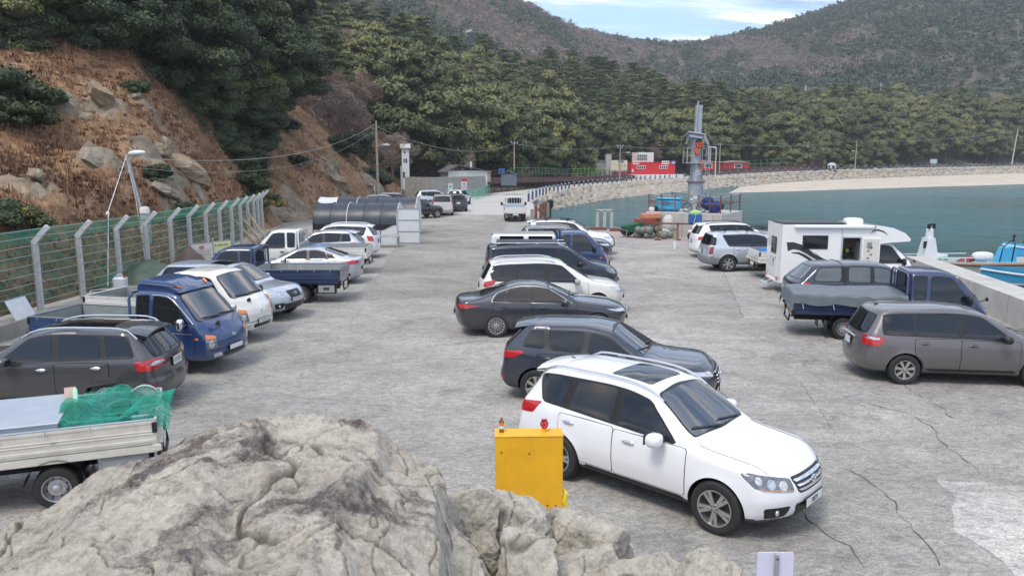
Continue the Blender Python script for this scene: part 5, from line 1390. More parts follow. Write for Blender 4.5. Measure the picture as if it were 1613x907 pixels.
truck(t,P_WHITE_W,inner=M_BEDGREY,guard=False);tplace(t,14.2,32.9,-1);T23=t
t=thing('cargo_truck','white cargo truck seen from behind where the quay meets the road','truck')
truck(t,P_WHITE_W,inner=M_ALUM);tplace(t,.15,66.6,92)
# - motorhome
P_CAMP=paint('paint_camper',(.76,.76,.75),0,.4,dirt=.05)
t=thing('motorhome','white motorhome with black swoosh graphics and its side door open','motorhome')
sh,c=truck(t,P_CAMP,bed=False,guard=False,stripe=None);tplace(t,13.95,29.4,-2.5)
prof=[(5.12,.42),(2.02,.42),(2.02,1.80),(1.30,1.92),(.52,1.98),(.50,2.06),(.72,2.28),(1.15,2.46),(1.7,2.55),(2.1,2.57),(5.12,2.57)]
PR=[(TX(d),z) for d,z in prof]
b=MB();hw_=.95
dx0,dx1,dz0,dz1=TX(2.28),TX(2.95),.62,2.12
n=len(PR)
V=[(x,hw_,z) for x,z in PR];b.add(V,[tuple(range(n))],P_CAMP)
V=[(x,-hw_,z) for x,z in PR]+[(dx1,-hw_,dz0),(dx0,-hw_,dz0),(dx0,-hw_,dz1),(dx1,-hw_,dz1)]
b.add(V,[(0,1,n+1,n),(1,2,n+2,n+1),(2,8,9,n+2),(9,10,n+3,n+2),(10,0,n,n+3),(2,3,8),(3,4,5,6,7,8)],P_CAMP)
for i in range(n):
 j=(i+1)%n
 b.add([(PR[i][0],-hw_,PR[i][1]),(PR[i][0],hw_,PR[i][1]),(PR[j][0],hw_,PR[j][1]),(PR[j][0],-hw_,PR[j][1])],[(0,1,2,3)],P_CAMP)
b.build('camper_box',parent=t,recalc=True)
b=MB();M_INT=mat('camper_interior',(.42,.40,.36),.6)
b.box(((dx0+dx1)/2,-.30,dz0-.03),(dx0-dx1+.5,1.26,.04),M_INT)
b.box(((dx0+dx1)/2-.1,-.20,.95),(.9,.5,.6),M_INT,r=.02);b.box(((dx0+dx1)/2,.1,1.85),(1.2,.35,.4),mat('camper_cupboard',(.20,.15,.11),.5),r=.01)
b.box(((dx0+dx1)/2-.05,-.25,1.42),(.7,.4,.10),M_TRIM);b.box(((dx0+dx1)/2+.1,-.3,1.56),(.14,.14,.18),mat('hivis',(.55,.62,.05),.6),r=.04)
b.build('interior',parent=t)
b=MB()
for(x0,z0),(x1,z1) in(((dx0,dz0),(dx0,dz1)),((dx0,dz1),(dx1,dz1)),((dx1,dz1),(dx1,dz0)),((dx1,dz0),(dx0,dz0))):b.bar((x0,-hw_-.008,z0),(x1,-hw_-.008,z1),.05,.03,M_RAIL,up=(0,1,0))
b.build('door_frame',parent=t)
b=MB();b.box((dx0+.36,-hw_-.035,(dz0+dz1)/2),(.66,.035,dz1-dz0-.02),P_CAMP,r=.015)
b.box((dx0+.36,-hw_-.056,(dz0+dz1)/2),(.56,.008,dz1-dz0-.12),mat('door_lining',(.60,.58,.54),.6),r=.003)
o=b.build('door',parent=t)
b=MB()
for i in range(6):
 for j in range(2):
  for k_ in range(2):
   if(i+j)%2==0:b.box((dx0+.24+.05*(j*2+k_%2)/1,-hw_-.062,1.10+i*.13),(.045,.006,.06),mat('net_brown',(.20,.14,.10),.8))
for i in range(5):
 for j in range(4):
  if(i+j)%2:b.box((dx0+.22+.045*j,-hw_-.062,1.72+i*.05),(.045,.006,.05),M_INK)
b.build('door_pocket',parent=o)
def cam_window(x,z,w_,h,end=None):
 b=MB()
 if end is None:b.box((x,-hw_-.010,z),(w_,.03,h),M_TRIM,r=.012);o=b.build('window',parent=t);k=MB();k.box((x,-hw_-.024,z),(w_-.10,.012,h-.10),M_GLASS,r=.004)
 else:b.box((TX(5.12)-.01,x,z),(.03,w_,h),M_TRIM,r=.012);o=b.build('window',parent=t);k=MB();k.box((TX(5.12)-.024,x,z),(.012,w_-.08,h-.08),M_GLASS,r=.004)
 k.build('pane',parent=o)
cam_window(TX(3.92),1.93,.92,.50);cam_window(.0,1.75,.62,.62,'rear')
b=MB();b.box((TX(5.12)-.012,-.05,.98),(.02,.85,.75),P_CAMP,r=.006);o=b.build('rear_hatch',parent=t)
k=MB()
for y_,z_ in((-.30,1.28),(.22,1.28)):k.ell((TX(5.12)-.026,y_,z_),(.008,.035,.03),10,6,M_INK)
k.ell((TX(5.12)-.026,-.05,1.16),(.008,.05,.09),10,6,M_INK);k.ell((TX(5.12)-.026,-.05,.98),(.008,.03,.06),10,6,M_INK)
k.build('hatch_decal',parent=o)
def film(name,poly):
 k=MB();k.prism([(TX(d),z) for d,z in poly],-hw_-.004,-hw_-.001,M_INK);k.build(name,parent=t)
def ribbon(name,pts,wd):
 P_=np.array(pts);out=[];inn=[]
 for i,(p,w_) in enumerate(zip(P_,wd)):
  tg=P_[min(i+1,len(P_)-1)]-P_[max(i-1,0)];tg/=np.linalg.norm(tg);nn=np.array([-tg[1],tg[0]])
  out.append(p+nn*w_/2);inn.append(p-nn*w_/2)
 k=MB()
 V=[(TX(p[0]),-hw_-.004,p[1]) for p in out]+[(TX(p[0]),-hw_-.004,p[1]) for p in inn];m_=len(out)
 k.add(V,[(i,i+1,m_+i+1,m_+i) for i in range(m_-1)],M_INK)
 k.build(name,parent=t)
ribbon('swoosh',[(4.92,1.76),(4.7,1.80),(4.45,1.74),(4.2,1.60),(3.95,1.43),(3.7,1.28),(3.45,1.19),(3.2,1.18),(3.02,1.22)],[.34,.26,.22,.19,.16,.12,.09,.05,.02])
ribbon('swoosh',[(4.75,1.54),(4.5,1.53),(4.3,1.44),(4.1,1.32),(3.95,1.23),(3.78,1.17),(3.6,1.13)],[.03,.08,.10,.10,.09,.06,.02])
ribbon('swoosh',[(3.92,1.56),(3.8,1.44),(3.65,1.34),(3.5,1.28),(3.35,1.26)],[.01,.035,.04,.03,.01])
ribbon('swoosh',[(1.95,2.26),(1.85,2.36),(1.7,2.39),(1.5,2.33),(1.32,2.20)],[.01,.05,.06,.05,.01])
b=MB();b.box((TX(3.25),-hw_-.06,2.50),(2.9,.12,.12),P_CAMP,r=.03);b.box((TX(1.85),-hw_-.06,2.50),(.06,.13,.13),M_BEDGREY,r=.01);b.build('awning_box',parent=t)
b=MB();b.box((TX(3.9),0,2.60),(2.3,1.5,.04),M_TRIM,r=.01);b.build('solar_panel',parent=t)
b=MB();b.ell((TX(2.35),-.25,2.62),(.34,.30,.17),18,10,P_CAMP,.6);b.build('roof_vent',parent=t,smooth=True)
b=MB();b.box((TX(5.12)-.0,0,.44),(.12,1.6,.10),P_CAMP,r=.02);o=b.build('rear_bumper',parent=t)
for sg in(-1,1):k=MB();k.box((TX(5.12)-.07,sg*.72,.56),(.02,.20,.14),M_RED,r=.006);k.build('tail_light',parent=t)
b=MB();b.box((TX(5.12)-.22,.15,.30),(.30,.7,.03),M_ALUM,r=.008);b.bar((TX(5.12),.4,.40),(TX(5.12)-.22,.4,.31),.03,.03,M_TRIM);b.bar((TX(5.12),-.1,.40),(TX(5.12)-.22,-.1,.31),.03,.03,M_TRIM);b.build('step',parent=t)
k=MB();k.bar((TX(2.97),-hw_-.001,.45),(TX(2.97),-hw_-.001,2.42),.012,.006,M_GAP);k.build('panel_seam',parent=t)
# == STRUCTURES AND PROPS
M_GALV=mat('galvanised',(.42,.44,.46),.45,.6,col2=(.34,.36,.38),vscale=4)
M_POST=mat('concrete_post',(.52,.53,.53),.85,col2=(.42,.43,.43),vscale=6,bump=.4,bscale=25)
M_WIRE=mat('wire_grey',(.36,.38,.40),.5,.5)
M_NET=mat('green_net',(.03,.22,.14),.7)
M_RUST=mat('rusty_steel',(.22,.085,.045),.85,col2=(.12,.055,.035),vscale=8,bump=.4)
M_YEL=mat('yellow_paint',(.80,.42,.010),.48,col2=(.68,.34,.012),vscale=3.2,bump=.12,bscale=9)
M_WOODB=mat('brown_deck_wood',(.095,.040,.034),.7,col2=(.065,.030,.027),vscale=2)
M_BLUEP=mat('blue_post_paint',(.030,.052,.115),.6)
M_GREENF=mat('green_fence_paint',(.04,.26,.12),.6)
M_REDW=mat('red_wall_paint',(.58,.012,.022),.55,col2=(.48,.012,.02),vscale=.6)
M_REDO=mat('orange_red_paint',(.62,.055,.035),.55)
M_WHITEW=mat('white_wall_paint',(.68,.69,.68),.7,col2=(.56,.57,.55),vscale=.8)
M_CREAM=mat('cream_board',(.62,.57,.42),.6)
M_POLE=mat('pole_concrete',(.36,.31,.25),.9,col2=(.30,.26,.21),vscale=2)
M_WHITEP=mat('white_plastic',(.66,.68,.70),.45,col2=(.58,.60,.61),vscale=5)
# - fence along the foot of the slope
FP=[(-14.9,11.5),(-14.75,14),(-14.6,17),(-14.5,20.2),(-14.3,23.4),(-14.1,25.4),(-14.0,27.7),(-14.0,29.9),(-14.0,32.1),(-14.05,34.1),(-14.1,36.1),(-14.2,38.1),(-14.4,40.3),(-14.7,42.5),(-15.0,44.6),(-15.3,46.6),(-15.7,48.6),(-16.1,50.6)]
PH=2.55
fence=thing('fence','grey post and wire fence with green netting along the foot of the slope','fence',(0,0,.42))
pm=MB();pm.box((0,0,.85),(.16,.13,2.5),None,r=.012);pm.bar((0,0,2.06),(.44,.0,2.52),.13,.15)
pmesh=pm.mesh('post',M_POST)
fm_=MB();fm_.box((.083,0,.9),(.012,.05,2.3));fm_=fm_.mesh('post_channel',M_GALV)
for x,y in FP:o=link('post',pmesh,fence,(x,y,0));link('post_channel',fm_,o,(0,-.07,0),(0,0,-PI/2))
WZ=[(0,.30),(0,.58),(0,.86),(0,1.14),(0,1.42),(0,1.70),(0,1.98),(.20,2.26),(.42,2.50)]
for dx_,z in WZ:
 b=MB();path=[]
 for i,(x,y) in enumerate(FP):
  path.append((x+.09+dx_,y,z))
  if i+1<len(FP):path.append(((x+FP[i+1][0])/2+.09+dx_,(y+FP[i+1][1])/2,z-.012))
 b.tube(path,.0105,5,M_WIRE);b.build('wire',parent=fence,smooth=True)
b=MB();V=[];F=[]
def strand(p,q,w_):
 k=len(V);d=(Vector(q)-Vector(p));sdv=Vector((0,0,w_)) if abs(d.z)<.3 else Vector((d.x,d.y,0)).normalized()*w_ if hyp_(d.x,d.y)>.02 else Vector((0,w_,0))
 V.extend([tuple(Vector(p)-sdv),tuple(Vector(q)-sdv),tuple(Vector(q)+sdv),tuple(Vector(p)+sdv)]);F.append((k,k+1,k+2,k+3))
for i in range(len(FP)-1):
 (x0,y0),(x1,y1)=FP[i],FP[i+1];L_=hyp_(x1-x0,y1-y0)
 n_=int(L_/.085)
 for j in range(n_):
  t=j/n_;x,y=x0+(x1-x0)*t,y0+(y1-y0)*t
  strand((x-.1,y,.1),(x-.1,y+.0,2.05),.008);strand((x-.1,y,2.05),(x+.32,y,2.50),.008)
 for z in np.arange(.15,2.06,.085):strand((x0-.1,y0,z),(x1-.1,y1,z),.008)
 for t in np.arange(0,1.01,.16):strand((x0-.1+.42*t,y0,2.05+.45*t),(x1-.1+.42*t,y1,2.05+.45*t),.008)
o=link('netting',np_mesh('netting',V,F,M_NET),fence);tag(o,kind='stuff')
b=MB();P_=[(x-.45,y) for x,y in FP];Q_=[(x+.50,y) for x,y in FP]
k=P_+Q_[::-1];b.prism([(x,y) for x,y in k],-.1,.42,M_CONC,'XY');tag(b.build('kerb_wall'),'low grey concrete kerb that carries the fence posts','kerb')
t=thing('street_lamp','leaning white street lamp post with a cobra head beside the fence','street lamp',(-15.25,32.3,.4))
b=MB();b.tube([(.15,0,-.2),(.02,0,2.4),(-.40,0,4.75)],[.075,.065,.05],10,M_GALV);b.build('pole',parent=t,smooth=True)
b=MB();b.tube([(-.38,0,4.35),(-.12,-.05,4.62),(.12,-.08,4.72)],.028,8,M_GALV);b.build('arm',parent=t,smooth=True)
b=MB();b.ell((.36,-.12,4.76),(.36,.17,.12),16,9,M_WHITEP);o=b.build('lamp_head',parent=t,smooth=True);o.rotation_euler=(0,-.06,0)
b=MB();b.tube([(.05,-.03,.3),(-.14,-.05,2.9),(-.43,-.03,4.7)],.016,6,M_WHITEP);b.tube([(-.36,.0,4.0),(-.30,0,4.15)],.05,8,mat('lamp_bracket_tan',(.45,.34,.2),.6));b.build('cable',parent=t)
b=MB();b.tube([(-.4,0,4.7),(.0,-2.6,2.6),(1.0,-5.0,.1)],.014,6,M_WHITEP);b.ell((.02,-2.7,2.5),(.07,.07,.09),10,8,M_WHITEP);b.build('guy_wire',parent=t,smooth=True)
b=MB();b.box((-.24,0,3.4),(.3,.04,.03),M_GALV);b.build('bracket',parent=t)
t=thing('float_buoy','white foam float hung upright on the leaning lamp post','buoy',(-14.95,32.0,2.25))
b=MB();b.lathe([(.001,-.78),(.13,-.77),(.19,-.70),(.20,0),(.19,.70),(.13,.77),(.001,.78)],18,mat('foam_white',(.66,.63,.62),.9,col2=(.54,.51,.50),vscale=7,bump=.7,bscale=30));o=b.build('foam_block',parent=t,smooth=True)
for z in(-.3,.25,.5):
 b=MB();b.tube([(.205*cos_(a),.205*sin_(a),z+.02*sin_(3*a)) for a in LS(0,6.0,18)],.008,5,M_TRIM);b.build('cord',parent=t)
t=thing('water_canister','white plastic water canister with red and blue caps on the kerb','canister',(-13.6,26.9,.42))
b=MB();b.box((0,0,.24),(.42,.34,.48),M_WHITEP,r=.06);b.tube([(-.1,0,.5),(-.08,0,.56),(.06,0,.56),(.08,0,.5)],.02,6,M_WHITEP);b.build('tank',parent=t,smooth=True,angle=30)
for x,c_ in((-.14,(.05,.35,.7)),(.15,(.6,.04,.04))):b=MB();b.cyl((x,0,.46),(x,0,.53),.05,n=12,m=mat('cap_%d'%(x>0),c_,.4));b.build('cap',parent=t,smooth=True)
t=thing('basin','dark shallow basin with white rim on the kerb beside the canister','basin',(-13.85,26.0,.42));b=MB();b.lathe([(.001,.01),(.24,.01),(.30,.13),(.28,.14),(.22,.04),(.001,.04)],18,M_TRIM);b.build('bowl',parent=t,smooth=True);b=MB();b.tube([(.30*cos_(a),.30*sin_(a),.135) for a in LS(0,6.28,20)],.018,6,M_WHITEP,closed=False);b.build('rim',parent=t)
t=thing('folded_cloth','pinkish folded cloth lying on the kerb beside the canister','cloth',(-13.65,26.3,.42));b=MB();b.box((0,0,.06),(.5,.36,.10),mat('pink_cloth',(.42,.22,.20),.9,var=.25,vscale=8),rz=.4,r=.04);b.box((.05,.05,.13),(.3,.25,.07),mat('pale_cloth',(.5,.45,.42),.9),rz=-.3,r=.03);b.build('cloth_fold',parent=t,smooth=True)
t=thing('flat_board','white board leaning on the kerb at the left edge','board',(-14.05,22.1,.42));b=MB();b.box((-.05,0,.28),(.04,.9,.62),M_WHITEP,rot=Matrix.Rotation(-.45,3,'Y'),r=.005);b.build('panel',parent=t)
def cloth_heap(name,prof,m,seed,nx=46,ny=34):
 """prof(u,v)->z over unit square scaled outside; with folds"""
 u,v=np.meshgrid(LS(0,1,nx),LS(0,1,ny));X,Y,Z=prof(u,v)
 I=np.arange(nx*ny).reshape(ny,nx);F=np.stack([I[:-1,:-1],I[:-1,1:],I[1:,1:],I[1:,:-1]],-1).reshape(-1,4)
 V=np.stack([X.ravel(),Y.ravel(),Z.ravel()],1);d=(fbm(V*2.2+seed,4,seed,.5,True)-.5);V[:,2]+=d*.16*(V[:,2]>.12);V[:,0]+=d*.05
 me=np_mesh(name,V,F,m,True);return me
M_TARPG=mat('green_tarpaulin',(.045,.085,.050),.55,col2=(.032,.062,.038),vscale=2,bump=.3,bscale=12)
t=thing('tarpaulin_heap','dark green tarpaulin draped over a heap behind the white trucks','tarpaulin',(-12.75,28.3,0),R(-8))
def pf(u,v):
 x=(u-.5)*5.6;y=(v-.5)*2.5;e=np.clip(1-np.abs(u-.5)*2,0,1)**.45*np.clip(1-np.abs(v-.5)*2,0,1)**.5
 return x,y,1.62*e*(.80+.2*np.sin(u*5+.8))+.05*np.sin(u*34)*e
link('tarpaulin',cloth_heap('tarpaulin',pf,M_TARPG,3),t)
t=thing('tarpaulin_heap','brown tarpaulin heap behind the green one by the fence','tarpaulin',(-12.9,31.2,0),0)
link('tarpaulin',cloth_heap('tarpaulin',lambda u,v:((u-.5)*2.4,(v-.5)*1.6,1.55*np.clip(1-np.abs(u-.5)*2,0,1)**.7*np.clip(1-np.abs(v-.5)*2,0,1)**.5),mat('brown_tarpaulin',(.085,.055,.05),.7),8),t)
M_TXT=mat('text_grey',(.16,.15,.14),.8);M_TXR=mat('text_red',(.55,.04,.05),.7)
for(x,y,col,lb,kind) in[(-12.75,32.1,(.60,.57,.49),'cream notice board with a red emblem by the fence',0),(-12.35,33.1,(.62,.64,.30),'yellow notice board beside the cream one by the fence',1)]:
 t=thing('notice_board',lb,'sign',(x,y,0),R(52));t.scale=(.70,.70,.70)
 b=MB()
 for sx in(-.72,.72):b.cyl((sx,0,0),(sx,0,2.32+.15*kind),.035,n=10,m=M_GALV);b.ell((sx,0,2.36+.15*kind),(.05,.05,.05),10,7,M_GALV)
 b.bar((-.72,0,2.16),(.72,0,2.16),.04,.05,M_GALV);b.build('frame',parent=t,smooth=True)
 b=MB();b.box((0,-.01,1.38),(1.34,.03,1.5),mat('board_face_%d'%kind,col,.6));pn=b.build('panel',parent=t)
 b=MB()
 if kind==0:
  b.tube([(.14*cos_(a)-.05,-.03,1.93+.085*sin_(a)) for a in LS(0,6.28,18)],.022,6,M_TXR);b.box((-.05,-.03,1.93),(.08,.008,.08),M_TXR);b.bar((-.12,-.03,1.88),(.02,-.03,1.98),.008,.03,M_TXR)
  b.build('emblem',parent=pn)
  b=MB()
  for r_ in range(11):
   x_=-.52
   while x_<.5-(.3 if r_ in(4,6,10) else 0):
    w_=RU(.04,.12);b.box((x_+w_/2,-.027,1.74-r_*.095),(w_,.004,.032),M_TXT);x_+=w_+.035
 else:
  b.box((0,-.027,1.18),(1.05,.004,.95),M_WHITEP)
  b.build('pale_field',parent=pn);b=MB();x_=-.35
  for w_ in(.12,.10,.16,.12,.12):b.box((x_,-.028,1.92),(w_,.004,.10),M_TXT);x_+=w_+.06
  for r_ in range(8):
   x_=-.30
   while x_<.46:w_=RU(.04,.12);b.box((x_+w_/2,-.031,1.56-r_*.10),(w_,.004,.03),M_TXR if r_ in(2,3) else M_TXT);x_+=w_+.035
  for z_ in(1.4,1.0):b.box((-.42,-.031,z_),(.10,.004,.16),M_TXT)
 tag(b.build('text_lines',parent=pn),kind='stuff')
for i,(a_,ln) in enumerate([(.3,2.6),(.36,2.4),(.26,2.8)]):
 t=thing('timber_pole',['bare timber pole leaning at the far fence end','shorter timber pole leaning at the far fence end','longest timber pole leaning at the far fence end'][i],'timber',(-13.9+.25*i,43.0+.3*i,0));b=MB();b.bar((0,0,.1),(-1.5,.8,1.5+.2*i),.09,.09,mat('timber',(.36,.27,.17),.85,var=.2));b.build('shaft',parent=t)
# - two tunnel tents
M_TENT=mat('black_tunnel_film',(.020,.028,.040),.42,col2=(.030,.040,.055),vscale=1.5)
M_TENTW=mat('white_film',(.58,.60,.62),.5,col2=(.52,.54,.56),vscale=2)
def tunnel(lb,x,y,rz,L_,W_,H_,full):
 t=thing('tunnel_tent',lb,'tent',(x,y,0),rz)
 n=12;cx=[]
 for i in range(n+1):
  a=PI*i/n;cx.append((W_/2*cos_(a),H_*.50+H_*.50*sin_(a)))
 seg=5
 for k_ in range(seg):
  x0,x1=-L_/2+L_*k_/seg,-L_/2+L_*(k_+1)/seg;b=MB();V=[];F=[]
  m_=M_TENTW if( not full and k_==0) else M_TENT
  for j in range(5):
   xx=x0+(x1-x0)*j/4;sag=1-.018*sin_(PI*j/4)
   for(yy,zz) in cx:V.append((xx,yy*sag,zz*sag))
  for j in range(4):
   for i in range(n):F.append((j*(n+1)+i,j*(n+1)+i+1,(j+1)*(n+1)+i+1,(j+1)*(n+1)+i))
  b.add(V,F,m_);b.build('cover',parent=t,smooth=True,recalc=True)
 for k_ in range(seg+1):
  xx=-L_/2+L_*k_/seg;b=MB();b.tube([(xx,W_/2*1.01,0)]+[(xx,yy*1.01,zz*1.01) for yy,zz in cx]+[(xx,-W_/2*1.01,0)],.022,6,M_WHITEP if k_ in(2,seg) else M_TENT);b.build('hoop',parent=t,smooth=True)
 for sg in(-1,1):
  b=MB();xs_=LS(-L_/2,L_/2,25);hem=.18+.30*(np.abs(np.sin(xs_*1.15+.4))<.55)*(xs_>0);hem=np.convolve(np.pad(hem,1,mode='edge'),[.3,.4,.3],'valid')
  V=[(x_,sg*W_/2*1.005,H_*.50) for x_ in xs_]+[(x_,sg*W_/2*1.012,H_*.50-(.55-h_)) for x_,h_ in zip(xs_,hem)]
  b.add(V,[(i,i+1,26+i,25+i) for i in range(24)],M_TRIM);b.build('skirt',parent=t)
  b=MB();b.box((0,sg*W_/2*.985,H_*.25),(L_,.02,H_*.5),M_TENTW);b.build('side_sheet',parent=t)
 for sg in(-1,1):
  b=MB();pts_=[(yy*.985,zz*.985) for yy,zz in cx]+[(-W_/2*.985,0),(W_/2*.985,0)];b.prism(pts_,sg*L_/2-.01,sg*L_/2+.01,M_TENTW,'YZ');b.build('end_sheet',parent=t)
 return t
tt=tunnel('black tunnel tent with white lower walls beside the white SUV',-9.25,47.6,R(-2),5.0,2.5,2.35,True)
b=MB();b.box((3.22,-1.35,1.05),(1.35,.05,2.1),M_TENTW);o=b.build('door_panel',parent=tt)
for z in(.08,.75,1.42,2.08):k=MB();k.box((3.22,-1.385,z),(1.35,.03,.05),M_GALV);k.build('door_rail',parent=o)
for x in(2.57,3.87):k=MB();k.box((x,-1.385,1.06),(.05,.035,2.1),M_GALV);k.build('door_stile',parent=o)
tunnel('second black tunnel tent with a white end strip behind the first',-9.6,53.0,R(-2),6.6,2.4,2.45,False)
t=thing('steel_bench','low grey steel bench in front of the tunnel tent','bench',(-7.5,44.6,0));b=MB();b.box((0,0,.62),(2.2,.8,.05),M_GALV,r=.01);b.build('bench_top',parent=t)
for x in(-1,1):
 for y in(-.35,.35):b=MB();b.cyl((x,y,0),(x,y,.60),.03,n=8,m=M_GALV);b.build('leg',parent=t)
t=thing('drum','dark green barrel lying at the left end of the tunnel tent','barrel',(-12.9,47.0,.32));b=MB();b.lathe([(.001,-.45),(.29,-.45),(.30,-.2),(.31,-.18),(.30,0),(.31,.18),(.30,.2),(.29,.45),(.001,.45)],20,mat('barrel_green',(.03,.12,.07),.5),axis='X');b.build('barrel_body',parent=t,smooth=True)
# - white tower, poles, wall
def base(u,v,D):
 x,y,z=G(u,v,D=D);return x,y,z
x,y,z=base(640,312,108);z=max(0,terr1(x,y))
t=thing('watch_tower','narrow white tower with small windows and a pitched cap by the rock','tower',(x,y,z),R(8));Ht=6.5-z
b=MB();b.box((0,0,Ht/2-.5),(1.35,1.35,Ht+1),M_WHITEW);t.scale=(.74,.74,1);b.build('shaft',parent=t)
b=MB();b.add([(-.95,-.95,Ht),(.95,-.95,Ht),(.95,.95,Ht),(-.95,.95,Ht),(-.95,0,Ht+.55),(.95,0,Ht+.55),(-.95,-.95,Ht-.1),(.95,-.95,Ht-.1),(.95,.95,Ht-.1),(-.95,.95,Ht-.1)],[(0,1,5,4),(2,3,4,5),(1,2,5),(3,0,4),(9,8,7,6),(0,6,7,1),(1,7,8,2),(2,8,9,3),(3,9,6,0)],M_CONC_L);b.build('roof',parent=t)
for dx_,zz,w_,h_ in((-.25,4.3,.22,.55),(.15,4.3,.3,.55),(-.1,5.4,.3,.3),(-.35,2.4,.3,.8),(.1,1.2,.22,.35)):
 b=MB();b.box((dx_,-.68,zz),(w_+.08,.03,h_+.08),M_WHITEP);o=b.build('window',parent=t);k=MB();k.box((dx_,-.70,zz),(w_,.02,h_),M_GLASS);k.build('pane',parent=o)
b=MB();b.bar((-.2,0,Ht+.4),(-.2,0,Ht+1.5),.05,.05,M_GALV);b.bar((-.6,0,Ht+1.3),(.0,0,Ht+1.3),.04,.04,M_GALV);b.build('mast',parent=t)
b=MB();b.cyl((-.85,-.5,0),(-.85,-.5,Ht-2.4),.10,n=8,m=M_WHITEP);b.build('pipe',parent=t)
def upole(lb,x,y,z,h,arms=(),lamp=None,m=M_POLE,lean=(0,0),r=.16):
 t=thing('utility_pole',lb,'utility pole',(x,y,z));b=MB();b.tube([(0,0,-.5),(lean[0]*.5,lean[1]*.5,h/2),(lean[0],lean[1],h)],[r,r*.85,r*.65],10,m);b.build('shaft',parent=t,smooth=True)
 for az,al in arms:
  b=MB();b.bar((lean[0]-al,0,az),(lean[0]+al,0,az),.09,.09,M_GALV);o=b.build('cross_arm',parent=t)
  for sx in(-al*.9,0,al*.9):k=MB();k.lathe([(.001,.06),(.05,.06),(.06,.12),(.045,.22),(.001,.24)],8,M_WHITEP,c=(lean[0]+sx,0,az));k.build('insulator',parent=o)
 if lamp:b=MB();b.tube([(0,0,lamp[0]),(lamp[1]*.6,0,lamp[0]+.2),(lamp[1],0,lamp[0]+.22)],.03,6,M_GALV);b.ell((lamp[1]*1.2,0,lamp[0]+.2),(.4,.16,.09),12,7,M_WHITEP);b.build('lamp_arm',parent=t,smooth=True)
 return t
UP=[]
x,y,z=base(596,330,80);upole('tall tan utility pole rising in front of the rust brown slope',x,y,0,8.75,lamp=(6.2,.8),r=.15);UP.append((x,y,8.5))
k=MB();k.box((x-.3,y-.1,1.6),(.10,.10,1.5),M_WHITEP);k=k.build('marker_post');tag(k,'short white marker post beside the tall utility pole','post')
x,y,z=base(810,276,128);upole('concrete utility pole with a crossarm by the green boardwalk fence',x,y,z-.5,6.0,[(5.6,.55)],r=.14);UP.append((x,y,z+5.0))
x,y,z=base(976,281,168);upole('utility pole with lamp in front of the cream billboard',x,y,z-.4,7.6,[(7.2,.7),(6.8,.5)],(5.6,1.4),r=.14);UP.append((x,y,z+6.8))
x,y,z=base(1133,268,205);upole('slim utility pole between the two red cabins',x,y,z-.4,7.4,[(6.9,.6)],(5.8,-1.2),r=.15);UP.append((x,y,z+6.6))
x,y,z=base(1347,262,232);upole('utility pole with lamp on the shore road by the pine',x,y,z-.4,8.0,[],(4.6,-.8),r=.17);UP.append((x,y,z+7.2))
x,y,z=base(1594,255,275);upole('tall pale utility pole near the right edge of the shore road',x,y,z-.4,11.6,[],None,M_CONC_L,(1.0,0),r=.22);UP.append((x+1,y,z+10.6))
def wire(lb,p,q,sag,r=.016,n=14):
 r*=.62
 b=MB();b.tube([tuple(Vector(p).lerp(Vector(q),i/n)-Vector((0,0,sag*4*(i/n)*(1-i/n)))) for i in range(n+1)],r,4,M_WIRE);o=b.build('power_line');tag(o,lb,'cable')
wire('upper cable from the leaning street lamp to the tall utility pole',(-15.6,32.3,5.0),UP[0],1.3,.02);wire('lower cable from the leaning street lamp to the tall utility pole',(-15.6,32.3,4.6),(UP[0][0],UP[0][1],8.0),1.6,.012)
wire('sagging cable from the tall utility pole to the pole at the boardwalk',(UP[0][0],UP[0][1],8.2),UP[1],1.8,.03)
wire('cable from the boardwalk pole to the pole by the billboard',UP[1],UP[2],.8,.03);wire('cable from the billboard pole past the red cabins',UP[2],UP[3],.8,.035);wire('cable from the red cabins to the pole by the pine',UP[3],UP[4],.8,.035)
wire('cable along the shore road to the pale pole at the right edge',UP[4],UP[5],1.2,.04)
x,y,z=base(1700,250,285);wire('cable leaving the pale pole past the right edge',UP[5],(x,y,z+9),.8,.04)
for i,(u,v,D,h) in enumerate([(1268,158,345,6),(1386,158,350,8)]):
 x,y,z=base(u,v,D);upole(['small pale power pole among the trees of the far slope, left one','power pole with crossarm among the trees of the far slope'][i],x,y,terr1(x,y)+4,10.5,[(9.6,1.6),(8.6,1.4)],None,M_WHITEP,r=.22)
W0,W1=G(683,316,0.0)[:2],G(765,311,0.0)[:2];W0=(W0[0],W0[1]);
ang=math.atan2(W1[1]-W0[1],W1[0]-W0[0]);Lw=hyp_(W1[0]-W0[0],W1[1]-W0[1])
t=thing('concrete_wall','stained grey concrete wall with two sign plates at the road bend','wall',(W0[0],W0[1],0),ang)
b=MB();b.box((Lw/2,.2,1.25),(Lw,.4,3.1),M_CONC);b.build('panel_front',parent=t)
b=MB();b.box((.2,2.6,1.25),(.38,4.4,3.1),M_CONC);b.build('panel_side',parent=t)
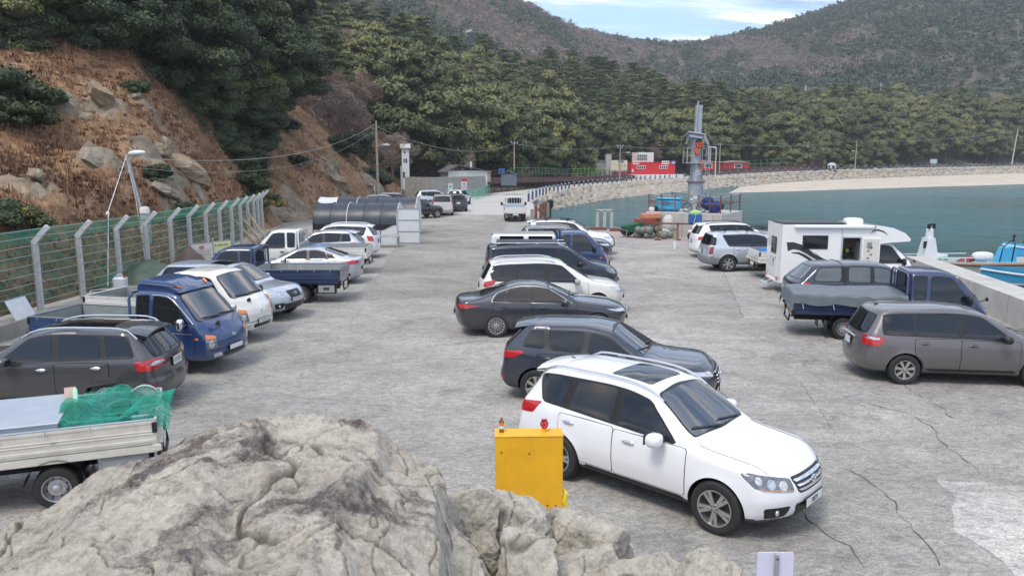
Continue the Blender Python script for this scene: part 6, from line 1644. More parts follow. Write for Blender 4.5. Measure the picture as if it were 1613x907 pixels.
for x_,z_,w_,h_,lb,m_ in((Lw*.30,1.55,.9,.9,'white square sign plate with a green motif on the concrete wall',M_WHITEP),(Lw*.56,1.85,1.15,1.45,'red and white notice on the concrete wall',M_WHITEP)):
 sg=thing('sign',lb,'sign',(W0[0]+cos_(ang)*x_+sin_(ang)*.06,W0[1]+sin_(ang)*x_-cos_(ang)*.06,z_),ang)
 k=MB();k.box((0,0,0),(w_,.05,h_),m_);o=k.build('plate',parent=sg)
 k=MB()
 if w_>1:
  k.box((0,-.03,h_*.36),(w_,.012,h_*.28),M_TXR)
  for i in range(4):k.box((-.2+.13*i,-.03,0),(.09,.012,.2),M_TXR)
  for i in range(3):k.box((0,-.03,-.28-.12*i),(w_*.7,.012,.04),M_TXR)
 else:k.box((-.05,-.03,.08),(.35,.012,.22),M_GREENF);k.box((0,-.03,-.2),(.55,.012,.08),mat('sign_yellow',(.6,.55,.1),.6));k.cyl((-.0,.02,-1.4),(0,.02,-.45),.04,n=6,m=M_GALV)
 k.build('print',parent=o)
hx,hy=W0[0]+cos_(ang)*Lw*.52,W0[1]+sin_(ang)*Lw*.52+5.0
t=thing('hut','small hut with a low pitched roof behind the concrete wall','hut',(hx,hy,1.6),ang*.4)
b=MB();b.box((0,0,.9),(5.4,3.4,2.0),M_WHITEW);b.build('wall',parent=t)
b=MB();b.prism([(-3.1,1.75),(-1.4,2.65),(3.1,1.85),(3.1,1.75),(-1.4,2.5),(-3.1,1.65)],-2.0,2.0,mat('hut_roof',(.085,.075,.085),.8));b.build('roof',parent=t)
b=MB();b.cyl((.6,-1.2,2.0),(.6,-1.2,3.1),.14,n=8,m=M_WHITEP);b.build('chimney',parent=t)
t=thing('shed','small tan shed under the trees behind the concrete wall','shed',(hx+2.4,hy+5,2.0));t.scale=(.62,.62,.62);b=MB();b.box((0,0,.8),(3.4,2.6,2.2),mat('shed_tan',(.34,.29,.23),.85),r=.25);b.build('wall',parent=t,smooth=True,angle=30);b=MB();b.box((0,0,1.95),(3.7,2.9,.12),M_CONC);b.build('roof',parent=t)
t=thing('shed','dark blue-grey shed beside the boardwalk start','shed',(hx+6.0,hy+3,1.6));t.scale=(.62,.62,.75);b=MB();b.box((0,0,.8),(3.4,2.6,2.0),mat('shed_blue',(.10,.13,.15),.6));b.build('wall',parent=t);b=MB();b.prism([(-1.9,1.75),(0,2.5),(1.9,1.75),(0,2.35)],-1.5,1.5,mat('shed_roof',(.06,.09,.09),.6));b.build('roof',parent=t)
def rail_fence(name,lb,cat,pts,h,m,step,mid=1,baluster=0,pr=.035,mesh=None):
 t=thing(name,lb,cat);L_=0
 for i in range(len(pts)-1):
  a,c=Vector(pts[i]),Vector(pts[i+1]);n=max(1,round((c-a).length/step))
  for j in range(n+(i==len(pts)-2)):
   p=a.lerp(c,j/n);k=MB();k.bar(p-Vector((0,0,.15)),p+Vector((0,0,h)),pr*2,pr*2,m);k.build('post',parent=t)
  for q in range(mid+1):
   zz=h*(q+1)/(mid+1)-.03;k=MB();k.bar(a+Vector((0,0,zz)),c+Vector((0,0,zz)),pr,pr*1.3,m);k.build('rail',parent=t)
  if mesh:
   V=[];F=[];L_=(c-a).length
   for s_ in np.arange(0,L_,.11):p=a.lerp(c,s_/L_);k_=len(V);d=(c-a).normalized()*.008;V+=[tuple(p-d+Vector((0,0,.06))),tuple(p+d+Vector((0,0,.06))),tuple(p+d+Vector((0,0,h-.05))),tuple(p-d+Vector((0,0,h-.05)))];F.append((k_,k_+1,k_+2,k_+3))
   for z_ in np.arange(.12,h,.11):k_=len(V);V+=[tuple(a+Vector((0,0,z_-.007))),tuple(c+Vector((0,0,z_-.007))),tuple(c+Vector((0,0,z_+.007))),tuple(a+Vector((0,0,z_+.007)))];F.append((k_,k_+1,k_+2,k_+3))
   o=link('mesh_panel',np_mesh('mesh_panel',V,F,mesh),t);tag(o,kind='stuff')
 return t
M_MINT=mat('mint_green_paint',(.10,.46,.30),.5)
g0=G(705,317,0);g1=G(750,315.5,0);g2=(g1[0]+1.4,g1[1]+9,0)
rail_fence('railing','mint green mesh railing in front of the concrete wall','railing',[(g0[0],g0[1],0),(g1[0],g1[1],0),(g2[0],g2[1],.3)],1.35,M_MINT,1.5,1,mesh=M_MINT)
BW=[G(u,v,D=D) for u,v,D in[(768,281,113),(810,280,122),(860,279.5,136),(905,279,150),(960,277,166),(1000,276,178)]]
t=thing('boardwalk','dark brown timber boardwalk on posts behind the road','boardwalk')
for i in range(len(BW)-1):
 a,c=Vector(BW[i]),Vector(BW[i+1]);nrm=Vector((-(c-a).y,(c-a).x,0)).normalized()*3.2
 k=MB();k.add([tuple(a),tuple(c),tuple(c+nrm),tuple(a+nrm),tuple(a-Vector((0,0,.22))),tuple(c-Vector((0,0,.22))),tuple(c+nrm-Vector((0,0,.22))),tuple(a+nrm-Vector((0,0,.22)))],[(0,1,2,3),(4,7,6,5),(0,4,5,1),(1,5,6,2),(2,6,7,3),(3,7,4,0)],M_WOODB);k.build('deck',parent=t)
 k=MB();k.bar(a-Vector((0,.03,.42)),c-Vector((0,.03,.42)),.08,.75,M_WOODB);k.build('fascia_board',parent=t)
 n=max(2,round((c-a).length/2.6))
 for j in range(n):
  p=a.lerp(c,j/n);k=MB();k.bar(p+Vector((0,.1,-2.4)),p+Vector((0,.1,1.15)),.14,.14,M_WOODB);k.build('post',parent=t)
 for zz in(1.1,.6):k=MB();k.bar(a+Vector((0,.1,zz)),c+Vector((0,.1,zz)),.07,.10,M_WOODB);k.build('rail',parent=t)
M_LIME=mat('lime_green_paint',(.16,.48,.06),.5)
rail_fence('railing','bright green railing along the back of the boardwalk','railing',[(p[0]-.5,p[1]+4.2,p[2]+.2) for p in BW[1:4]],1.35,M_GREENF,1.6,2,pr=.06)
rail_fence('railing','lime green railing along the boardwalk towards the billboard','railing',[(p[0]-.5,p[1]+4.2,p[2]+.2) for p in BW[3:5]],1.35,M_LIME,1.8,2,pr=.06)
t=thing('banner','blue panel tied to the green boardwalk railing','panel',(BW[1][0]-2,BW[1][1]+4.0,BW[1][2]+.9));k=MB();k.box((0,0,0),(1.0,.06,.9),mat('banner_blue',(.03,.12,.42),.6));k.build('sheet',parent=t)
s0=G(925,284,D=160);t=thing('stair','brown timber stair with handrails left of the billboard','stair',(s0[0],s0[1],s0[2]-1.3),R(15))
for i in range(7):k=MB();k.box((i*.42,0,.2+i*.24),(.44,1.6,.08),M_WOODB);k.build('step',parent=t)
for y_ in(-.8,.8):
 k=MB();k.bar((-.1,y_,1.1),(2.9,y_,2.75),.08,.10,M_WOODB);k.build('handrail',parent=t);k=MB();k.bar((0,y_,0),(2.8,y_,1.6),.06,.22,M_WOODB);k.build('stringer',parent=t)
 for x_ in(0,.95,1.9,2.8):k=MB();k.bar((x_,y_,x_*.55),(x_,y_,x_*.55+1.1),.08,.08,M_WOODB);k.build('post',parent=t)
POST=[]
acc=0
for i in range(len(PROM)-1):
 a,c=Vector(PROM[i]),Vector(PROM[i+1]);L_=(c-a).length
 while acc<L_:
  POST.append((a.lerp(c,acc/L_),math.atan2(c.y-a.y,c.x-a.x)));acc+=3.1
 acc-=L_
k=MB();k.box((0,0,.55),(.22,.22,1.3),M_BLUEP,r=.03);pb=k.mesh('post_body');k=MB();k.box((0,0,1.05),(.25,.25,.10),M_WHITEP,r=.02);pc=k.mesh('post_band');k=MB();k.box((0,0,.0),(.5,.5,.12),M_CONC_L);pf_=k.mesh('post_foot')
k=MB();k.tube([(0,0,.78),(1.45,0,.62),(3.1,0,.78)],.03,6,M_GALV);k.tube([(0,0,.50),(1.45,0,.36),(3.1,0,.50)],.025,6,M_GALV);pr_=k.mesh('rope_rail',smooth=True)
first=None
for i,(p,an) in enumerate(POST):
 nrm=Vector((-sin_(an),cos_(an),0))*.45
 t=thing('bollard','blue roadside post with a white band and sagging blue rails above the rubble slope','bollard',tuple(p+nrm),an,'blue posts along the shore road')
 link('post_body',pb,t);link('post_band',pc,t);link('post_foot',pf_,t);link('rope_rail',pr_,t)
bx,by,bz=G(1028,275,D=193);bz-=.2
t=thing('cafe_building','bright red low building with white windows and a white box on its roof','building',(bx,by,bz),R(16))
b=MB();b.box((0,2,1.55),(11.8,4.4,3.1),M_REDW);b.build('wall',parent=t)
b=MB();b.box((0,2,3.14),(12.0,4.6,.10),M_REDW);b.build('roof',parent=t)
b=MB();b.box((-1.6,2.4,4.25),(4.2,3.4,2.5),M_WHITEW);o=b.build('roof_room',parent=t)
b=MB();b.box((-2.6,.68,4.3),(2.6,.05,1.5),M_GLASS);k_=b.build('window',parent=t)
for i in range(6):k=MB();k.box((-3.9+.52*i,.64,4.3),(.10,.05,1.6),M_WHITEP);k.build('mullion',parent=k_)
for zz in(3.6,4.3,5.0):k=MB();k.box((-2.6,.64,zz),(2.7,.05,.10),M_WHITEP);k.build('mullion',parent=k_)
for x_ in(-3.2,2.7):
 b=MB();b.box((x_,-.22,1.95),(2.3,.08,.75),M_WHITEP);o=b.build('window',parent=t)
 for i in range(4):k=MB();k.box((x_-.84+.56*i,-.27,1.95),(.42,.04,.5),M_GLASS);k.build('pane',parent=o)
for x_,w_,m_ in((-4.6,1.6,M_WHITEP),(3.2,2.0,M_WHITEP),(5.3,1.0,mat('violet_sign',(.16,.12,.35),.6))):
 b=MB();b.box((x_,-.26,3.05),(w_,.10,.85),m_);o=b.build('sign_panel',parent=t)
 k=MB()
 for i in range(3):k.box((x_-w_*.3+w_*.3*i,-.32,3.05),(w_*.2,.02,.35),M_TXR if m_ is M_WHITEP else M_WHITEP)
 k.build('sign_print',parent=o)
b=MB();b.box((-5.4,-.24,1.2),(.5,.05,.6),M_WHITEP);b.build('notice_plate',parent=t)
b=MB();b.box((-8.6,2.6,1.4),(5.6,3.6,2.8),mat('dark_red_paint',(.30,.02,.03),.6));o=b.build('side_wing',parent=t)
k=MB();k.box((-9.6,.77,1.1),(1.0,.06,2.1),mat('door_grey',(.07,.07,.08),.5));k.build('door',parent=t)
k=MB();k.box((-7.0,.77,2.0),(1.2,.06,.7),M_WHITEP);o2=k.build('window',parent=t);
for i in range(3):k=MB();k.box((-7.36+.36*i,.73,2.0),(.26,.03,.5),M_GLASS);k.build('pane',parent=o2)
k=MB();k.box((-8.6,.74,2.75),(4.6,.10,.5),M_REDW);k.build('fascia',parent=t)
b=MB();b.box((.6,-.9,-.55),(14.0,2.4,1.5),M_WHITEW);b.build('plinth',parent=t)
x,y,z=G(940,277,D=182);t=thing('store_shed','grey corrugated shed behind the cream billboard','shed',(x,y,z),R(14));b=MB();b.box((0,1,1.6),(6,4,3.4),M_BEDGREY);b.build('wall',parent=t);b=MB();b.box((0,1,3.4),(6.3,4.3,.15),M_CONC);b.build('roof',parent=t);b=MB();b.box((2.3,-1.2,2.6),(1.2,.8,4.6),M_CONC_L);b.build('chimney',parent=t)
x,y,z=G(975,272,D=176);t=thing('billboard','cream billboard with a blue plate in front of the red building','billboard',(x,y,z-.2),R(10))
b=MB();b.box((0,0,1.7),(3.7,.15,2.4),M_CREAM);o=b.build('panel',parent=t);k=MB();k.box((.35,-.10,2.6),(1.35,.04,.45),mat('billboard_blue',(.13,.13,.30),.6));k.build('name_plate',parent=o)
k=MB()
for i,c_ in enumerate(((.6,.25,.1),(.2,.3,.45),(.6,.45,.1),(.35,.2,.12))):k.box((-.2+.5*i,-.10,1.75),(.28,.04,.6-.1*(i%2)),mat('billboard_print_%d'%i,c_,.7))
k.box((.3,-.10,1.15),(.9,.04,.08),M_TXT);k.box((-1.2,-.10,2.2),(.4,.04,.3),mat('billboard_pale',(.55,.5,.36),.7));k.build('print',parent=o)
for x_ in(-1.6,1.6):k=MB();k.bar((x_,.1,-1.2),(x_,.1,.6),.14,.14,M_GALV);k.build('leg',parent=t)
for u,D,wd,lb,m_,ln in[(1113,206,5.2,'orange-red cabin with a white-framed window behind the crane',M_REDO,4),(1160,213,7.4,'dark red cabin with a wide window right of the crane',mat('cabin_red',(.50,.030,.030),.6),5)]:
 x,y,z=G(u,270,D=D);t=thing('cabin',lb,'cabin',(x,y,z-.1),R(12));b=MB();b.box((0,1.5,1.25),(wd,3.0,2.5),m_);b.build('wall',parent=t)
 b=MB();b.prism([(-wd/2-.3,2.48),(0,2.95),(wd/2+.3,2.48),(wd/2+.3,2.40),(-wd/2-.3,2.40)],-.3,3.3,mat('cabin_roof',(.32,.22,.20),.7));b.build('roof',parent=t)
 b=MB();b.box((.4,-.03,1.5),(2.2,.08,1.1),M_WHITEP);o=b.build('window',parent=t)
 for i in range(ln):k=MB();k.box((-.5+1.8*(i+.5)/ln,-.08,1.5),(1.5/ln,.04,.85),M_GLASS);k.build('pane',parent=o)
 k=MB();k.box((-wd*.36,-.03,1.0),(.8,.06,1.9),mat('cabin_door',(.32,.02,.02),.6));k.build('door',parent=t)
DW=[G(u,v,D=D) for u,v,D in[(1092,273,197),(1140,271,207),(1230,266,219),(1300,264,226)]]
t=thing('deck','dark brown timber terrace with railing in front of the red cabins','terrace')
for i in range(len(DW)-1):
 a,c=Vector(DW[i]),Vector(DW[i+1]);k=MB();k.bar(a-Vector((0,0,.2)),c-Vector((0,0,.2)),.3,1.9,M_WOODB);k.build('fascia_board',parent=t);k=MB();k.bar(a+Vector((0,.2,1.6)),c+Vector((0,.2,1.6)),.08,.12,M_WOODB);k.build('rail',parent=t)
 n=max(2,round((c-a).length/2.4))
 for j in range(n):p=a.lerp(c,j/n);k=MB();k.bar(p+Vector((0,.2,.5)),p+Vector((0,.2,1.6)),.12,.12,M_WOODB);k.build('post',parent=t)
q=[(p[0],p[1]+7,p[2]+.6) for p in DW[1:]];rail_fence('railing','green court fence under the dark trees behind the terrace','fence',q,2.0,M_GREENF,2.6,1,pr=.06)
q=[G(u,262,D=240) for u in(1303,1360)];rail_fence('railing','short green fence right of the leaning pine','fence',[(p[0],p[1],p[2]-.3) for p in q],2.2,M_GREENF,2.4,2,pr=.06)
x,y,z=G(1310,268,D=222);t=thing('kiosk','small white and blue life-guard box at the top of the rubble slope','kiosk',(x,y,z-.4),R(10))
b=MB();b.box((0,0,1.3),(1.7,1.5,1.0),M_WHITEP,r=.05);b.build('upper_box',parent=t);b=MB();b.prism([(-1.0,1.8),(0,2.4),(1.0,1.8)],-.9,.9,M_WHITEP);b.build('roof',parent=t);b=MB();b.box((.0,-.78,1.2),(.9,.04,.7),M_GLASS);b.build('window',parent=t)
for x_ in(-.9,.9):b=MB();b.box((x_,-.3,.7),(.25,.3,1.6),M_BLUEP);b.build('leg',parent=t)
b=MB();b.box((0,-.3,.1),(2.1,.4,.3),M_BLUEP);b.build('base',parent=t)
x,y,z=G(1470,260,D=255);t=thing('info_board','small blue and white information board on the far shore road','sign',(x,y,z-.3));b=MB();b.box((0,0,1.5),(2.2,.12,1.3),mat('board_teal',(.35,.45,.50),.6));b.build('panel',parent=t);b=MB();b.box((0,-.05,.4),(1.6,.3,.9),M_TXT);b.build('stand',parent=t)
x,y,z=G(1263,264,D=218);t=thing('shelter','brown open timber shelter by the kiosk','shelter',(x+6,y+4,z-.2));b=MB();b.box((0,0,2.4),(3.8,2.4,.2),M_WOODB);b.build('roof',parent=t);b=MB();b.box((0,1.1,1.1),(3.6,.1,2.2),M_WOODB);b.build('back_panel',parent=t)
for x_ in(-1.7,1.7):b=MB();b.bar((x_,-1,0),(x_,-1,2.4),.16,.16,M_WOODB);b.build('post',parent=t)
x,y,z=G(1122,277,D=196);t=thing('goal_frame','white gantry frame standing on the shore road behind the crane','frame',(x,y,z-.3));b=MB();b.bar((.7,0,0),(.7,0,7.4),.16,.16,M_WHITEP);b.bar((.8,0,7.3),(-1.6,0,7.3),.16,.16,M_WHITEP);b.bar((-1.4,0,7.3),(-1.4,0,5.6),.05,.05,M_WHITEP);b.box((.2,0,.1),(2.6,.5,.2),M_WHITEP);b.build('frame_bars',parent=t)
# - crane on its concrete base
cx_,cy_=12.15,52.3
t=thing('plinth','square concrete crane base at the quay edge','plinth',(cx_,cy_,0),R(-33));b=MB();b.box((0,0,.35),(5.1,4.3,2.4),M_CONC_L,r=.04);b.build('block',parent=t)
for i in range(5):k=MB();k.box((-2.0+i,-2.152,.6),(.03,.02,1.8),M_CONC);k.build('form_joint',parent=t)
k=MB();k.box((-.3,-2.30,.62),(.02,.02,.02),M_RUST);k.build('bolt',parent=t)
t=thing('crane','grey quay crane with a thick column and folded jib','crane',(cx_,cy_,1.55),0);t.scale=(.84,.84,.63)
M_CRANE=mat('crane_grey',(.38,.41,.45),.5,.3,col2=(.29,.31,.34),vscale=1.6,bump=.2)
M_ORC=mat('hook_orange',(.46,.085,.03),.6)
b=MB();b.lathe([(.55,0),(.55,1.6),(.62,3.05),(.47,3.15),(.47,6.6),(.001,6.6)],28,M_CRANE);b.lathe([(.80,0),(.80,.08),(.55,.10)],24,M_CRANE);b.build('column',parent=t,smooth=True,angle=30)
b=MB();b.lathe([(.47,3.02),(.74,3.02),(.74,3.12),(.47,3.12)],24,M_RUST);b.build('flange',parent=t,smooth=True,angle=30)
for i in range(10):a=i*.628;k=MB();k.add([(.56*cos_(a),.56*sin_(a),2.95),(.72*cos_(a),.72*sin_(a),3.0),(.48*cos_(a),.48*sin_(a),3.7),(.56*cos_(a+.05),.56*sin_(a+.05),2.95),(.72*cos_(a+.05),.72*sin_(a+.05),3.0),(.48*cos_(a+.05),.48*sin_(a+.05),3.7)],[(0,1,2),(5,4,3),(0,3,4,1),(1,4,5,2)],M_CRANE);k.build('gusset',parent=t)
b=MB();b.box((0,0,5.0),(1.9,1.5,.08),M_GALV);b.build('platform',parent=t)
b=MB()
for x_,y_ in((-.9,-.7),(.9,-.7),(-.9,.7),(.9,.7)):b.bar((x_,y_,5.0),(x_,y_,6.5),.06,.06,M_GALV)
for zz in(5.75,6.5):
 for y_ in(-.7,.7):b.bar((-.9,y_,zz),(-.35 if y_<0 else.9,y_,zz),.05,.05,M_GALV)
 for x_ in(-.9,.9):b.bar((x_,-.7,zz),(x_,.7,zz),.05,.05,M_GALV)
b.build('platform_rail',parent=t)
b=MB();b.box((.0,.0,7.0),(.9,1.0,.9),M_CRANE,r=.05);b.build('slew_housing',parent=t)
rot=Matrix.Rotation(R(-14),3,'Y')
b=MB();b.box((-.30,-.35,7.85),(1.35,1.3,.10),M_CRANE,rot=Matrix.Rotation(R(12),3,'Y')@Matrix.Rotation(R(-18),3,'X'));b.box((-.30,-.35,7.60),(1.05,1.0,.42),M_CRANE,rot=Matrix.Rotation(R(12),3,'Y')@Matrix.Rotation(R(-18),3,'X'),r=.04);b.build('head_frame',parent=t)
b=MB();b.box((.08,.25,9.3),(.52,.34,3.2),M_CRANE,r=.03);b.build('jib',parent=t)
b=MB();b.tube([(-.16,.02,7.9),(-.12,.0,9.6),(-.02,.05,11.3)],[.10,.09,.06],10,M_GALV);b.build('ram',parent=t,smooth=True)
b=MB();b.bar((.45,-.2,7.9),(.78,-.35,6.9),.14,.18,M_CRANE);b.bar((.78,-.35,6.9),(.86,-.40,4.9),.10,.12,M_CRANE);b.bar((.92,-.3,6.6),(.94,-.35,2.2),.05,.05,M_GALV);b.bar((-.75,-.3,7.7),(-.95,-.35,6.9),.06,.06,M_GALV);b.build('lever_arm',parent=t)
b=MB()
for zz in np.arange(.4,4.8,.35):b.bar((.62,-.42,zz),(.92,-.42,zz),.03,.03,M_GALV)
b.bar((.62,-.42,.2),(.62,-.42,4.9),.04,.04,M_GALV);b.bar((.92,-.42,.2),(.92,-.42,4.9),.04,.04,M_GALV);b.build('ladder',parent=t)
b=MB();b.ell((.02,-.62,7.15),(.26,.26,.22),14,9,M_TRIM);b.box((.05,-.62,6.75),(.5,.34,.36),M_ORC,r=.06);b.box((-.12,-.62,6.15),(.36,.30,.70),M_ORC,r=.05);b.ell((.06,-.62,6.98),(.34,.25,.25),12,8,M_ORC);b.build('hook_block',parent=t,smooth=True,angle=40)
b=MB();b.tube([(.22,-.62,6.6),(.22,-.62,4.95)],.03,6,M_TRIM);b.box((.22,-.62,4.95),(.16,.16,.6),M_ORC,r=.03);b.tube([(.22+.13*sin_(a),-.62,4.5+.13*cos_(a)) for a in LS(0,4.4,10)],.035,6,M_ORC);b.build('hook',parent=t,smooth=True)
b=MB();b.box((-.35,-.45,1.9),(.24,.03,.34),mat('warn_yellow',(.62,.40,.03),.6));b.box((-.12,-.56,1.45),(.28,.03,.3),M_WHITEP);b.box((-.38,-.45,1.25),(.2,.03,.22),M_WHITEP);b.build('warning_plate',parent=t)
b=MB();
for dz_,s_ in((3.95,.15),(4.25,.13)):b.tube([(.0+s_*cos_(a),-.485,dz_+s_*sin_(a)) for a in LS(0,6.28,14)],.03,5,M_WHITEP)
b.build('painted_mark',parent=t)
def on_base(x,y):c,s=cos_(R(-33)),sin_(R(-33));return cx_+x*c-y*s,cy_+x*s+y*c
rail=thing('railing','rusty bent railing round the crane base','railing',(cx_,cy_,1.55),R(-33))
for a,c in[((-2.4,-2.0),(-.6,-2.0)),((-2.4,-2.0),(-2.4,2.0)),((1.0,-2.0),(2.4,-2.0)),((2.4,-2.0),(2.4,2.0)),((-2.4,2.0),(2.4,2.0))]:
 n=2
 for j in range(n+1):p=Vector((*a,0)).lerp(Vector((*c,0)),j/n);k=MB();k.tube([p,p+Vector((RU(-.05,.05),0,1.15))],.04,6,M_RUST);k.build('post',parent=rail)
 for zz in(.6,1.1):k=MB();k.tube([(*a,zz+RU(-.08,.08)),((a[0]+c[0])/2,(a[1]+c[1])/2,zz-.04),(*c,zz+RU(-.05,.08))],.03,6,M_RUST if zz<1 else M_GALV);k.build('rail',parent=rail)
x,y=on_base(-1.35,-1.2);t=thing('plastic_tub','light blue fish tub on the crane base','tub',(x,y,1.55),R(-20));b=MB();b.box((0,0,.42),(1.55,.95,.78),mat('tub_blue',(.06,.34,.55),.5),r=.16);b.box((0,0,.84),(1.6,1.0,.10),mat('tub_blue',(.06,.34,.55),.5),r=.04);b.build('tub_body',parent=t,smooth=True,angle=30);b=MB();b.box((-.15,-.5,.55),(.5,.03,.25),mat('tub_panel',(.04,.22,.38),.5));b.build('recess',parent=t)
x,y=on_base(1.75,-.9);t=thing('net_heap','dark blue net heap on the right of the crane base','net',(x,y,1.55));b=MB()
for i in range(7):b.ell((RU(-.6,.6),RU(-.3,.3),RU(.15,.75)),(.38,.34,.30),12,8,mat('net_navy',(.02,.035,.14),.9,var=.4,vscale=12,bump=.8,bscale=40))
b.build('netting_folds',parent=t,smooth=True)
x,y=on_base(.6,-1.75);t=thing('bicycle_frame','dark tangled rings and bars leaning at the foot of the crane','scrap',(x,y,1.55),R(-25));b=MB()
for x_ in(-.45,.45):b.tube([(x_+.3*cos_(a),0,.32+.3*sin_(a)) for a in LS(0,6.28,18)],.03,6,M_TRIM)
b.bar((-.45,0,.32),(.1,0,.7),.03,.03,M_TRIM);b.bar((.1,0,.7),(.45,0,.32),.03,.03,M_TRIM);b.build('frame',parent=t)
x,y=on_base(-2.0,-1.5);t=thing('scrap_pile','black scrap and a white box at the left of the crane base','scrap',(x,y,1.55));b=MB();b.box((0,0,.18),(.7,.5,.30),M_TRIM,rz=.4,r=.06);b.box((-.45,-.2,.15),(.35,.3,.25),M_WHITEP,r=.03);b.bar((-.5,.1,.1),(.6,.2,.8),.05,.05,M_TRIM);b.build('pieces',parent=t)
t=thing('steel_barrier','rust red steel barrier in front of the crane base','barrier',(10.6,48.2,0),R(-2))
k=MB();k.bar((-1.8,0,1.05),(2.0,0,1.0),.10,.10,M_RUST);k.build('rail',parent=t)
for x_ in(-1.6,-.4,.75,1.8):k=MB();k.bar((x_,0,0),(x_,0,1.05),.10,.10,M_RUST);k.bar((x_-.2,0,.05),(x_+.2,0,.05),.14,.10,M_RUST);k.build('leg',parent=t)
t=thing('blue_box','blue box with a lime green lid standing on the barrier','box',(11.25,48.22,1.06));b=MB();b.box((0,0,.28),(.75,.5,.56),mat('box_blue',(.02,.10,.30),.5),r=.04);b.build('box_body',parent=t,smooth=True,angle=30);b=MB();b.ell((0,0,.62),(.40,.28,.20),14,8,mat('lime_cover',(.28,.48,.20),.7));b.build('lid',parent=t,smooth=True)
t=thing('wheelbarrow','green wheelbarrow on the pink quay','wheelbarrow',(7.8,50.2,0),R(8));MG=mat('barrow_green',(.012,.13,.075),.5)
b=MB();b.add([(-.85,-.4,.75),(.55,-.42,.95),(.55,.42,.95),(-.85,.4,.75),(-.45,-.25,.42),(.35,-.28,.40),(.35,.28,.40),(-.45,.25,.42)],[(0,1,5,4),(1,2,6,5),(2,3,7,6),(3,0,4,7),(4,5,6,7)],MG);b.build('tray',parent=t)
b=MB();b.lathe([(.001,.05),(.12,.05),(.27,.06),(.30,.03),(.30,-.03),(.27,-.06),(.001,-.05)],18,M_RUB,c=(.25,0,.30),axis='Y');b.build('wheel',parent=t,smooth=True)
for y_ in(-.25,.25):b=MB();b.tube([(.25,y_*.4,.30),(-.5,y_,.45),(-1.3,y_*1.3,.68)],.025,6,M_GALV);b.bar((-.5,y_,.45),(-.6,y_,0),.04,.04,M_GALV);b.build('handle',parent=t)
M_FLOAT=mat('float_grey',(.20,.21,.18),.7,col2=(.11,.12,.11),vscale=4);cm_=MB();cm_.ell((0,0,0),(.22,.22,.22),12,8);fm0=cm_.mesh('float_ball',M_FLOAT,smooth=True)
for i in range(22):
 o=link('float_ball',fm0,None,(8.9+RU(-1.0,1.3),49.6+RU(-.5,.5),.21+(.33 if i%3==0 else 0)));o.scale=(RU(.8,1.15),)*3;tag(o,'grey fishing float in the heap beside the green wheelbarrow','float','fishing floats heaped on the quay')
t=thing('net_heap','dark rope and net heap between the wheelbarrow and the floats','net',(8.1,50.6,0));b=MB()
for i in range(9):b.ell((RU(-.8,.9),RU(-.3,.3),RU(.1,.6)),(.42,.36,.28),12,8,mat('net_dark',(.055,.055,.055),.95,var=.5,vscale=12,bump=.9,bscale=40))
b.build('netting_folds',parent=t,smooth=True)
t=thing('crate_stack','orange and red crates behind the floats on the quay','crate',(8.9,51.2,0),R(15));b=MB();b.box((-.2,0,.95),(1.3,.7,.35),mat('crate_red',(.26,.06,.045),.7),r=.03);b.box((0,.05,.45),(1.4,.8,.7),M_RUST,r=.03);b.build('lower_crate',parent=t);b=MB();b.box((.15,0,1.30),(1.2,.65,.34),mat('crate_orange',(.52,.22,.12),.7),r=.04);b.build('upper_crate',parent=t)
t=thing('white_sack','whitish bag of nets hanging at the corner of the crane base','bag',(10.0,50.2,0));b=MB();b.ell((0,0,.85),(.38,.32,.62),14,10,mat('sack_white',(.52,.50,.46),.9,var=.3,vscale=9,bump=.8));b.ell((-.1,0,.35),(.32,.3,.35),12,8,mat('sack_white',(.5,.5,.46),.9));b.build('bag_body',parent=t,smooth=True)
t=thing('concrete_bitt','pale concrete mooring frame on the quay edge','frame',(6.6,56.0,0));b=MB()
for x_ in(-.5,0,.5):b.box((x_,0,.7),(.20,.3,1.4),M_CONC_L,r=.02)
b.box((0,0,1.35),(1.2,.3,.15),M_CONC_L,r=.02);b.build('frame_body',parent=t)
for i,x_ in enumerate((-.9,1.2)):o=MB().box((6.6+x_,55.4-.8*i,.1),(2.0,.22,.2),M_RUST,r=.02).build('timber_beam');tag(o,['rust brown beam lying left of the mooring frame','rust brown beam lying right of the mooring frame'][i],'beam')
t=thing('marker_post','short weathered wooden post standing on the quay apron','post',(9.1,43.6,0));b=MB();b.cyl((0,0,0),(0,0,.5),.10,n=8,m=M_WHITEP);b.cyl((0,0,.5),(0,0,1.05),.11,n=8,m=mat('post_wood',(.28,.24,.17),.9));b.ell((-.02,0,1.08),(.12,.12,.06),8,6,M_RUST);b.build('post_body',parent=t)
for i,(u,v,h) in enumerate([(838,351,1.6),(846,350,1.7),(852,349,1.8),(858,348,1.7),(832,350,1.2)]):
 x,y,_=G(u,v,0);t=thing('mooring_pile',['rust brown pile nearest the far truck at the quay corner','rust brown pile, second from the far truck','brown pile in the middle of the quay corner row','dark pile at the end of the quay corner row','short pale pile right behind the far truck'][i],'pile',(x+.3,y,0));b=MB();b.cyl((0,0,-2.2),(0,0,h*.85),.13,n=10,m=M_RUST if i<3 else M_CONC);b.build('pile_body',parent=t,smooth=True,angle=40)
t=thing('figure_cover','black bag tied on a post at the quay corner','bag',(3.1,63.5,0));b=MB();b.cyl((0,0,-1.5),(0,0,1.75),.06,n=8,m=M_TRIM);b.build('post',parent=t);b=MB();b.ell((0,0,1.62),(.24,.16,.16),12,8,M_TRIM);b.ell((.10,0,1.35),(.14,.12,.34),12,8,M_TRIM);b.build('bag_body',parent=t,smooth=True)
t=thing('scooter','white motor scooter parked by the crane base','scooter',(11.7,48.0,0),R(170));M_SCW=paint('paint_scooter',(.62,.62,.60),0,.4)
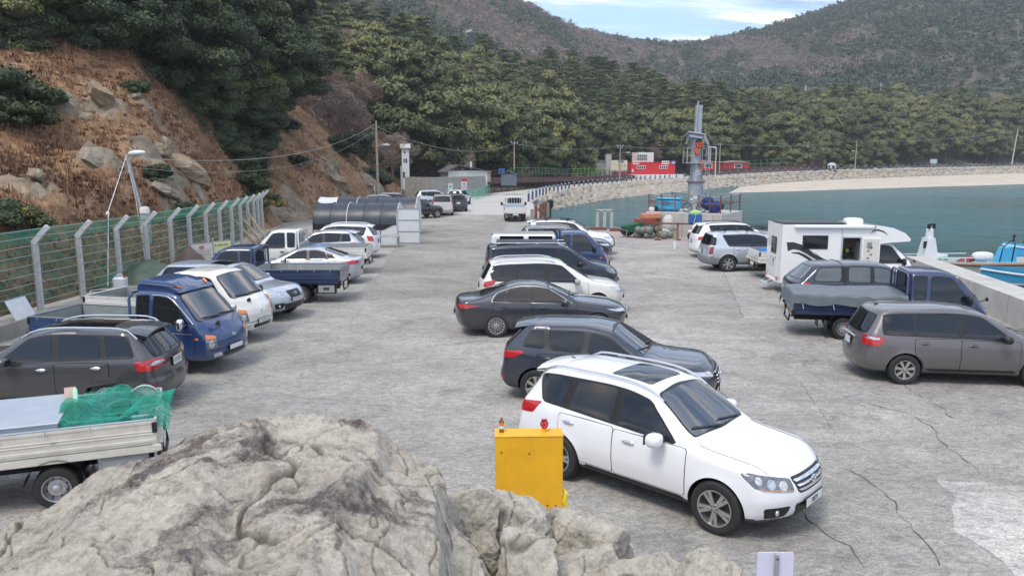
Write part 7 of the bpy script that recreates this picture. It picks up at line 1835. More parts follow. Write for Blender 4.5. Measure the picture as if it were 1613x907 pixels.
for x_ in(.65,-.62):
 b=MB();b.lathe([(.001,.05),(.16,.05),(.25,.06),(.28,.03),(.28,-.03),(.25,-.06),(.001,-.05)],20,M_RUB,c=(x_,0,.28),axis='Y');o=b.build('wheel',parent=t,smooth=True);k=MB();k.lathe([(.001,.065),(.13,.06),(.15,.05)],16,M_ALLOY,c=(x_,0,.28),axis='Y');k.lathe([(.001,-.065),(.13,-.06),(.15,-.05)],16,M_ALLOY,c=(x_,0,.28),axis='Y');k.build('rim',parent=o)
b=MB();b.ell((-.45,0,.66),(.55,.20,.20),16,10,M_SCW,.85);b.ell((.48,0,.72),(.20,.22,.36),14,10,M_SCW,.85);b.box((.10,0,.36),(.75,.34,.14),M_SCW,r=.05);b.ell((.66,0,.55),(.26,.10,.12),12,8,M_SCW);b.build('body',parent=t,smooth=True)
b=MB();b.ell((-.45,0,.86),(.48,.17,.09),14,8,M_TRIM,.8);b.build('seat',parent=t,smooth=True)
b=MB();b.bar((.58,0,.55),(.44,0,1.10),.06,.06,M_TRIM);b.tube([(.42,-.34,1.08),(.46,0,1.12),(.42,.34,1.08)],.022,6,M_TRIM);b.build('handlebar',parent=t)
b=MB();b.add([(.56,-.22,1.05),(.56,.22,1.05),(.44,.18,1.62),(.44,-.18,1.62),(.58,-.22,1.05),(.58,.22,1.05),(.46,.18,1.62),(.46,-.18,1.62)],[(0,1,2,3),(4,7,6,5),(0,4,5,1),(2,6,7,3),(1,5,6,2),(3,7,4,0)],M_WHITEP);b.build('windscreen',parent=t);b=MB();b.ell((.70,0,.85),(.06,.12,.08),10,7,M_CLEAR);b.build('headlight',parent=t,smooth=True)
# - boats behind the sea wall
def hull(t,L_,B,H_,m,rail=M_WHITEP,m2=None):
 n=16;V=[];F=[]
 for i in range(n+1):
  s=i/n;w_=B/2*(1-max(0,(s-.55)/.45)**2.2)*(1-.10*max(0,.2-s)/.2);sh_=H_*(1+.45*max(0,s-.5)**2*2);x_=-L_/2+L_*s
  V+=[(x_,-w_,sh_),(x_,-w_*.92,H_*.45),(x_,-w_*.6,0),(x_,w_*.6,0),(x_,w_*.92,H_*.45),(x_,w_,sh_),(x_,w_*.9,sh_),(x_,w_*.86,H_*.62),(x_,-w_*.86,H_*.62),(x_,-w_*.9,sh_)]
 for i in range(n):
  for j in range(10):F.append((i*10+j,i*10+(j+1)%10,(i+1)*10+(j+1)%10,(i+1)*10+j))
 F.append(tuple(range(10)));F.append(tuple(n*10+j for j in range(10))[::-1])
 b=MB();b.add(V,F,m);b.build('hull',parent=t,smooth=True,angle=35)
 for sg in(-1,1):
  b=MB();b.tube([(V[i*10+(0 if sg<0 else 5)][0],V[i*10+(0 if sg<0 else 5)][1]+sg*.02,V[i*10][2]-.18) for i in range(n+1)],.05,6,m2 or rail);b.build('rubbing_strake',parent=t,smooth=True)
M_HULLW=mat('hull_white',(.60,.58,.53),.55,col2=(.46,.42,.36),vscale=2);M_HULLB=mat('hull_blue',(.03,.24,.40),.5,col2=(.025,.19,.33),vscale=2);M_SKY=mat('deck_sky_blue',(.06,.38,.62),.5)
t=thing('fishing_boat','white fishing boat with a steering column and blue seat behind the sea wall','boat',(26.4,44.6,ZW-.62),R(184));t.scale=(.95,.9,.84);hull(t,9.5,2.7,1.75,M_HULLW,M_RUST)
FB=t
b=MB();b.box((0,0,1.25),(8.2,2.0,.06),M_SKY);b.build('deck',parent=t)
b=MB();b.add([(3.4,-.5,1.3),(1.9,-.5,1.3),(1.9,-.5,2.2),(2.5,-.42,2.3),(2.65,-.32,3.3),(3.1,-.32,3.3),(3.4,-.5,1.3),(3.4,.5,1.3),(1.9,.5,1.3),(1.9,.5,2.2),(2.5,.42,2.3),(2.65,.32,3.3),(3.1,.32,3.3)],[(0,1,2,3,4,5),(12,11,10,9,8,7),(1,8,9,2),(2,9,10,3),(3,10,11,4),(4,11,12,5),(5,12,7,0)],M_WHITEP);o=b.build('steering_column',parent=t)
b=MB();b.cyl((2.85,0,3.3),(2.85,0,3.85),.24,.20,14,M_WHITEP);b.ell((2.85,0,3.85),(.20,.20,.10),12,7,M_WHITEP);b.build('drum_head',parent=t,smooth=True)
b=MB();b.box((2.6,0,4.08),(.12,.12,.35),M_TRIM);b.box((2.95,.05,3.95),(.10,.22,.5),M_TRIM);b.ell((2.8,0,4.2),(.14,.10,.08),10,6,M_TRIM);b.build('lamp',parent=t)
b=MB();b.box((3.2,.30,2.85),(.30,.05,.45),M_TRIM);b.box((2.2,.515,1.85),(.55,.02,.36),M_GREENF);b.build('name_plate',parent=t);b=MB();b.box((2.2,.527,1.93),(.46,.006,.09),mat('pale_mint',(.36,.58,.50),.6));b.box((2.2,.527,1.78),(.46,.006,.07),mat('pale_mint',(.36,.58,.50),.6));tag(b.build('plate_print',parent=t),kind='stuff')
b=MB();b.ell((-.4,.3,2.0),(.62,.38,.34),16,10,M_WHITEP,.7);o=b.build('outboard_motor',parent=t,smooth=True)
b=MB();b.add([(-1.3,-.2,1.3),(-2.5,-.2,1.3),(-2.3,-.2,2.7),(-1.7,-.2,2.6),(-1.3,.5,1.3),(-2.5,.5,1.3),(-2.3,.5,2.7),(-1.7,.5,2.6)],[(0,1,2,3),(7,6,5,4),(0,4,5,1),(1,5,6,2),(2,6,7,3),(3,7,4,0)],M_SKY);b.build('console',parent=t)
b=MB();b.tube([(-1.3,.5,1.3),(-1.45,.55,2.6),(-1.9,.6,3.15),(-2.2,.55,2.9),(-2.1,.5,1.4)],.035,8,M_TRIM);b.cyl((-2.05,.6,3.05),(-2.05,.6,3.4),.05,n=8,m=M_TRIM);b.ell((-2.05,.6,3.45),(.10,.10,.10),8,6,M_TRIM);b.build('hose_frame',parent=t,smooth=True)
b=MB();b.box((-3.7,.1,1.75),(.6,.5,.08),M_SKY,r=.02);b.box((-4.0,.1,2.15),(.08,.5,.8),M_SKY,r=.02);b.bar((-3.7,.1,1.3),(-3.7,.1,1.75),.08,.08,M_SKY);b.build('seat',parent=t)
b=MB();
for i in range(6):b.ell((.6+RU(-.5,.5),.2,1.5+RU(0,.4)),(.34,.3,.2),10,7,mat('net_maroon',(.20,.05,.07),.9,var=.5,vscale=10))
b.build('net_bundle',parent=t,smooth=True)
b=MB()
for sg in(-1,1):b.tube([(4.4,sg*1.0,2.05),(-.3,sg*1.2,2.05)],.03,6,M_WHITEP)
for x_ in(4.2,2.6,1.2,-.2):b.bar((x_,1.15,1.6),(x_,1.15,2.05),.04,.04,M_WHITEP)
b.build('guard_rail',parent=t)
t=thing('fishing_boat','blue fishing boat nearest the sea wall at the right edge','boat',(27.6,38.6,ZW-.45),R(184));hull(t,9.0,2.6,1.5,M_HULLB,M_WHITEP,M_WHITEP);b=MB();b.box((0,0,1.0),(7.6,2.0,.06),M_CONC);b.build('deck',parent=t);b=MB();b.ell((1.2,.8,1.5),(.35,.3,.25),10,7,mat('net_brown2',(.25,.12,.10),.9,var=.4));b.build('rope_coil',parent=t,smooth=True)
t=thing('fishing_boat','boat with a dark covered motor behind the white fishing boat','boat',(33.5,47.4,ZW-.3),R(186));hull(t,8.0,2.4,1.6,M_SKY,M_WHITEP);b=MB();b.ell((1.6,.2,1.9),(1.1,.7,.6),16,10,M_TRIM);b.build('motor_cover',parent=t,smooth=True)
t=thing('tarpaulin_cover','dark green cover over gear on the boat at the right edge','tarpaulin',(28.4,41.0,-.7));b=MB();b.ell((0,0,.1),(1.3,.8,.55),16,9,M_TARPG);b.build('cover_sheet',parent=t,smooth=True)
wire('pale mooring rope from the crane base into the water',(14.4,52.0,1.1),(21.5,51.5,-1.0),.3,.03)
# - yellow barrier box, bottle, lamp
t=thing('barrier_cabinet','bright yellow steel cabinet on grey legs in front of the white SUV','cabinet',(.20,8.95,0),R(2))
b=MB();b.box((0,0,1.22),(.80,.26,.94),M_YEL,r=.008);b.build('cabinet_body',parent=t)
b=MB();b.box((0,-.012,.50),(.68,.225,.52),M_YEL,r=.006);b.build('lower_body',parent=t)
for sx in(-.36,.36):b=MB();b.box((sx,.02,.37),(.055,.20,.74),M_GALV,r=.005);b.build('leg',parent=t)
b=MB()
for x_,z_ in((-.33,1.50),(.0,1.48),(-.32,.84),(-.23,.835),(.22,.83),(.32,.825)):b.cyl((x_,-.128,z_),(x_,-.136,z_),.012,n=8,m=M_RUST)
b.build('bolt',parent=t)
b=MB();b.box((.0,0,1.694),(.812,.272,.014),M_YEL,r=.004);b.build('lid',parent=t)
t=thing('warning_lamp','small red round warning lamp on the yellow cabinet','lamp',(.385,8.97,1.70));b=MB();b.cyl((0,0,0),(0,0,.045),.028,n=14,m=M_YEL);b.build('foot',parent=t,smooth=True,angle=40);b=MB();b.lathe([(.001,-.03),(.046,-.028),(.052,0),(.046,.028),(.001,.03)],22,M_RED,c=(0,-.005,.095),axis='Y');o=b.build('lens',parent=t,smooth=True);b=MB();b.box((0,0,.15),(.07,.05,.016),M_REDD,r=.004);b.build('cap',parent=t)
b=MB()
for i in range(5):a=i*1.2566;b.ell((.026*cos_(a),-.034,.095+.026*sin_(a)),(.008,.006,.008),8,6,mat('lamp_dot',(.75,.25,.25),.3))
b.build('reflector_dot',parent=t,smooth=True)
t=thing('drink_bottle','small drink bottle with orange label standing on the yellow cabinet','bottle',(-.125,8.95,1.70));MGL=mat('bottle_amber',(.16,.075,.02),.08,0,1.0)
b=MB();b.lathe([(.001,0),(.028,0),(.030,.01),(.030,.045),(.030,.13),(.012,.165),(.011,.185),(.001,.185)],18,MGL);b.build('glass',parent=t,smooth=True);b=MB();b.lathe([(.0308,.048),(.0308,.085)],18,M_WHITEP);b.lathe([(.0308,.085),(.0308,.125)],18,mat('label_orange',(.70,.19,.03),.5));b.build('label',parent=t,smooth=True);b=MB();b.cyl((0,0,.183),(0,0,.206),.0135,n=12,m=mat('cap_cream',(.60,.50,.30),.5));b.build('cap',parent=t)
t=thing('rope_tie','yellow rope knotted at the right side of the cabinet','rope',(.62,8.9,0));MY=mat('rope_yellow',(.72,.55,.02),.7);b=MB()
b.tube([(-.02,0,1.02),(.03,-.02,.96),(.0,-.03,.88),(.04,-.03,.78),(.06,-.02,.70)],[.012,.028,.034,.024,.014],7,MY);b.tube([(0,0,1.02),(.045,.0,.92),(.02,.01,.84)],.012,6,MY);b.tube([(.06,-.02,.72),(.065,-.02,.62),(.05,-.02,.56)],[.012,.008,.003],6,M_WHITEP);b.build('knot',parent=t,smooth=True)
x,y,z=G(1221,889,D=4.6)
t=thing('road_sign','back of a small pale lilac sign plate on a grey post at the bottom edge','sign',(x,y,z));ML=mat('sign_back',(.56,.53,.66),.5)
pl=rounded([(-.115,-.13),(.115,-.13),(.115,.085),(-.115,.085)],.018);b=MB();b.prism([(p[0],p[1]) for p in pl],-.004,.004,ML);b.build('plate',parent=t)
b=MB();b.bar((.002,-.02,-z),(.002,-.02,.082),.022,.022,M_GALV);b.build('post',parent=t)
b=MB();b.cyl((.002,-.032,.055),(.002,-.036,.055),.006,n=8,m=M_TRIM);b.build('bolt',parent=t)
# - loads on the trucks
def on_truck(T,p):
 c,s=cos_(T.rotation_euler.z),sin_(T.rotation_euler.z);return(T.location.x+p[0]*c-p[1]*s,T.location.y+p[0]*s+p[1]*c,p[2])
rz1=T1.rotation_euler.z
t=thing('steel_tank','large pale blue steel tank on the bed of the white truck at bottom left','tank',on_truck(T1,(TX(3.05),-.0,.83)),rz1);b=MB();b.box((0,0,.20),(1.55,1.5,.40),M_ALUM,r=.01);b.build('tank_body',parent=t);b=MB();b.box((0,0,.41),(1.58,1.53,.03),M_ALUM,r=.006);b.build('lid',parent=t)
M_NETG=mat('green_fishing_net',(.010,.24,.16),.7,col2=(.02,.33,.24),vscale=4)
t=thing('fishing_net','bright green fishing net spread over the load of the white truck','net',on_truck(T1,(TX(4.5),0,1.17)),rz1)
nx_,ny_=36,44;u,v=np.meshgrid(LS(-1,1,nx_),LS(-1,1,ny_));X=-u*.78;Y=v*.82
P_=np.stack([X.ravel()*2.2,Y.ravel()*2.2,0*X.ravel()],1);Z=((fbm(P_*.8,4,6)-.35)*.40+(fbm(P_*2.0,3,8,.4)-.5)*.12).reshape(X.shape)+.02;edge=np.maximum(np.abs(u),np.abs(v));Z=Z*np.clip((1.02-edge)*5,0,1)+.03;Z[np.abs(v)>.84]-=(np.abs(v[np.abs(v)>.84])-.84)*1.0
X=X+(fbm(P_*1.7+9,3,4)-.5).reshape(X.shape)*.10;Y=Y+(fbm(P_*1.7+5,3,5)-.5).reshape(X.shape)*.10
Pn=np.stack([X,Y,Z],-1);V=[];F=[]
def rib(a,c,w_):
 d=c-a;n=np.cross(d,np.array([0,0,1.]));n=n/(np.linalg.norm(n)+1e-9)*w_;k=len(V);V.extend([a-n,c-n,c+n,a+n]);F.append((k,k+1,k+2,k+3))
for j in range(ny_):
 for i in range(nx_):
  if i+1<nx_ and j+1<ny_ and(i+j)%1==0:rib(Pn[j,i],Pn[j+1,i+1],.0048);rib(Pn[j,i+1],Pn[j+1,i],.0048)
for j in range(0,ny_-1):
 for i in range(0,nx_-1):
  if fbm(np.array([[i*.2,j*.2,2.]]),2,3)[0]>.45:q=np.array([.03*sin_(j*.3),.04*cos_(i*.2),-.05]);rib(Pn[j,i]+q,Pn[j+1,i+1]+q,.006);rib(Pn[j,i+1]+q,Pn[j+1,i]+q,.006)
o=link('net_mesh',np_mesh('net_mesh',V,F,M_NETG),t);tag(o,kind='stuff')
for nm,lb,cat,p,mk in[('bucket','dark basket under the green net','basket',(TX(4.55),.05,.84),'b'),('white_tray','white tray under the green net','tray',(TX(4.95),.35,.95),'t'),('round_sieve','round pale sieve standing at the tail under the green net','sieve',(TX(4.86),-.45,1.04),'s'),('plank','pale wooden plank sticking out in front of the green net','plank',(TX(3.93),.35,.85),'p'),('green_hose','light green hose loop in front of the net','hose',(TX(3.92),.0,.9),'h'),('red_float','red float at the head of the net','float',(TX(3.95),-.35,1.15),'r')]:
 t=thing(nm,lb,cat,on_truck(T1,p),rz1);b=MB()
 if mk=='b':b.lathe([(.001,0),(.22,0),(.27,.3),(.25,.3),(.2,.03),(.001,.03)],18,M_TRIM);b.build('basket_body',parent=t,smooth=True)
 elif mk=='t':b.box((0,0,.1),(.40,.5,.04),M_WHITEP,rot=Matrix.Rotation(.5,3,'X'),r=.01);b.build('tray_body',parent=t)
 elif mk=='s':b.lathe([(.001,.02),(.20,.02),(.22,.05),(.22,-.05),(.20,-.02),(.001,-.02)],22,mat('sieve_pale',(.30,.42,.38),.7),c=(0,0,.1),axis='Y');o=b.build('sieve_body',parent=t,smooth=True)
 elif mk=='p':b.bar((0,0,0),(.12,-.9,.55),.16,.03,mat('plank_pink',(.42,.30,.26),.8));b.build('plank_body',parent=t)
 elif mk=='h':b.tube([(.0,.1,.0),(-.04,.0,.25),(-.02,-.15,.45),(.02,-.4,.5)],.035,8,mat('hose_mint',(.30,.62,.42),.5));b.ell((.0,.15,-.0),(.14,.2,.10),12,8,mat('bag_green',(.12,.42,.04),.6));b.build('hose_body',parent=t,smooth=True)
 else:b.ell((0,0,0),(.12,.12,.10),12,8,mat('float_red',(.45,.04,.05),.5));b.build('float_body',parent=t,smooth=True)
rz=T26.rotation_euler.z
t=thing('cargo_sheet','grey tarpaulin tied over the bed of the dark blue truck','tarpaulin',on_truck(T26,(TX(3.70),0,1.17)),rz)
M_TG=mat('grey_tarpaulin',(.120,.145,.160),.5,col2=(.09,.11,.122),vscale=2)
nx_,ny_=90,60;u,v=np.meshgrid(LS(-1,1,nx_),LS(-1,1,ny_));X=u*1.52;Yf=v*1.16;Y=np.clip(Yf,-.905,.905)+np.sign(Yf)*np.maximum(np.abs(Yf)-.905,0)*.12
over=np.maximum(np.abs(Yf)-.885,0);P_=np.stack([X.ravel()*1.4,Yf.ravel()*1.6,0*X.ravel()],1);nzz=(fbm(P_,4,15,.5,True)-.5).reshape(X.shape)
Z=.07+.16*np.exp(-((u-.8)/.22)**2)*np.exp(-(v/.6)**2)+.05*np.exp(-((u+.5)/.5)**2)*np.exp(-(v/.6)**2)+nzz*.07-over*(1.0+.06*np.sin(u*9))
Y=Y+np.sign(Yf)*(over>0)*(.12*(fbm(np.stack([u.ravel()*6,0*u.ravel(),0*u.ravel()],1),3,77)-.5).reshape(u.shape)+.02);xo=np.maximum(-u-.97,0)*0;Z[:,:3]-=np.array([.34,.20,.06])[None];X[:,:3]=np.maximum(X[:,:3],-1.545);X[:,0]=-1.53
I=np.arange(nx_*ny_).reshape(ny_,nx_);F=np.stack([I[:-1,:-1],I[:-1,1:],I[1:,1:],I[1:,:-1]],-1).reshape(-1,4);link('sheet',np_mesh('sheet',np.stack([X.ravel(),Y.ravel(),Z.ravel()],1),F,M_TG,True),t)
b=MB()
for x_ in(-1.2,-.4,.5):b.tube([(x_,-.92,-.10),(x_+.05,-.94,-.32)],.008,5,M_WHITEP)
b.build('tie_cord',parent=t)
t=thing('blue_bundle','bright blue plastic bundle on the bed of the white truck by the saloon car','bundle',on_truck(T8,(TX(2.95),.35,.84)),T8.rotation_euler.z);b=MB();b.ell((0,0,.20),(.52,.28,.21),18,10,mat('bundle_blue',(.02,.20,.62),.45,bump=.3,bscale=10),.75);b.build('wrap',parent=t,smooth=True);b=MB();b.tube([(0,.285*cos_(a),.20+.215*sin_(a)) for a in LS(0,6.28,18)],.015,6,M_WHITEP);b.build('strap',parent=t)
rz=T23.rotation_euler.z
for nm,lb,cat,p,sz,c_ in[('blue_sack','blue sack in the bed of the small white truck','sack',(TX(4.7),-.3,.84),(.35,.3,.22),(.03,.13,.42)),('tan_sack','tan sack in the bed of the small white truck','sack',(TX(4.2),-.35,.84),(.3,.28,.24),(.5,.38,.2)),('grey_sack','grey cloth heap in the bed of the small white truck','cloth',(TX(3.6),-.2,.84),(.45,.4,.48),(.16,.19,.22))]:
 t=thing(nm,lb,cat,on_truck(T23,p),rz);b=MB();b.ell((0,0,sz[2]),sz,14,9,mat(nm,c_,.8,var=.2),.8);b.build('sack_body',parent=t,smooth=True)
# - rock outcrop in the foreground
def rock_material():
 m=bpy.data.materials.new('weathered_rock');n,l,p=nodes_of(m);tc=n.new('ShaderNodeTexCoord')
 def nz(sc,d=8,r=.62,di=0.):
  z=n.new('ShaderNodeTexNoise');z.inputs['Scale'].default_value=sc;z.inputs['Detail'].default_value=d;z.inputs['Roughness'].default_value=r;z.inputs['Distortion'].default_value=di;l.new(tc.outputs['Object'],z.inputs['Vector']);return z
 def rp(src,st):
  r=n.new('ShaderNodeValToRGB');e=r.color_ramp.elements;e[0].position,e[0].color=st[0][0],(*st[0][1],1);e[1].position,e[1].color=st[-1][0],(*st[-1][1],1)
  for q,c in st[1:-1]:e.new(q).color=(*c,1)
  l.new(src,r.inputs[0]);return r
 def mx(f,a,b_,mode='MIX'):
  x_=n.new('ShaderNodeMix');x_.data_type='RGBA';x_.blend_type=mode
  if isinstance(f,float):x_.inputs['Factor'].default_value=f
  else:l.new(f,x_.inputs['Factor'])
  for s,q in(('A',a),('B',b_)):
   if isinstance(q,tuple):x_.inputs[s].default_value=(*q,1)
   else:l.new(q,x_.inputs[s])
  return x_.outputs['Result']
 a=rp(nz(1.3,8,.6,.5).outputs['Fac'],[(.28,(.45,.40,.325)),(.45,(.61,.56,.475)),(.58,(.69,.63,.53)),(.72,(.68,.645,.585))]).outputs[0]
 f=rp(nz(9,9,.75).outputs['Fac'],[(.34,(.48,.45,.43)),(.5,(1,1,1)),(.66,(1.2,1.19,1.18))]).outputs[0];a=mx(.85,a,f,'MULTIPLY')
 pm_=nz(.85,6,.65,1.0);pf2=nz(7,8,.8);s1=n.new('ShaderNodeMath');s1.operation='MULTIPLY_ADD';s1.inputs[1].default_value=.45;l.new(pf2.outputs['Fac'],s1.inputs[0]);l.new(pm_.outputs['Fac'],s1.inputs[2])
 mk=rp(s1.outputs[0],[(.755,(0,0,0)),(.86,(1,1,1))]).outputs[0]
 crust=rp(nz(24,6,.8).outputs['Fac'],[(.3,(.085,.066,.062)),(.5,(.19,.155,.145)),(.68,(.36,.32,.29))]).outputs[0]
 c=mx(mk,a,crust)
 sp=rp(nz(60,4,.8).outputs['Fac'],[(.3,(.6,.6,.6)),(.55,(1,1,1)),(.75,(1.3,1.3,1.3))]).outputs[0];c=mx(.6,c,sp,'MULTIPLY')
 at=n.new('ShaderNodeAttribute');at.attribute_name='crack';c=mx(at.outputs['Fac'],c,(.085,.068,.055))
 l.new(c,p.inputs['Base Color']);p.inputs['Roughness'].default_value=.93;p.inputs['Specular IOR Level'].default_value=.25
 b1,b2=nz(17,10,.8),nz(48,6,.85);s=n.new('ShaderNodeMath');s.operation='MULTIPLY_ADD';s.inputs[1].default_value=.6;l.new(b2.outputs['Fac'],s.inputs[0]);l.new(b1.outputs['Fac'],s.inputs[2])
 bp=n.new('ShaderNodeBump');bp.inputs['Strength'].default_value=.8;bp.inputs['Distance'].default_value=.06;l.new(s.outputs[0],bp.inputs['Height']);l.new(bp.outputs[0],p.inputs['Normal'])
 return m
M_ROCK=rock_material()
def cracks_of(P_,sc,seed,w_):
 """thin fracture lines: where warped noise crosses its middle"""
 wpd=P_+(np.stack([vnoise(P_*1.3+3,seed),vnoise(P_*1.3+7,seed+1),vnoise(P_*1.3+11,seed+2)],1)-.5)*.8
 q=np.abs(fbm(wpd*sc,3,seed+5,.4)-.5);return np.clip(1-q/w_,0,1)
SIL=[(-260,1010,4.0),(-120,930,4.2),(0,848,4.5),(28,826,4.55),(60,815,4.6),(105,790,4.75),(150,760,4.9),(200,742,5.0),(250,724,5.1),(300,698,5.25),(345,684,5.35),(400,676,5.5),(440,662,5.6),(490,657,5.7),(560,666,5.7),(610,694,5.6),(655,728,5.5),(690,748,5.4),(702,770,5.3),(708,800,5.2),(716,838,5.1),(740,880,5.0),(790,920,4.9),(900,1010,4.8)]
SU=np.array(SIL);nu,nr=560,400
us=LS(-240,880,nu);vs=np.interp(us,SU[:,0],SU[:,1]);ds=np.interp(us,SU[:,0],SU[:,2])
ax=(us-806.5)/CF/cos_(PITCH);
def ray(u,v):
 y_=-(v-453.5)/CF;c,s=cos_(PITCH),sin_(PITCH);return np.stack([(u-806.5)/CF,c+y_*s,-s+y_*c],-1)
rd=ray(us,vs);rd=rd/rd[:,1:2];slope_z=rd[:,2];xk=rd[:,0]
zr=CH+slope_z*ds
T_=LS(0,1,nr)[:,None]
Dn,Df=1.7,ds+2.6
Dd=np.where(T_<.72,Dn+(ds-Dn)*(T_/.72)**.9,ds+(Df-ds)*((T_-.72)/.28)**1.5)
back=np.maximum(Dd-ds,0);front=np.maximum(ds-Dd,0)
Z=zr-.05*front-.035*front**2-.35*back-.85*back**1.6
X=xk*ds+(Dd-ds)*(xk*.75);Y=Dd+0*X
P_=np.stack([X.ravel(),Y.ravel(),Z.ravel()],1)
n1=(fbm(P_*.9,4,2,.5)-.5)*.42;n2=(fbm(P_*2.4,4,12,.45,True)-.55)*.13;n3=(fbm(P_*9,5,22,.6,True)-.55)*.050;n4=(fbm(P_*24,4,30,.65)-.5)*.028
led=(P_[:,0]*.55+P_[:,1]*.25-P_[:,2]*.9)*1.7+(fbm(P_*.8,3,50)-.5)*1.6;led=(led-np.floor(led));step=np.where(led<.8,led*.5,(1-led)*2.0)*.24
ck=cracks_of(P_,.9,60,.016)+cracks_of(P_+5,2.2,70,.014)*.7;ck=np.clip(ck,0,1)
edge_f=np.exp(-((Dd-ds).ravel()/.35)**2)
disp=n1*(1-.75*edge_f)+n2*(1-.35*edge_f)+n3+n4+step*(1-.4*edge_f)-ck*.045
Vr=P_.copy();Vr[:,2]+=disp;Vr[:,1]-=disp*.25
Vr[:,2]=np.maximum(Vr[:,2],-.3)
I=np.arange(nu*nr).reshape(nr,nu);F=np.stack([I[:-1,:-1],I[:-1,1:],I[1:,1:],I[1:,:-1]],-1).reshape(-1,4)
bd=np.concatenate([I[::-1,0],I[0,1:],I[1:,-1]]);lowv=Vr[bd].copy();lowv[:,2]=-.3;k0=len(Vr);Vr=np.vstack([Vr,lowv]);ck=np.r_[ck,np.zeros(len(bd))];a_=np.arange(len(bd)-1);F=np.vstack([F,np.stack([bd[:-1],k0+a_,k0+a_+1,bd[1:]],1)])
me=np_mesh('rock_outcrop',Vr,F,M_ROCK,True);a=me.attributes.new('crack','FLOAT','POINT');a.data.foreach_set('value',(ck*.8).astype(np.float32))
rock=link('rock_outcrop',me);tag(rock,'big weathered tan rock with purple brown crust filling the bottom left foreground','rock')
def boulder(lb,u,v,D,sz,seed,rz=0.0,cuts=11,sub=6,tilt=(0,0)):
 bm=bmesh.new();bmesh.ops.create_icosphere(bm,subdivisions=sub,radius=1);V=np.array([q.co[:] for q in bm.verts]);Fb=np.array([[q.index for q in f.verts] for f in bm.faces]);bm.free()
 rg=random.Random(seed)
 for _ in range(cuts):
  d=np.array([rg.gauss(0,1),rg.gauss(0,1),rg.gauss(.1,.8)]);d/=np.linalg.norm(d);h=rg.uniform(.50,.80);tt_=V@d;V=V-np.outer(np.maximum(tt_-h,0)*.96,d)
 V=V*np.array(sz);Q=V+seed
 disp=(fbm(Q*3.0,5,seed,.55,True)-.55)*.12+(fbm(Q*11,4,seed+3,.55)-.5)*.045+(fbm(Q*30,2,seed+4)-.5)*.014;ck=np.clip(cracks_of(Q,1.3,seed+9,.010)*.9,0,1)
 nrm=V/(np.linalg.norm(V,axis=1)[:,None]+1e-6);V=V+nrm*(disp-ck*.03)[:,None]
 me=np_mesh('boulder',V,Fb,M_ROCK,True);a=me.attributes.new('crack','FLOAT','POINT');a.data.foreach_set('value',(ck*.8).astype(np.float32))
 x,y,z=G(u,v,D=D);o=link('boulder',me,None,(x,y,z),(tilt[0],tilt[1],rz));tag(o,lb,'rock')
boulder('small dark stained boulder wedged beside the big rock',742,815,5.75,(.24,.26,.30),3,.4)
boulder('pale blocky boulder in front of the yellow cabinet',808,836,5.95,(.36,.38,.42),8,.3)
boulder('small angular boulder below the dark one',768,868,5.1,(.13,.16,.18),14,1.0)
boulder('upright pale boulder at the bottom edge below the cabinet',820,905,5.0,(.27,.30,.36),21,2.0)
boulder('cracked tan boulder between the big rock and the bottom edge',712,915,4.7,(.26,.30,.30),27,.8)
boulder('long pale boulder sloping down right of the cabinet',915,868,6.0,(.52,.40,.30),33,-.45,tilt=(0,.3))
boulder('tan boulder with dark hollows under the long pale one',928,905,5.3,(.34,.32,.22),39,.2)
boulder('flat grey boulder at the bottom edge under the white SUV',1010,915,5.2,(.36,.32,.20),45,.1)
boulder('rounded boulder furthest right along the bottom edge',1112,908,5.5,(.34,.32,.24),51,.6)
boulder('low stone peeping out left of the yellow cabinet foot',700,868,5.3,(.22,.26,.26),57,1.4)
t_=[G(u,1000,D=3.2) for u in(-300,1300)]
# == VEGETATION
def leaf_mat(name,stops,rough=.55,trans=.15):
 m=bpy.data.materials.new(name);n,l,p=nodes_of(m)
 a=n.new('ShaderNodeAttribute');a.attribute_name='tint'
 oi=n.new('ShaderNodeObjectInfo')
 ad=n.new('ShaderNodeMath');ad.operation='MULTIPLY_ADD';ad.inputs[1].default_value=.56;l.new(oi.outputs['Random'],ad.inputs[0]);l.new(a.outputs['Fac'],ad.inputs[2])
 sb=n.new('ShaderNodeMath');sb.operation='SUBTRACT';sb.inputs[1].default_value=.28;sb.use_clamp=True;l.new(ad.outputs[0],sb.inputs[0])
 r=n.new('ShaderNodeValToRGB');e=r.color_ramp.elements;e[0].position,e[0].color=stops[0][0],(*stops[0][1],1);e[1].position,e[1].color=stops[-1][0],(*stops[-1][1],1)
 for q,c in stops[1:-1]:e.new(q).color=(*c,1)
 l.new(sb.outputs[0],r.inputs[0]);l.new(r.outputs[0],p.inputs['Base Color']);p.inputs['Roughness'].default_value=rough;p.inputs['Specular IOR Level'].default_value=.3
 return m
M_LEAF=leaf_mat('evergreen_leaf',[(0,(.050,.066,.024)),(.4,(.108,.130,.047)),(.7,(.170,.180,.064)),(1,(.26,.225,.08))])
M_LEAFD=leaf_mat('dark_evergreen_leaf',[(0,(.028,.044,.021)),(.5,(.074,.102,.042)),(.85,(.13,.155,.058)),(1,(.20,.195,.055))])
M_PINE=leaf_mat('pine_needle',[(0,(.042,.066,.024)),(.5,(.095,.124,.041)),(.85,(.155,.176,.058)),(1,(.25,.19,.07))])
M_DRYL=leaf_mat('dry_grass_blade',[(0,(.12,.065,.034)),(.4,(.28,.155,.082)),(.75,(.40,.26,.14)),(1,(.50,.39,.21))],.8)
M_SHRUB=leaf_mat('shrub_leaf',[(0,(.016,.030,.012)),(.5,(.045,.062,.020)),(.85,(.10,.10,.025)),(1,(.32,.24,.03))])
M_BARK=mat('bark',(.085,.068,.055),.9,col2=(.15,.125,.10),vscale=3,bump=.6,bscale=9)
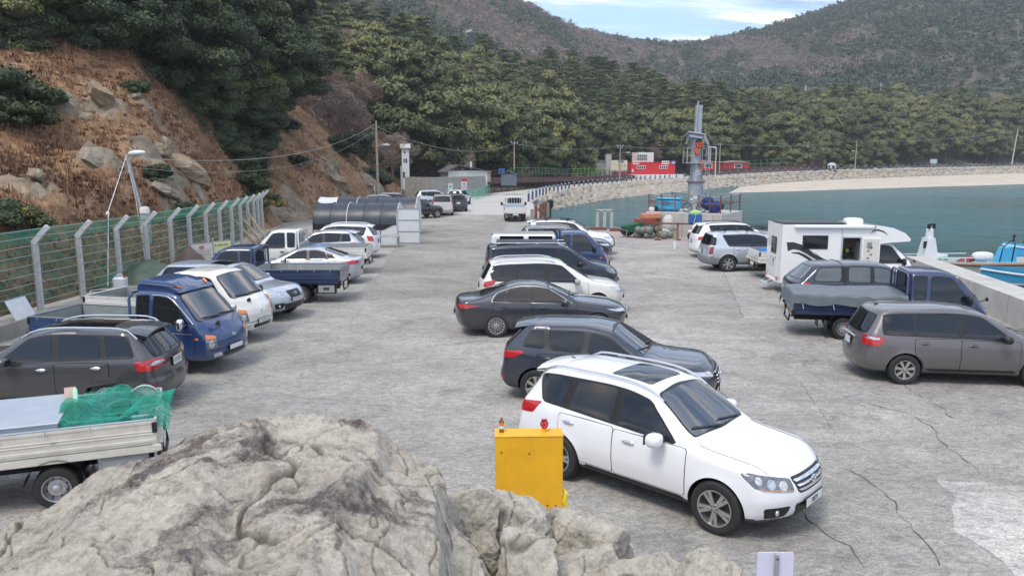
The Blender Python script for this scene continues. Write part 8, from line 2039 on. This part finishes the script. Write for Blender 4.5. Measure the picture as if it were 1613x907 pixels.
M_TWIG=mat('bare_twig',(.17,.135,.115),.9,col2=(.24,.20,.17),vscale=2)
M_TWIGP=mat('bare_twig_brown',(.135,.085,.070),.9,col2=(.20,.135,.115),vscale=2)
def leaves(C,Rr,per,leaf,flat,rng,aspect=.5,up=.35,tilt=.55,lobe_t=None):
 """leaf quads spread over flattened lobes: centres C (n,3), radii Rr (n,)"""
 n=len(C);k=n*per
 c=np.repeat(C,per,0);r=np.repeat(Rr,per)
 d=rng.normal(size=(k,3));d[:,2]=np.abs(d[:,2])*1.0-.35;d/=np.linalg.norm(d,axis=1)[:,None]
 pos=c+d*(r*rng.uniform(.72,1.08,k))[:,None]*np.array([1,1,flat])
 nr=d*np.array([1,1,1/max(flat,.3)]);nr=nr/np.linalg.norm(nr,axis=1)[:,None]+np.array([0,0,up])+rng.normal(size=(k,3))*tilt
 nr/=np.linalg.norm(nr,axis=1)[:,None]
 t=np.cross(nr,rng.normal(size=(k,3)));t/=np.linalg.norm(t,axis=1)[:,None]+1e-9;bt=np.cross(nr,t)
 s=leaf*rng.uniform(.65,1.35,k)[:,None]
 V=np.stack([pos-t*s*.5,pos+bt*s*aspect*.5,pos+t*s*.5,pos-bt*s*aspect*.5],1).reshape(-1,3)
 F=np.arange(4*k).reshape(-1,4)
 lt=rng.uniform(.15,.75,n) if lobe_t is None else lobe_t
 tint=np.clip(np.repeat(lt,per)+rng.normal(0,.13,k),0,1)
 return V,F,tint
_ICO=None
def ico():
 global _ICO
 if _ICO is None:
  bm=bmesh.new();bmesh.ops.create_icosphere(bm,subdivisions=2,radius=1);_ICO=(np.array([v.co[:] for v in bm.verts]),np.array([[v.index for v in f.verts] for f in bm.faces]));bm.free()
 return _ICO
def leaf_mesh(name,V,F,tint,mats,cores=None):
 """leaf quads plus the shaded inner mass of each lobe"""
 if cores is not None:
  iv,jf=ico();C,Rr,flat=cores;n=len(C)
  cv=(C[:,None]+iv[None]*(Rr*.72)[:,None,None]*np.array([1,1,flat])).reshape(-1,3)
  cv=cv+(np.random.RandomState(3).rand(*cv.shape)-.5)*np.repeat(Rr,len(iv))[:,None]*.22
  cf=(jf[None]+(np.arange(n)*len(iv))[:,None,None]).reshape(-1,3)+len(V)
  cf=np.c_[cf,cf[:,2]]
  me=bpy.data.meshes.new(name)
  AV=np.vstack([V,cv]).astype(np.float32);nq,ntz=len(F),len(cf)
  loops=np.concatenate([F.ravel(),cf[:,:3].ravel()]).astype(np.int32)
  me.vertices.add(len(AV));me.vertices.foreach_set('co',AV.ravel());me.loops.add(len(loops));me.loops.foreach_set('vertex_index',loops)
  me.polygons.add(nq+ntz);me.polygons.foreach_set('loop_start',np.concatenate([np.arange(nq)*4,nq*4+np.arange(ntz)*3]).astype(np.int32));me.polygons.foreach_set('loop_total',np.concatenate([np.full(nq,4),np.full(ntz,3)]).astype(np.int32))
  me.update(calc_edges=True)
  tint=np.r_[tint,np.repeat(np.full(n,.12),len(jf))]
  for m in mats:me.materials.append(m)
 else:me=np_mesh(name,V,F,mats)
 a=me.attributes.new('tint','FLOAT','FACE');a.data.foreach_set('value',tint.astype(np.float32));return me
def dome_crown(name,seed,rx,rz,nl,leaf,per,m,flat=.55,lob=(.24,.40),zlow=-.15,lean=0.0,core=True,asp=.5):
 rng=np.random.default_rng(seed)
 i=np.arange(nl)+.5;ph=np.arccos(1-(1-zlow)*i/nl);th=i*2.39996+rng.uniform(0,.6,nl)
 rad=rng.uniform(.62,.98,nl)
 C=np.stack([np.sin(ph)*np.cos(th)*rx*rad,np.sin(ph)*np.sin(th)*rx*rad,np.cos(ph)*rz*rad],1)
 C[:,0]+=lean*C[:,2]
 C+=rng.normal(0,.06*rx,C.shape)
 Rr=rx*rng.uniform(*lob,nl)
 V,F,t=leaves(C,Rr,per,leaf,flat,rng,asp)
 if core:
  C2=np.vstack([C,[[0,0,rz*.25]]]);R2=np.r_[Rr,rx*.55]
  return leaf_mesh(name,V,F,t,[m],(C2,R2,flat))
 return leaf_mesh(name,V,F,t,[m])
def limb_mesh(name,seed,h,r,crown_r,nb,m=None,lean=.2,z0=.45):
 b=MB();rg=random.Random(seed)
 pts=[];x=y=0;k=7
 ang=rg.random()*6.28
 for i in range(k+1):
  t=i/k;pts.append((cos_(ang)*lean*h*t*t+rg.uniform(-.03,.03)*h*(0<t),sin_(ang)*lean*h*t*t+rg.uniform(-.03,.03)*h*(0<t),-.6+(h+.6)*t))
 b.tube(pts,[r*(1.25-.95*i/k) for i in range(k+1)],8,m or M_BARK)
 for j in range(nb):
  t=z0+(1-z0)*(j+.5)/nb;i=min(int(t*k),k-1);p=Vector(pts[i]).lerp(Vector(pts[i+1]),t*k-i)
  a=j*2.4+rg.random();d=Vector((cos_(a),sin_(a),rg.uniform(.25,.7))).normalized();L=crown_r*rg.uniform(.55,.9)
  q=[p];
  for s_ in range(4):q.append(q[-1]+(d+Vector((rg.uniform(-.3,.3),rg.uniform(-.3,.3),rg.uniform(-.1,.2))))*L/4)
  rr=r*(1-.75*t)*.6;b.tube(q,[rr,rr*.8,rr*.6,rr*.42,rr*.2],6,m or M_BARK)
 me=b.mesh(name,smooth=True,angle=60);return me
def pine_meshes(seed,h,cr_,leaf=.5,per=70,m=None,np_=26,z0=.38):
 """trunk with limbs, and needle pads at the limb ends"""
 rng=np.random.default_rng(seed);rg=random.Random(seed);b=MB();k=8
 an=rg.random()*6.28;pts=[(cos_(an)*.08*h*(i/k)**2+rg.uniform(-.015,.015)*h,sin_(an)*.08*h*(i/k)**2+rg.uniform(-.015,.015)*h,-.6+(h+.6)*i/k) for i in range(k+1)]
 b.tube(pts,[h*.022*(1.2-1.05*i/k) for i in range(k+1)],7,M_BARK)
 C=[];Rr=[]
 for j in range(np_):
  t=z0+(1-z0)*((j+rg.random())/np_)**.9;i=min(int(t*k),k-1);p=Vector(pts[i]).lerp(Vector(pts[i+1]),t*k-i)
  a=j*2.4+rg.uniform(-.5,.5);L=cr_*(1.12-.8*(t-z0)/(1-z0))*rg.uniform(.55,1.05)
  e_=p+Vector((cos_(a)*L,sin_(a)*L,L*rg.uniform(-.02,.35)))
  mid=p.lerp(e_,.5)+Vector((0,0,.06*L));b.tube([p,mid,e_],[h*.007,h*.005,h*.002],4,M_BARK)
  for q,w_ in((e_,1.0),(mid,.75)):
   C.append(q+Vector((0,0,.15)));Rr.append(cr_*rg.uniform(.24,.36)*w_)
 C.append(Vector(pts[-1]));Rr.append(cr_*.28)
 C=np.array([c[:] for c in C]);Rr=np.array(Rr)
 V,F,t=leaves(C,Rr,per,leaf,.42,rng,aspect=.28,up=.2,tilt=.8)
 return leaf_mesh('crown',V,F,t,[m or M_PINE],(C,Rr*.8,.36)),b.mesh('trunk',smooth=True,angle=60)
def bare_mesh(name,seed,h,m,depth=5,spread=.75,th=.022):
 b=MB();rg=random.Random(seed)
 def grow(p,d,L,r,lv):
  q=p+d*L;mid=p.lerp(q,.5)+Vector((rg.uniform(-1,1),rg.uniform(-1,1),rg.uniform(-.5,.5)))*L*.08
  b.tube([p,mid,q],[r,r*.85,r*.68],5 if lv>2 else 3,m,caps=False)
  if lv==0:return
  for _ in range(3 if lv<depth else 4):
   nd=(d+Vector((rg.gauss(0,1),rg.gauss(0,1),rg.gauss(.15,.6)))*spread).normalized()
   grow(p.lerp(q,rg.uniform(.55,1.0)),nd,L*rg.uniform(.58,.82),r*.58,lv-1)
 grow(Vector((0,0,-.4)),Vector((rg.uniform(-.15,.15),rg.uniform(-.15,.15),1)).normalized(),h*.30,h*th,depth)
 return b.mesh(name,m,recalc=False)
rngv=np.random.default_rng(12);rgv=random.Random(21)
def tree(name,label,cat,group,crown,trunk,loc,sc=(1,1,1),rz=0.0,cz=0.0):
 t=thing(name,label,cat,loc,rz,group);t.scale=sc
 if trunk:link('trunk',trunk,t)
 if crown:link('crown',crown,t,(0,0,cz))
 return t
# ---- the big dark trees over the near slope
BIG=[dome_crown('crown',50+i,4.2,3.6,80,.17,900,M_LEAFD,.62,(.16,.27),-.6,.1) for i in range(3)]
BIGT=[limb_mesh('trunk',60+i,4.2,.20,3.6,9,lean=.25) for i in range(3)]
NEAR=[(30,40,49,1.25),(150,10,53,1.35),(110,62,52,.95),(240,75,58,1.45),(215,-20,60,1.5),(325,60,68,1.7),(345,150,68,1.35),(285,145,60,.85),(400,95,76,1.5),(385,20,78,1.7),(375,205,67,.85),(60,-50,56,1.5),(310,-40,76,1.8),(-60,0,50,1.4),(-40,-60,54,1.5),(420,150,80,.85),(305,215,62,.75),(345,250,60,.62),(372,262,62,.62),(270,190,58,.6),(20,100,46,.7)]
POSN=['leftmost dark evergreen tree above the brown slope','dark evergreen tree at the top edge, second from the left corner','shaded dark evergreen tree behind others above the brown slope','spreading dark evergreen tree over the pale rock face','tall dark evergreen at the top edge above the rock face','broad dark evergreen tree in the middle of the near grove','dark evergreen tree leaning out over the lamp post wires','small dark evergreen hanging low over the rock face','dark evergreen at the right end of the near grove','tall dark evergreen at the top edge, right end of the near grove','lowest dark evergreen of the near grove above the fence','dark evergreen cut by the top left edge','high dark evergreen behind the near grove at the top edge','dark evergreen partly cut by the left edge','dark evergreen in the top left corner','small dark evergreen beside the rust brown grass slope','low dark evergreen over the bank behind the street lamp','low dark evergreen close above the fence end','dark evergreen drooping beside the rust brown slope, above the fence end','small dark evergreen at the right edge of the rock bank','dark evergreen low at the left edge over the brown bank']
for i,(u,v,D,s) in enumerate(NEAR):
 x,y,z=G(u,v,D=D);zt=near1(x,y) if-61<x<-13 else terr1(x,y)
 zt=min(zt,z-1.0*s)
 cz=z-zt
 t=tree('evergreen_tree',POSN[i],'tree','dark evergreen trees above the near slope',BIG[i%3],None,(x,y,zt-.1),(1,1,1),rgv.random()*6)
 t.children[0].location=(0,0,cz);t.children[0].scale=(s,s,s)
 tr=link('trunk',BIGT[i%3],t);tr.scale=(s,s,max(.4,(cz+.8)/4.2))
# ---- forest on the slope
DOME=[dome_crown('crown',80+i,5.6,5.2,64,.50,150,M_LEAF,.66,(.17,.27),-.55) for i in range(5)]
DOMET=[limb_mesh('trunk',90+i,6.0,.26,3.4,6,lean=.12) for i in range(2)]
PINES=[pine_meshes(100+i,13,3.4,.55,62) for i in range(4)]
TWC=[dome_crown('twig_crown',300+i,3.3,3.0,26,.75,150,leaf_mat('bare_twig_mass_%d'%i,[(0,(.10,.075,.062)),(.5,((.20,.15,.125),(.21,.135,.105))[i]),(1,(.30,.22,.18))],.9),.8,(.25,.4),-.3,0,False,.07) for i in range(2)]
BARE=[bare_mesh('trunk',110+i,9.0,[M_TWIG,M_TWIGP,M_TWIGP][i],5,.7) for i in range(3)]
pts=[]
for gx in np.arange(-60,330,7.4):
 for gy in np.arange(98,420,7.4):
  x,y=gx+rgv.uniform(-2.6,2.6),gy+rgv.uniform(-2.6,2.6);pts.append((x,y))
PX=np.array(pts);hh,ss=far_h(PX[:,:1],PX[:,1:]);hh,ss=hh[:,0],ss[:,0]
def pix(x,y,z):
 c,s=cos_(PITCH),sin_(PITCH);zz=z-CH;dep=y*c-zz*s;up=y*s+zz*c
 return 806.5+CF*x/dep,453.5-CF*up/dep
forest=[];beyond=[]
CLEAR=[(32,196,13),(42,200,13),(22,186,10),(50,209,10),(60,215,12),(-8,103,11),(-2,112,9),(70,224,8),(2,128,6),(8,143,6),(14,156,6),(20,170,7)]
for(x,y),h,s in zip(pts,hh,ss):
 u,v=pix(x,y,h+6)
 if s<5.5 or u<440 or u>1680 or v<-30:continue
 if x<-14 and y<122 and s<9:continue
 if any((x-a)**2+(y-b_)**2<r_*r_ for a,b_,r_ in CLEAR):continue
 d=hyp_(x,y)
 if s<5.5+95 and d<405:forest.append((d+.8*s,x,y,h,s,u,v))
 elif s<170:beyond.append((x,y,h))
forest.sort()
nD=nP=nB=0
for k,(d,x,y,h,s,u,v) in enumerate(forest):
 upper=s>34
 bare_zone=(u<640 and v>120) or(640<u<720 and 110<v<150) or(u>1040 and 90<v<175 and s>55)
 rnd=rgv.random()
 kind='dome'
 if bare_zone and rnd<.55:kind='bare'
 elif upper and u<1200 and rnd<.62:kind='pine'
 elif upper and rnd<.22:kind='pine'
 elif u<560:kind='pine' if rnd<.6 else 'bare'
 elif rnd<.15:kind='bare'
 if(kind=='dome' and nD>=285) or nP+nB>260:beyond.append((x,y,h));continue
 if kind=='dome':
  nD+=1;q=rgv.uniform(.8,1.25)*(1.25 if s<26 else.95);hq=rgv.uniform(.95,1.3)
  t=tree('evergreen_tree','rounded evergreen tree massed with others on the wooded slope beyond the road','tree','rounded evergreen trees of the wooded slope',DOME[k%5],DOMET[k%2] if s<22 else None,(x,y,h-.3),(q,q,q*hq),rgv.random()*6,0)
  for c in t.children:
   if c.name.startswith('crown'):c.location=(0,0,4.4)
 elif kind=='pine':
  nP+=1;q=rgv.uniform(.75,1.25);cm_,tm_=PINES[k%4]
  tree('pine_tree','tall open pine standing above the rounded trees of the wooded slope','tree','pines of the wooded slope',cm_,tm_,(x,y,h-.3),(q*1.1,q*1.1,q),rgv.random()*6)
 else:
  nB+=1;q=rgv.uniform(.6,1.05)
  t=thing('bare_tree','leafless grey brown tree among the evergreens of the wooded slope','tree',(x,y,h-.2),rgv.random()*6,'leafless trees of the wooded slope');t.scale=(q*1.1,q*1.1,q);link('trunk',BARE[k%3],t);link('crown',TWC[k%2],t,(0,0,5.6))
def at_pix(u,v,D):
 x,y,_=G(u,v,D=D);h,s=far_h(np.array([[x]]),np.array([[y]]));return x,y,float(h[0,0])
x,y,h=at_pix(1240,262,236);t=thing('pine_tree','leaning yellow-green pine with a bent bare trunk right of the red cabins','tree',(x,y,h-.2));t.rotation_euler=(0,.18,0)
link('crown',dome_crown('crown',131,5.2,5.2,26,.7,170,leaf_mat('yellow_green_needle',[(0,(.035,.055,.018)),(.5,(.085,.105,.032)),(1,(.15,.16,.05))]),.45,(.26,.40),-.5),t,(0,0,11));link('trunk',limb_mesh('trunk',132,10.5,.34,3.5,5,lean=.25),t)
x,y,h=at_pix(708,275,118);t=thing('bare_tree','pale leafless tree with a leaning trunk behind the concrete wall','tree',(x,y,h-.2));t.rotation_euler=(0,.20,0)
link('trunk',bare_mesh('trunk',141,10.5,mat('pale_bark',(.30,.25,.20),.9),5,.62,.016),t)
for i,(u,v,D,hgt,lb) in enumerate([(520,130,118,15,'tallest dark pine, standing at the top of the rust brown slope'),(405,60,70,9,'pine with drooping branches at the top edge right of the dark grove'),(565,130,135,12,'pine right of the tallest dark pine at the top of the slope')]):
 x,y,_=G(u,v,D=D);h=terr1(x,y);cm_,tm_=pine_meshes(150+i,hgt,hgt*.27,.42,110,None,34,.3)
 tree('pine_tree',lb,'tree',None,cm_,tm_,(x,y,h-.3))
for i,(u,v,D,hgt,mm_,lb) in enumerate([(545,255,98,6.0,M_TWIGP,'leafless grey bush tree above the utility pole'),(600,262,104,6.0,M_TWIGP,'leafless brown tree just left of the white tower'),(500,220,92,5.5,M_TWIG,'tangled leafless tree on the right flank of the rust brown slope'),(660,290,112,5.5,M_TWIGP,'leafless brown tree right behind the white tower'),(255,235,42,3.0,M_TWIG,'thin leafless shrub tree above the lamp post'),(290,245,45,2.8,M_TWIG,'thin leafless shrub tree right of the street lamp head'),(830,262,135,6.5,M_TWIGP,'leafless reddish tree behind the boardwalk'),(885,262,150,6.5,M_TWIGP,'leafless reddish tree by the green boardwalk fence')]):
 x,y,_=G(u,v,D=D);h=near1(x,y) if x<-14 else terr1(x,y)
 t=thing('bare_tree',lb,'tree',(x,y,h-.1));link('trunk',bare_mesh('trunk',160+i,hgt,mm_,5,.85,.018),t)
# ---- leafless scrub between the brown slope and the wood
for i in range(46):
 x,y,_=G(rgv.uniform(455,660),200,D=rgv.uniform(92,150));sfd=float(foot_dist(np.array([x]),np.array([y]))[0])
 if sfd<3.5:continue
 h=near1(x,y) if(x<-14 and y<118) else terr1(x,y);q=rgv.uniform(.45,.8)
 if i%4==3:t=thing('bush','dark evergreen bush in the leafless scrub right of the rust brown slope','bush',(x,y,h),rgv.random()*6,'bushes in the leafless scrub');link('foliage',DOME[i%5],t,(0,0,.9)).scale=(q*.55,)*3
 else:t=thing('bare_tree','leafless tree in the scrub right of the rust brown slope','tree',(x,y,h-.2),rgv.random()*6,'leafless trees of the scrub');t.scale=(q*1.25,q*1.25,q);link('trunk',BARE[i%3],t);link('crown',TWC[i%2],t,(0,0,5.2))
# ---- far wood as one mass of small crowns
def clump(seed,n,size,rx,rz,aspect):
 rng=np.random.default_rng(seed);C=np.stack([rng.normal(0,.45*rx,5),rng.normal(0,.45*rx,5),rng.uniform(.2,1,5)*rz],1)
 V,F,t=leaves(C,np.full(5,rx*.55),n//5,size,.7,rng,aspect,.3,.6,np.full(5,.45));return V,t
CL_G=[clump(200+i,90,1.25,3.0,4.8,.7) for i in range(4)];CL_B=[clump(210+i,80,1.35,3.2,3.8,.3) for i in range(3)]
cand=[]
rf=np.random.default_rng(77)
for _ in range(9):
 U=rf.uniform(380,1680,3600);Dd=190+760*rf.uniform(0,1,3600)**.8;cand.append(np.stack([(U-806.5)/CF*Dd,Dd],1))
cand=np.vstack(cand);ch,cs=far_h(cand[:,:1],cand[:,1:]);ch,cs=ch[:,0],cs[:,0]
ok=cs>92;cand,ch=cand[ok],ch[ok]
BY=np.array([b_[:2] for b_ in beyond]);cand=np.vstack([BY,cand]);ch=np.r_[[b_[2] for b_ in beyond],ch]
cell={};sel=[]
for i,(x,y) in enumerate(cand):
 q=(int(x//4.7),int(y//5.6))
 if q in cell:continue
 cell[q]=1;sel.append(i)
sel=np.array(sel);cand,ch=cand[sel],ch[sel]
P3=np.stack([cand[:,0],cand[:,1],0*ch],1);gn=fbm(P3/70,4,5)+.35*fbm(P3/14,2,8)-.175;ridge=np.clip((ch-95)/60,0,.10)
right=cand[:,0]>200
green=gn+ridge*np.where(right,1,.6)+np.where(right,.27,-.005)>.49
def mass(name,idx,CL,m,seed):
 rg_=np.random.default_rng(seed);VV,TT=[],[]
 for i in idx:
  V,t=CL[rg_.integers(len(CL))];a=rg_.uniform(0,6.28);s=rg_.uniform(.65,1.25);c,s_=cos_(a),sin_(a)
  VV.append(np.stack([(V[:,0]*c-V[:,1]*s_)*s+cand[i,0],(V[:,0]*s_+V[:,1]*c)*s+cand[i,1],V[:,2]*s*rg_.uniform(.8,1.4)+ch[i]-.4],1));TT.append(t+rg_.normal(0,.16))
 V=np.vstack(VV);t=np.clip(np.concatenate(TT),0,1);o=link(name,leaf_mesh(name,V,np.arange(len(V)).reshape(-1,4),t,[m]));tag(o,kind='stuff')
M_FARG=leaf_mat('far_pine',[(0,(.038,.060,.034)),(.5,(.068,.096,.052)),(1,(.12,.135,.07))]);M_FARB=leaf_mat('far_leafless_wood',[(0,(.11,.092,.082)),(.5,(.18,.148,.132)),(1,(.27,.21,.175))],.9)
ii=np.arange(len(cand));mass('far_pine_wood',ii[green],CL_G,M_FARG,1);mass('far_leafless_wood',ii[~green],CL_B,M_FARB,2)
# ---- dry grass and scrub on the near slope
def tufts(name,n,box,blade,hmin,hmax,m,seed,dens=None,flat=.5):
 rg_=np.random.default_rng(seed);X=rg_.uniform(box[0],box[1],n);Y=box[2]+(box[3]-box[2])*rg_.uniform(0,1,n)**1.6
 h,s,rk=near_h(X[:,None],Y[:,None]);h,s,rk=h[:,0],s[:,0],rk[:,0]
 k=(s>.25)&(rk<rg_.uniform(.15,.75,n))&(X<-14.75)
 k&=rg_.uniform(0,1,n)<np.clip(1.4-Y/110,.3,1)
 X,Y,h=X[k],Y[k],h[k];n=len(X);pat=fbm(np.stack([X,Y,0*X],1)*.22,4,seed)
 B=8;x,y,z=(np.repeat(q,B) for q in(X,Y,h));hh_=np.repeat(rg_.uniform(hmin,hmax,n),B)*rg_.uniform(.5,1,n*B)
 a=rg_.uniform(0,6.28,n*B);ln=rg_.uniform(.15,1.0,n*B)*hh_;w_=blade*rg_.uniform(.6,1.4,n*B)
 px,py=x+rg_.normal(0,.10,n*B),y+rg_.normal(0,.10,n*B);ca,sa=np.cos(a),np.sin(a)
 b0=np.stack([px-sa*w_,py+ca*w_,z-.05],1);b1=np.stack([px+sa*w_,py-ca*w_,z-.05],1)
 m0=np.stack([px+ca*ln*.4+sa*w_,py+sa*ln*.4-ca*w_,z+hh_*.65],1);m1=np.stack([px+ca*ln*.4-sa*w_,py+sa*ln*.4+ca*w_,z+hh_*.65],1)
 t0=np.stack([px+ca*ln+sa*w_*.3,py+sa*ln-ca*w_*.3,z+hh_*(1-.35*(ln/hh_))],1);t1=np.stack([px+ca*ln-sa*w_*.3,py+sa*ln+ca*w_*.3,z+hh_*(1-.35*(ln/hh_))],1)
 V=np.stack([b0,b1,m0,m1,t0,t1],1).reshape(-1,3);N_=n*B;o=np.arange(N_)[:,None]*6
 F=np.concatenate([o+np.array([[0,1,2,3]]),o+np.array([[3,2,4,5]])])
 t=np.clip(np.repeat((pat-.5)*1.7+.50,B)+rg_.normal(0,.13,N_),0,1);t=np.concatenate([t,t])
 ob=link(name,leaf_mesh(name,V,F,t,[m]));tag(ob,kind='stuff')
tufts('dry_grass',40000,(-48,-14,14,118),.013,.12,.46,M_DRYL,3)
tufts('dead_bracken',7000,(-40,-14,16,60),.03,.06,.22,leaf_mat('dead_bracken_leaf',[(0,(.07,.036,.024)),(.5,(.17,.080,.046)),(1,(.29,.155,.08))],.85),4)
SHR=[dome_crown('foliage',170+i,1.0,.8,14,.13,130,M_SHRUB,.7,(.3,.5),-.1) for i in range(3)]
SH=[(15,140,37,1.9,'dark green bush at the left edge below the evergreens'),(35,195,36,1.2,'green bush on the brown slope near the left edge'),(75,160,39,.8,'small green bush above the rock ledge'),(25,400,25.5,1.0,'low green bush behind the fence at the left edge'),(215,165,46,.8,'small green bush under the evergreens near the rock top'),(410,290,58,1.3,'dark green bush above the far end of the fence'),(395,262,58,1.5,'dark green bush under the lowest evergreen'),(455,238,78,1.1,'yellow-green bush in the middle of the rust brown slope'),(545,215,92,2.6,'dark green conifer bush right of the rust brown slope'),(290,400,38,.9,'green bush behind the fence near the notice boards'),(470,285,72,.9,'small olive bush on the rust brown slope'),(250,345,38,.7,'green ivy clump by the rock behind the fence'),(590,235,98,2.2,'dark bush left of the utility pole top'),(690,280,112,1.6,'ochre bush right of the white tower'),(735,285,114,1.4,'brown green bush behind the concrete wall')]
for i,(u,v,D,s,lb) in enumerate(SH):
 x,y,_=G(u,v,D=D);z=near1(x,y) if x<-13 else terr1(x,y)
 t=thing('bush',lb,'bush',(x,y,z-.05),rgv.random()*6);link('foliage',SHR[i%3],t,(0,0,.35*s)).scale=(s,s,s)
 b=MB()
 for j in range(5):a=j*1.26;b.tube([(0,0,-.1),(cos_(a)*.25*s,sin_(a)*.25*s,.35*s),(cos_(a)*.6*s,sin_(a)*.6*s,.7*s)],[.03*s,.022*s,.01*s],5,M_BARK)
 b.build('stem',parent=t)
# == AIR
hz=MB();hz.box((150,600,120),(1700,1500,256));ho=hz.build('haze');tag(ho,kind='stuff')
hm=bpy.data.materials.new('haze');hm.use_nodes=True;hn,hl=hm.node_tree.nodes,hm.node_tree.links
hn.remove(hn['Principled BSDF']);pv=hn.new('ShaderNodeVolumePrincipled');pv.inputs['Color'].default_value=(.88,.92,1.0,1);pv.inputs['Density'].default_value=.0003;pv.inputs['Anisotropy'].default_value=.1
hl.new(pv.outputs[0],hn['Material Output'].inputs['Volume']);ho.data.materials.clear();ho.data.materials.append(hm)
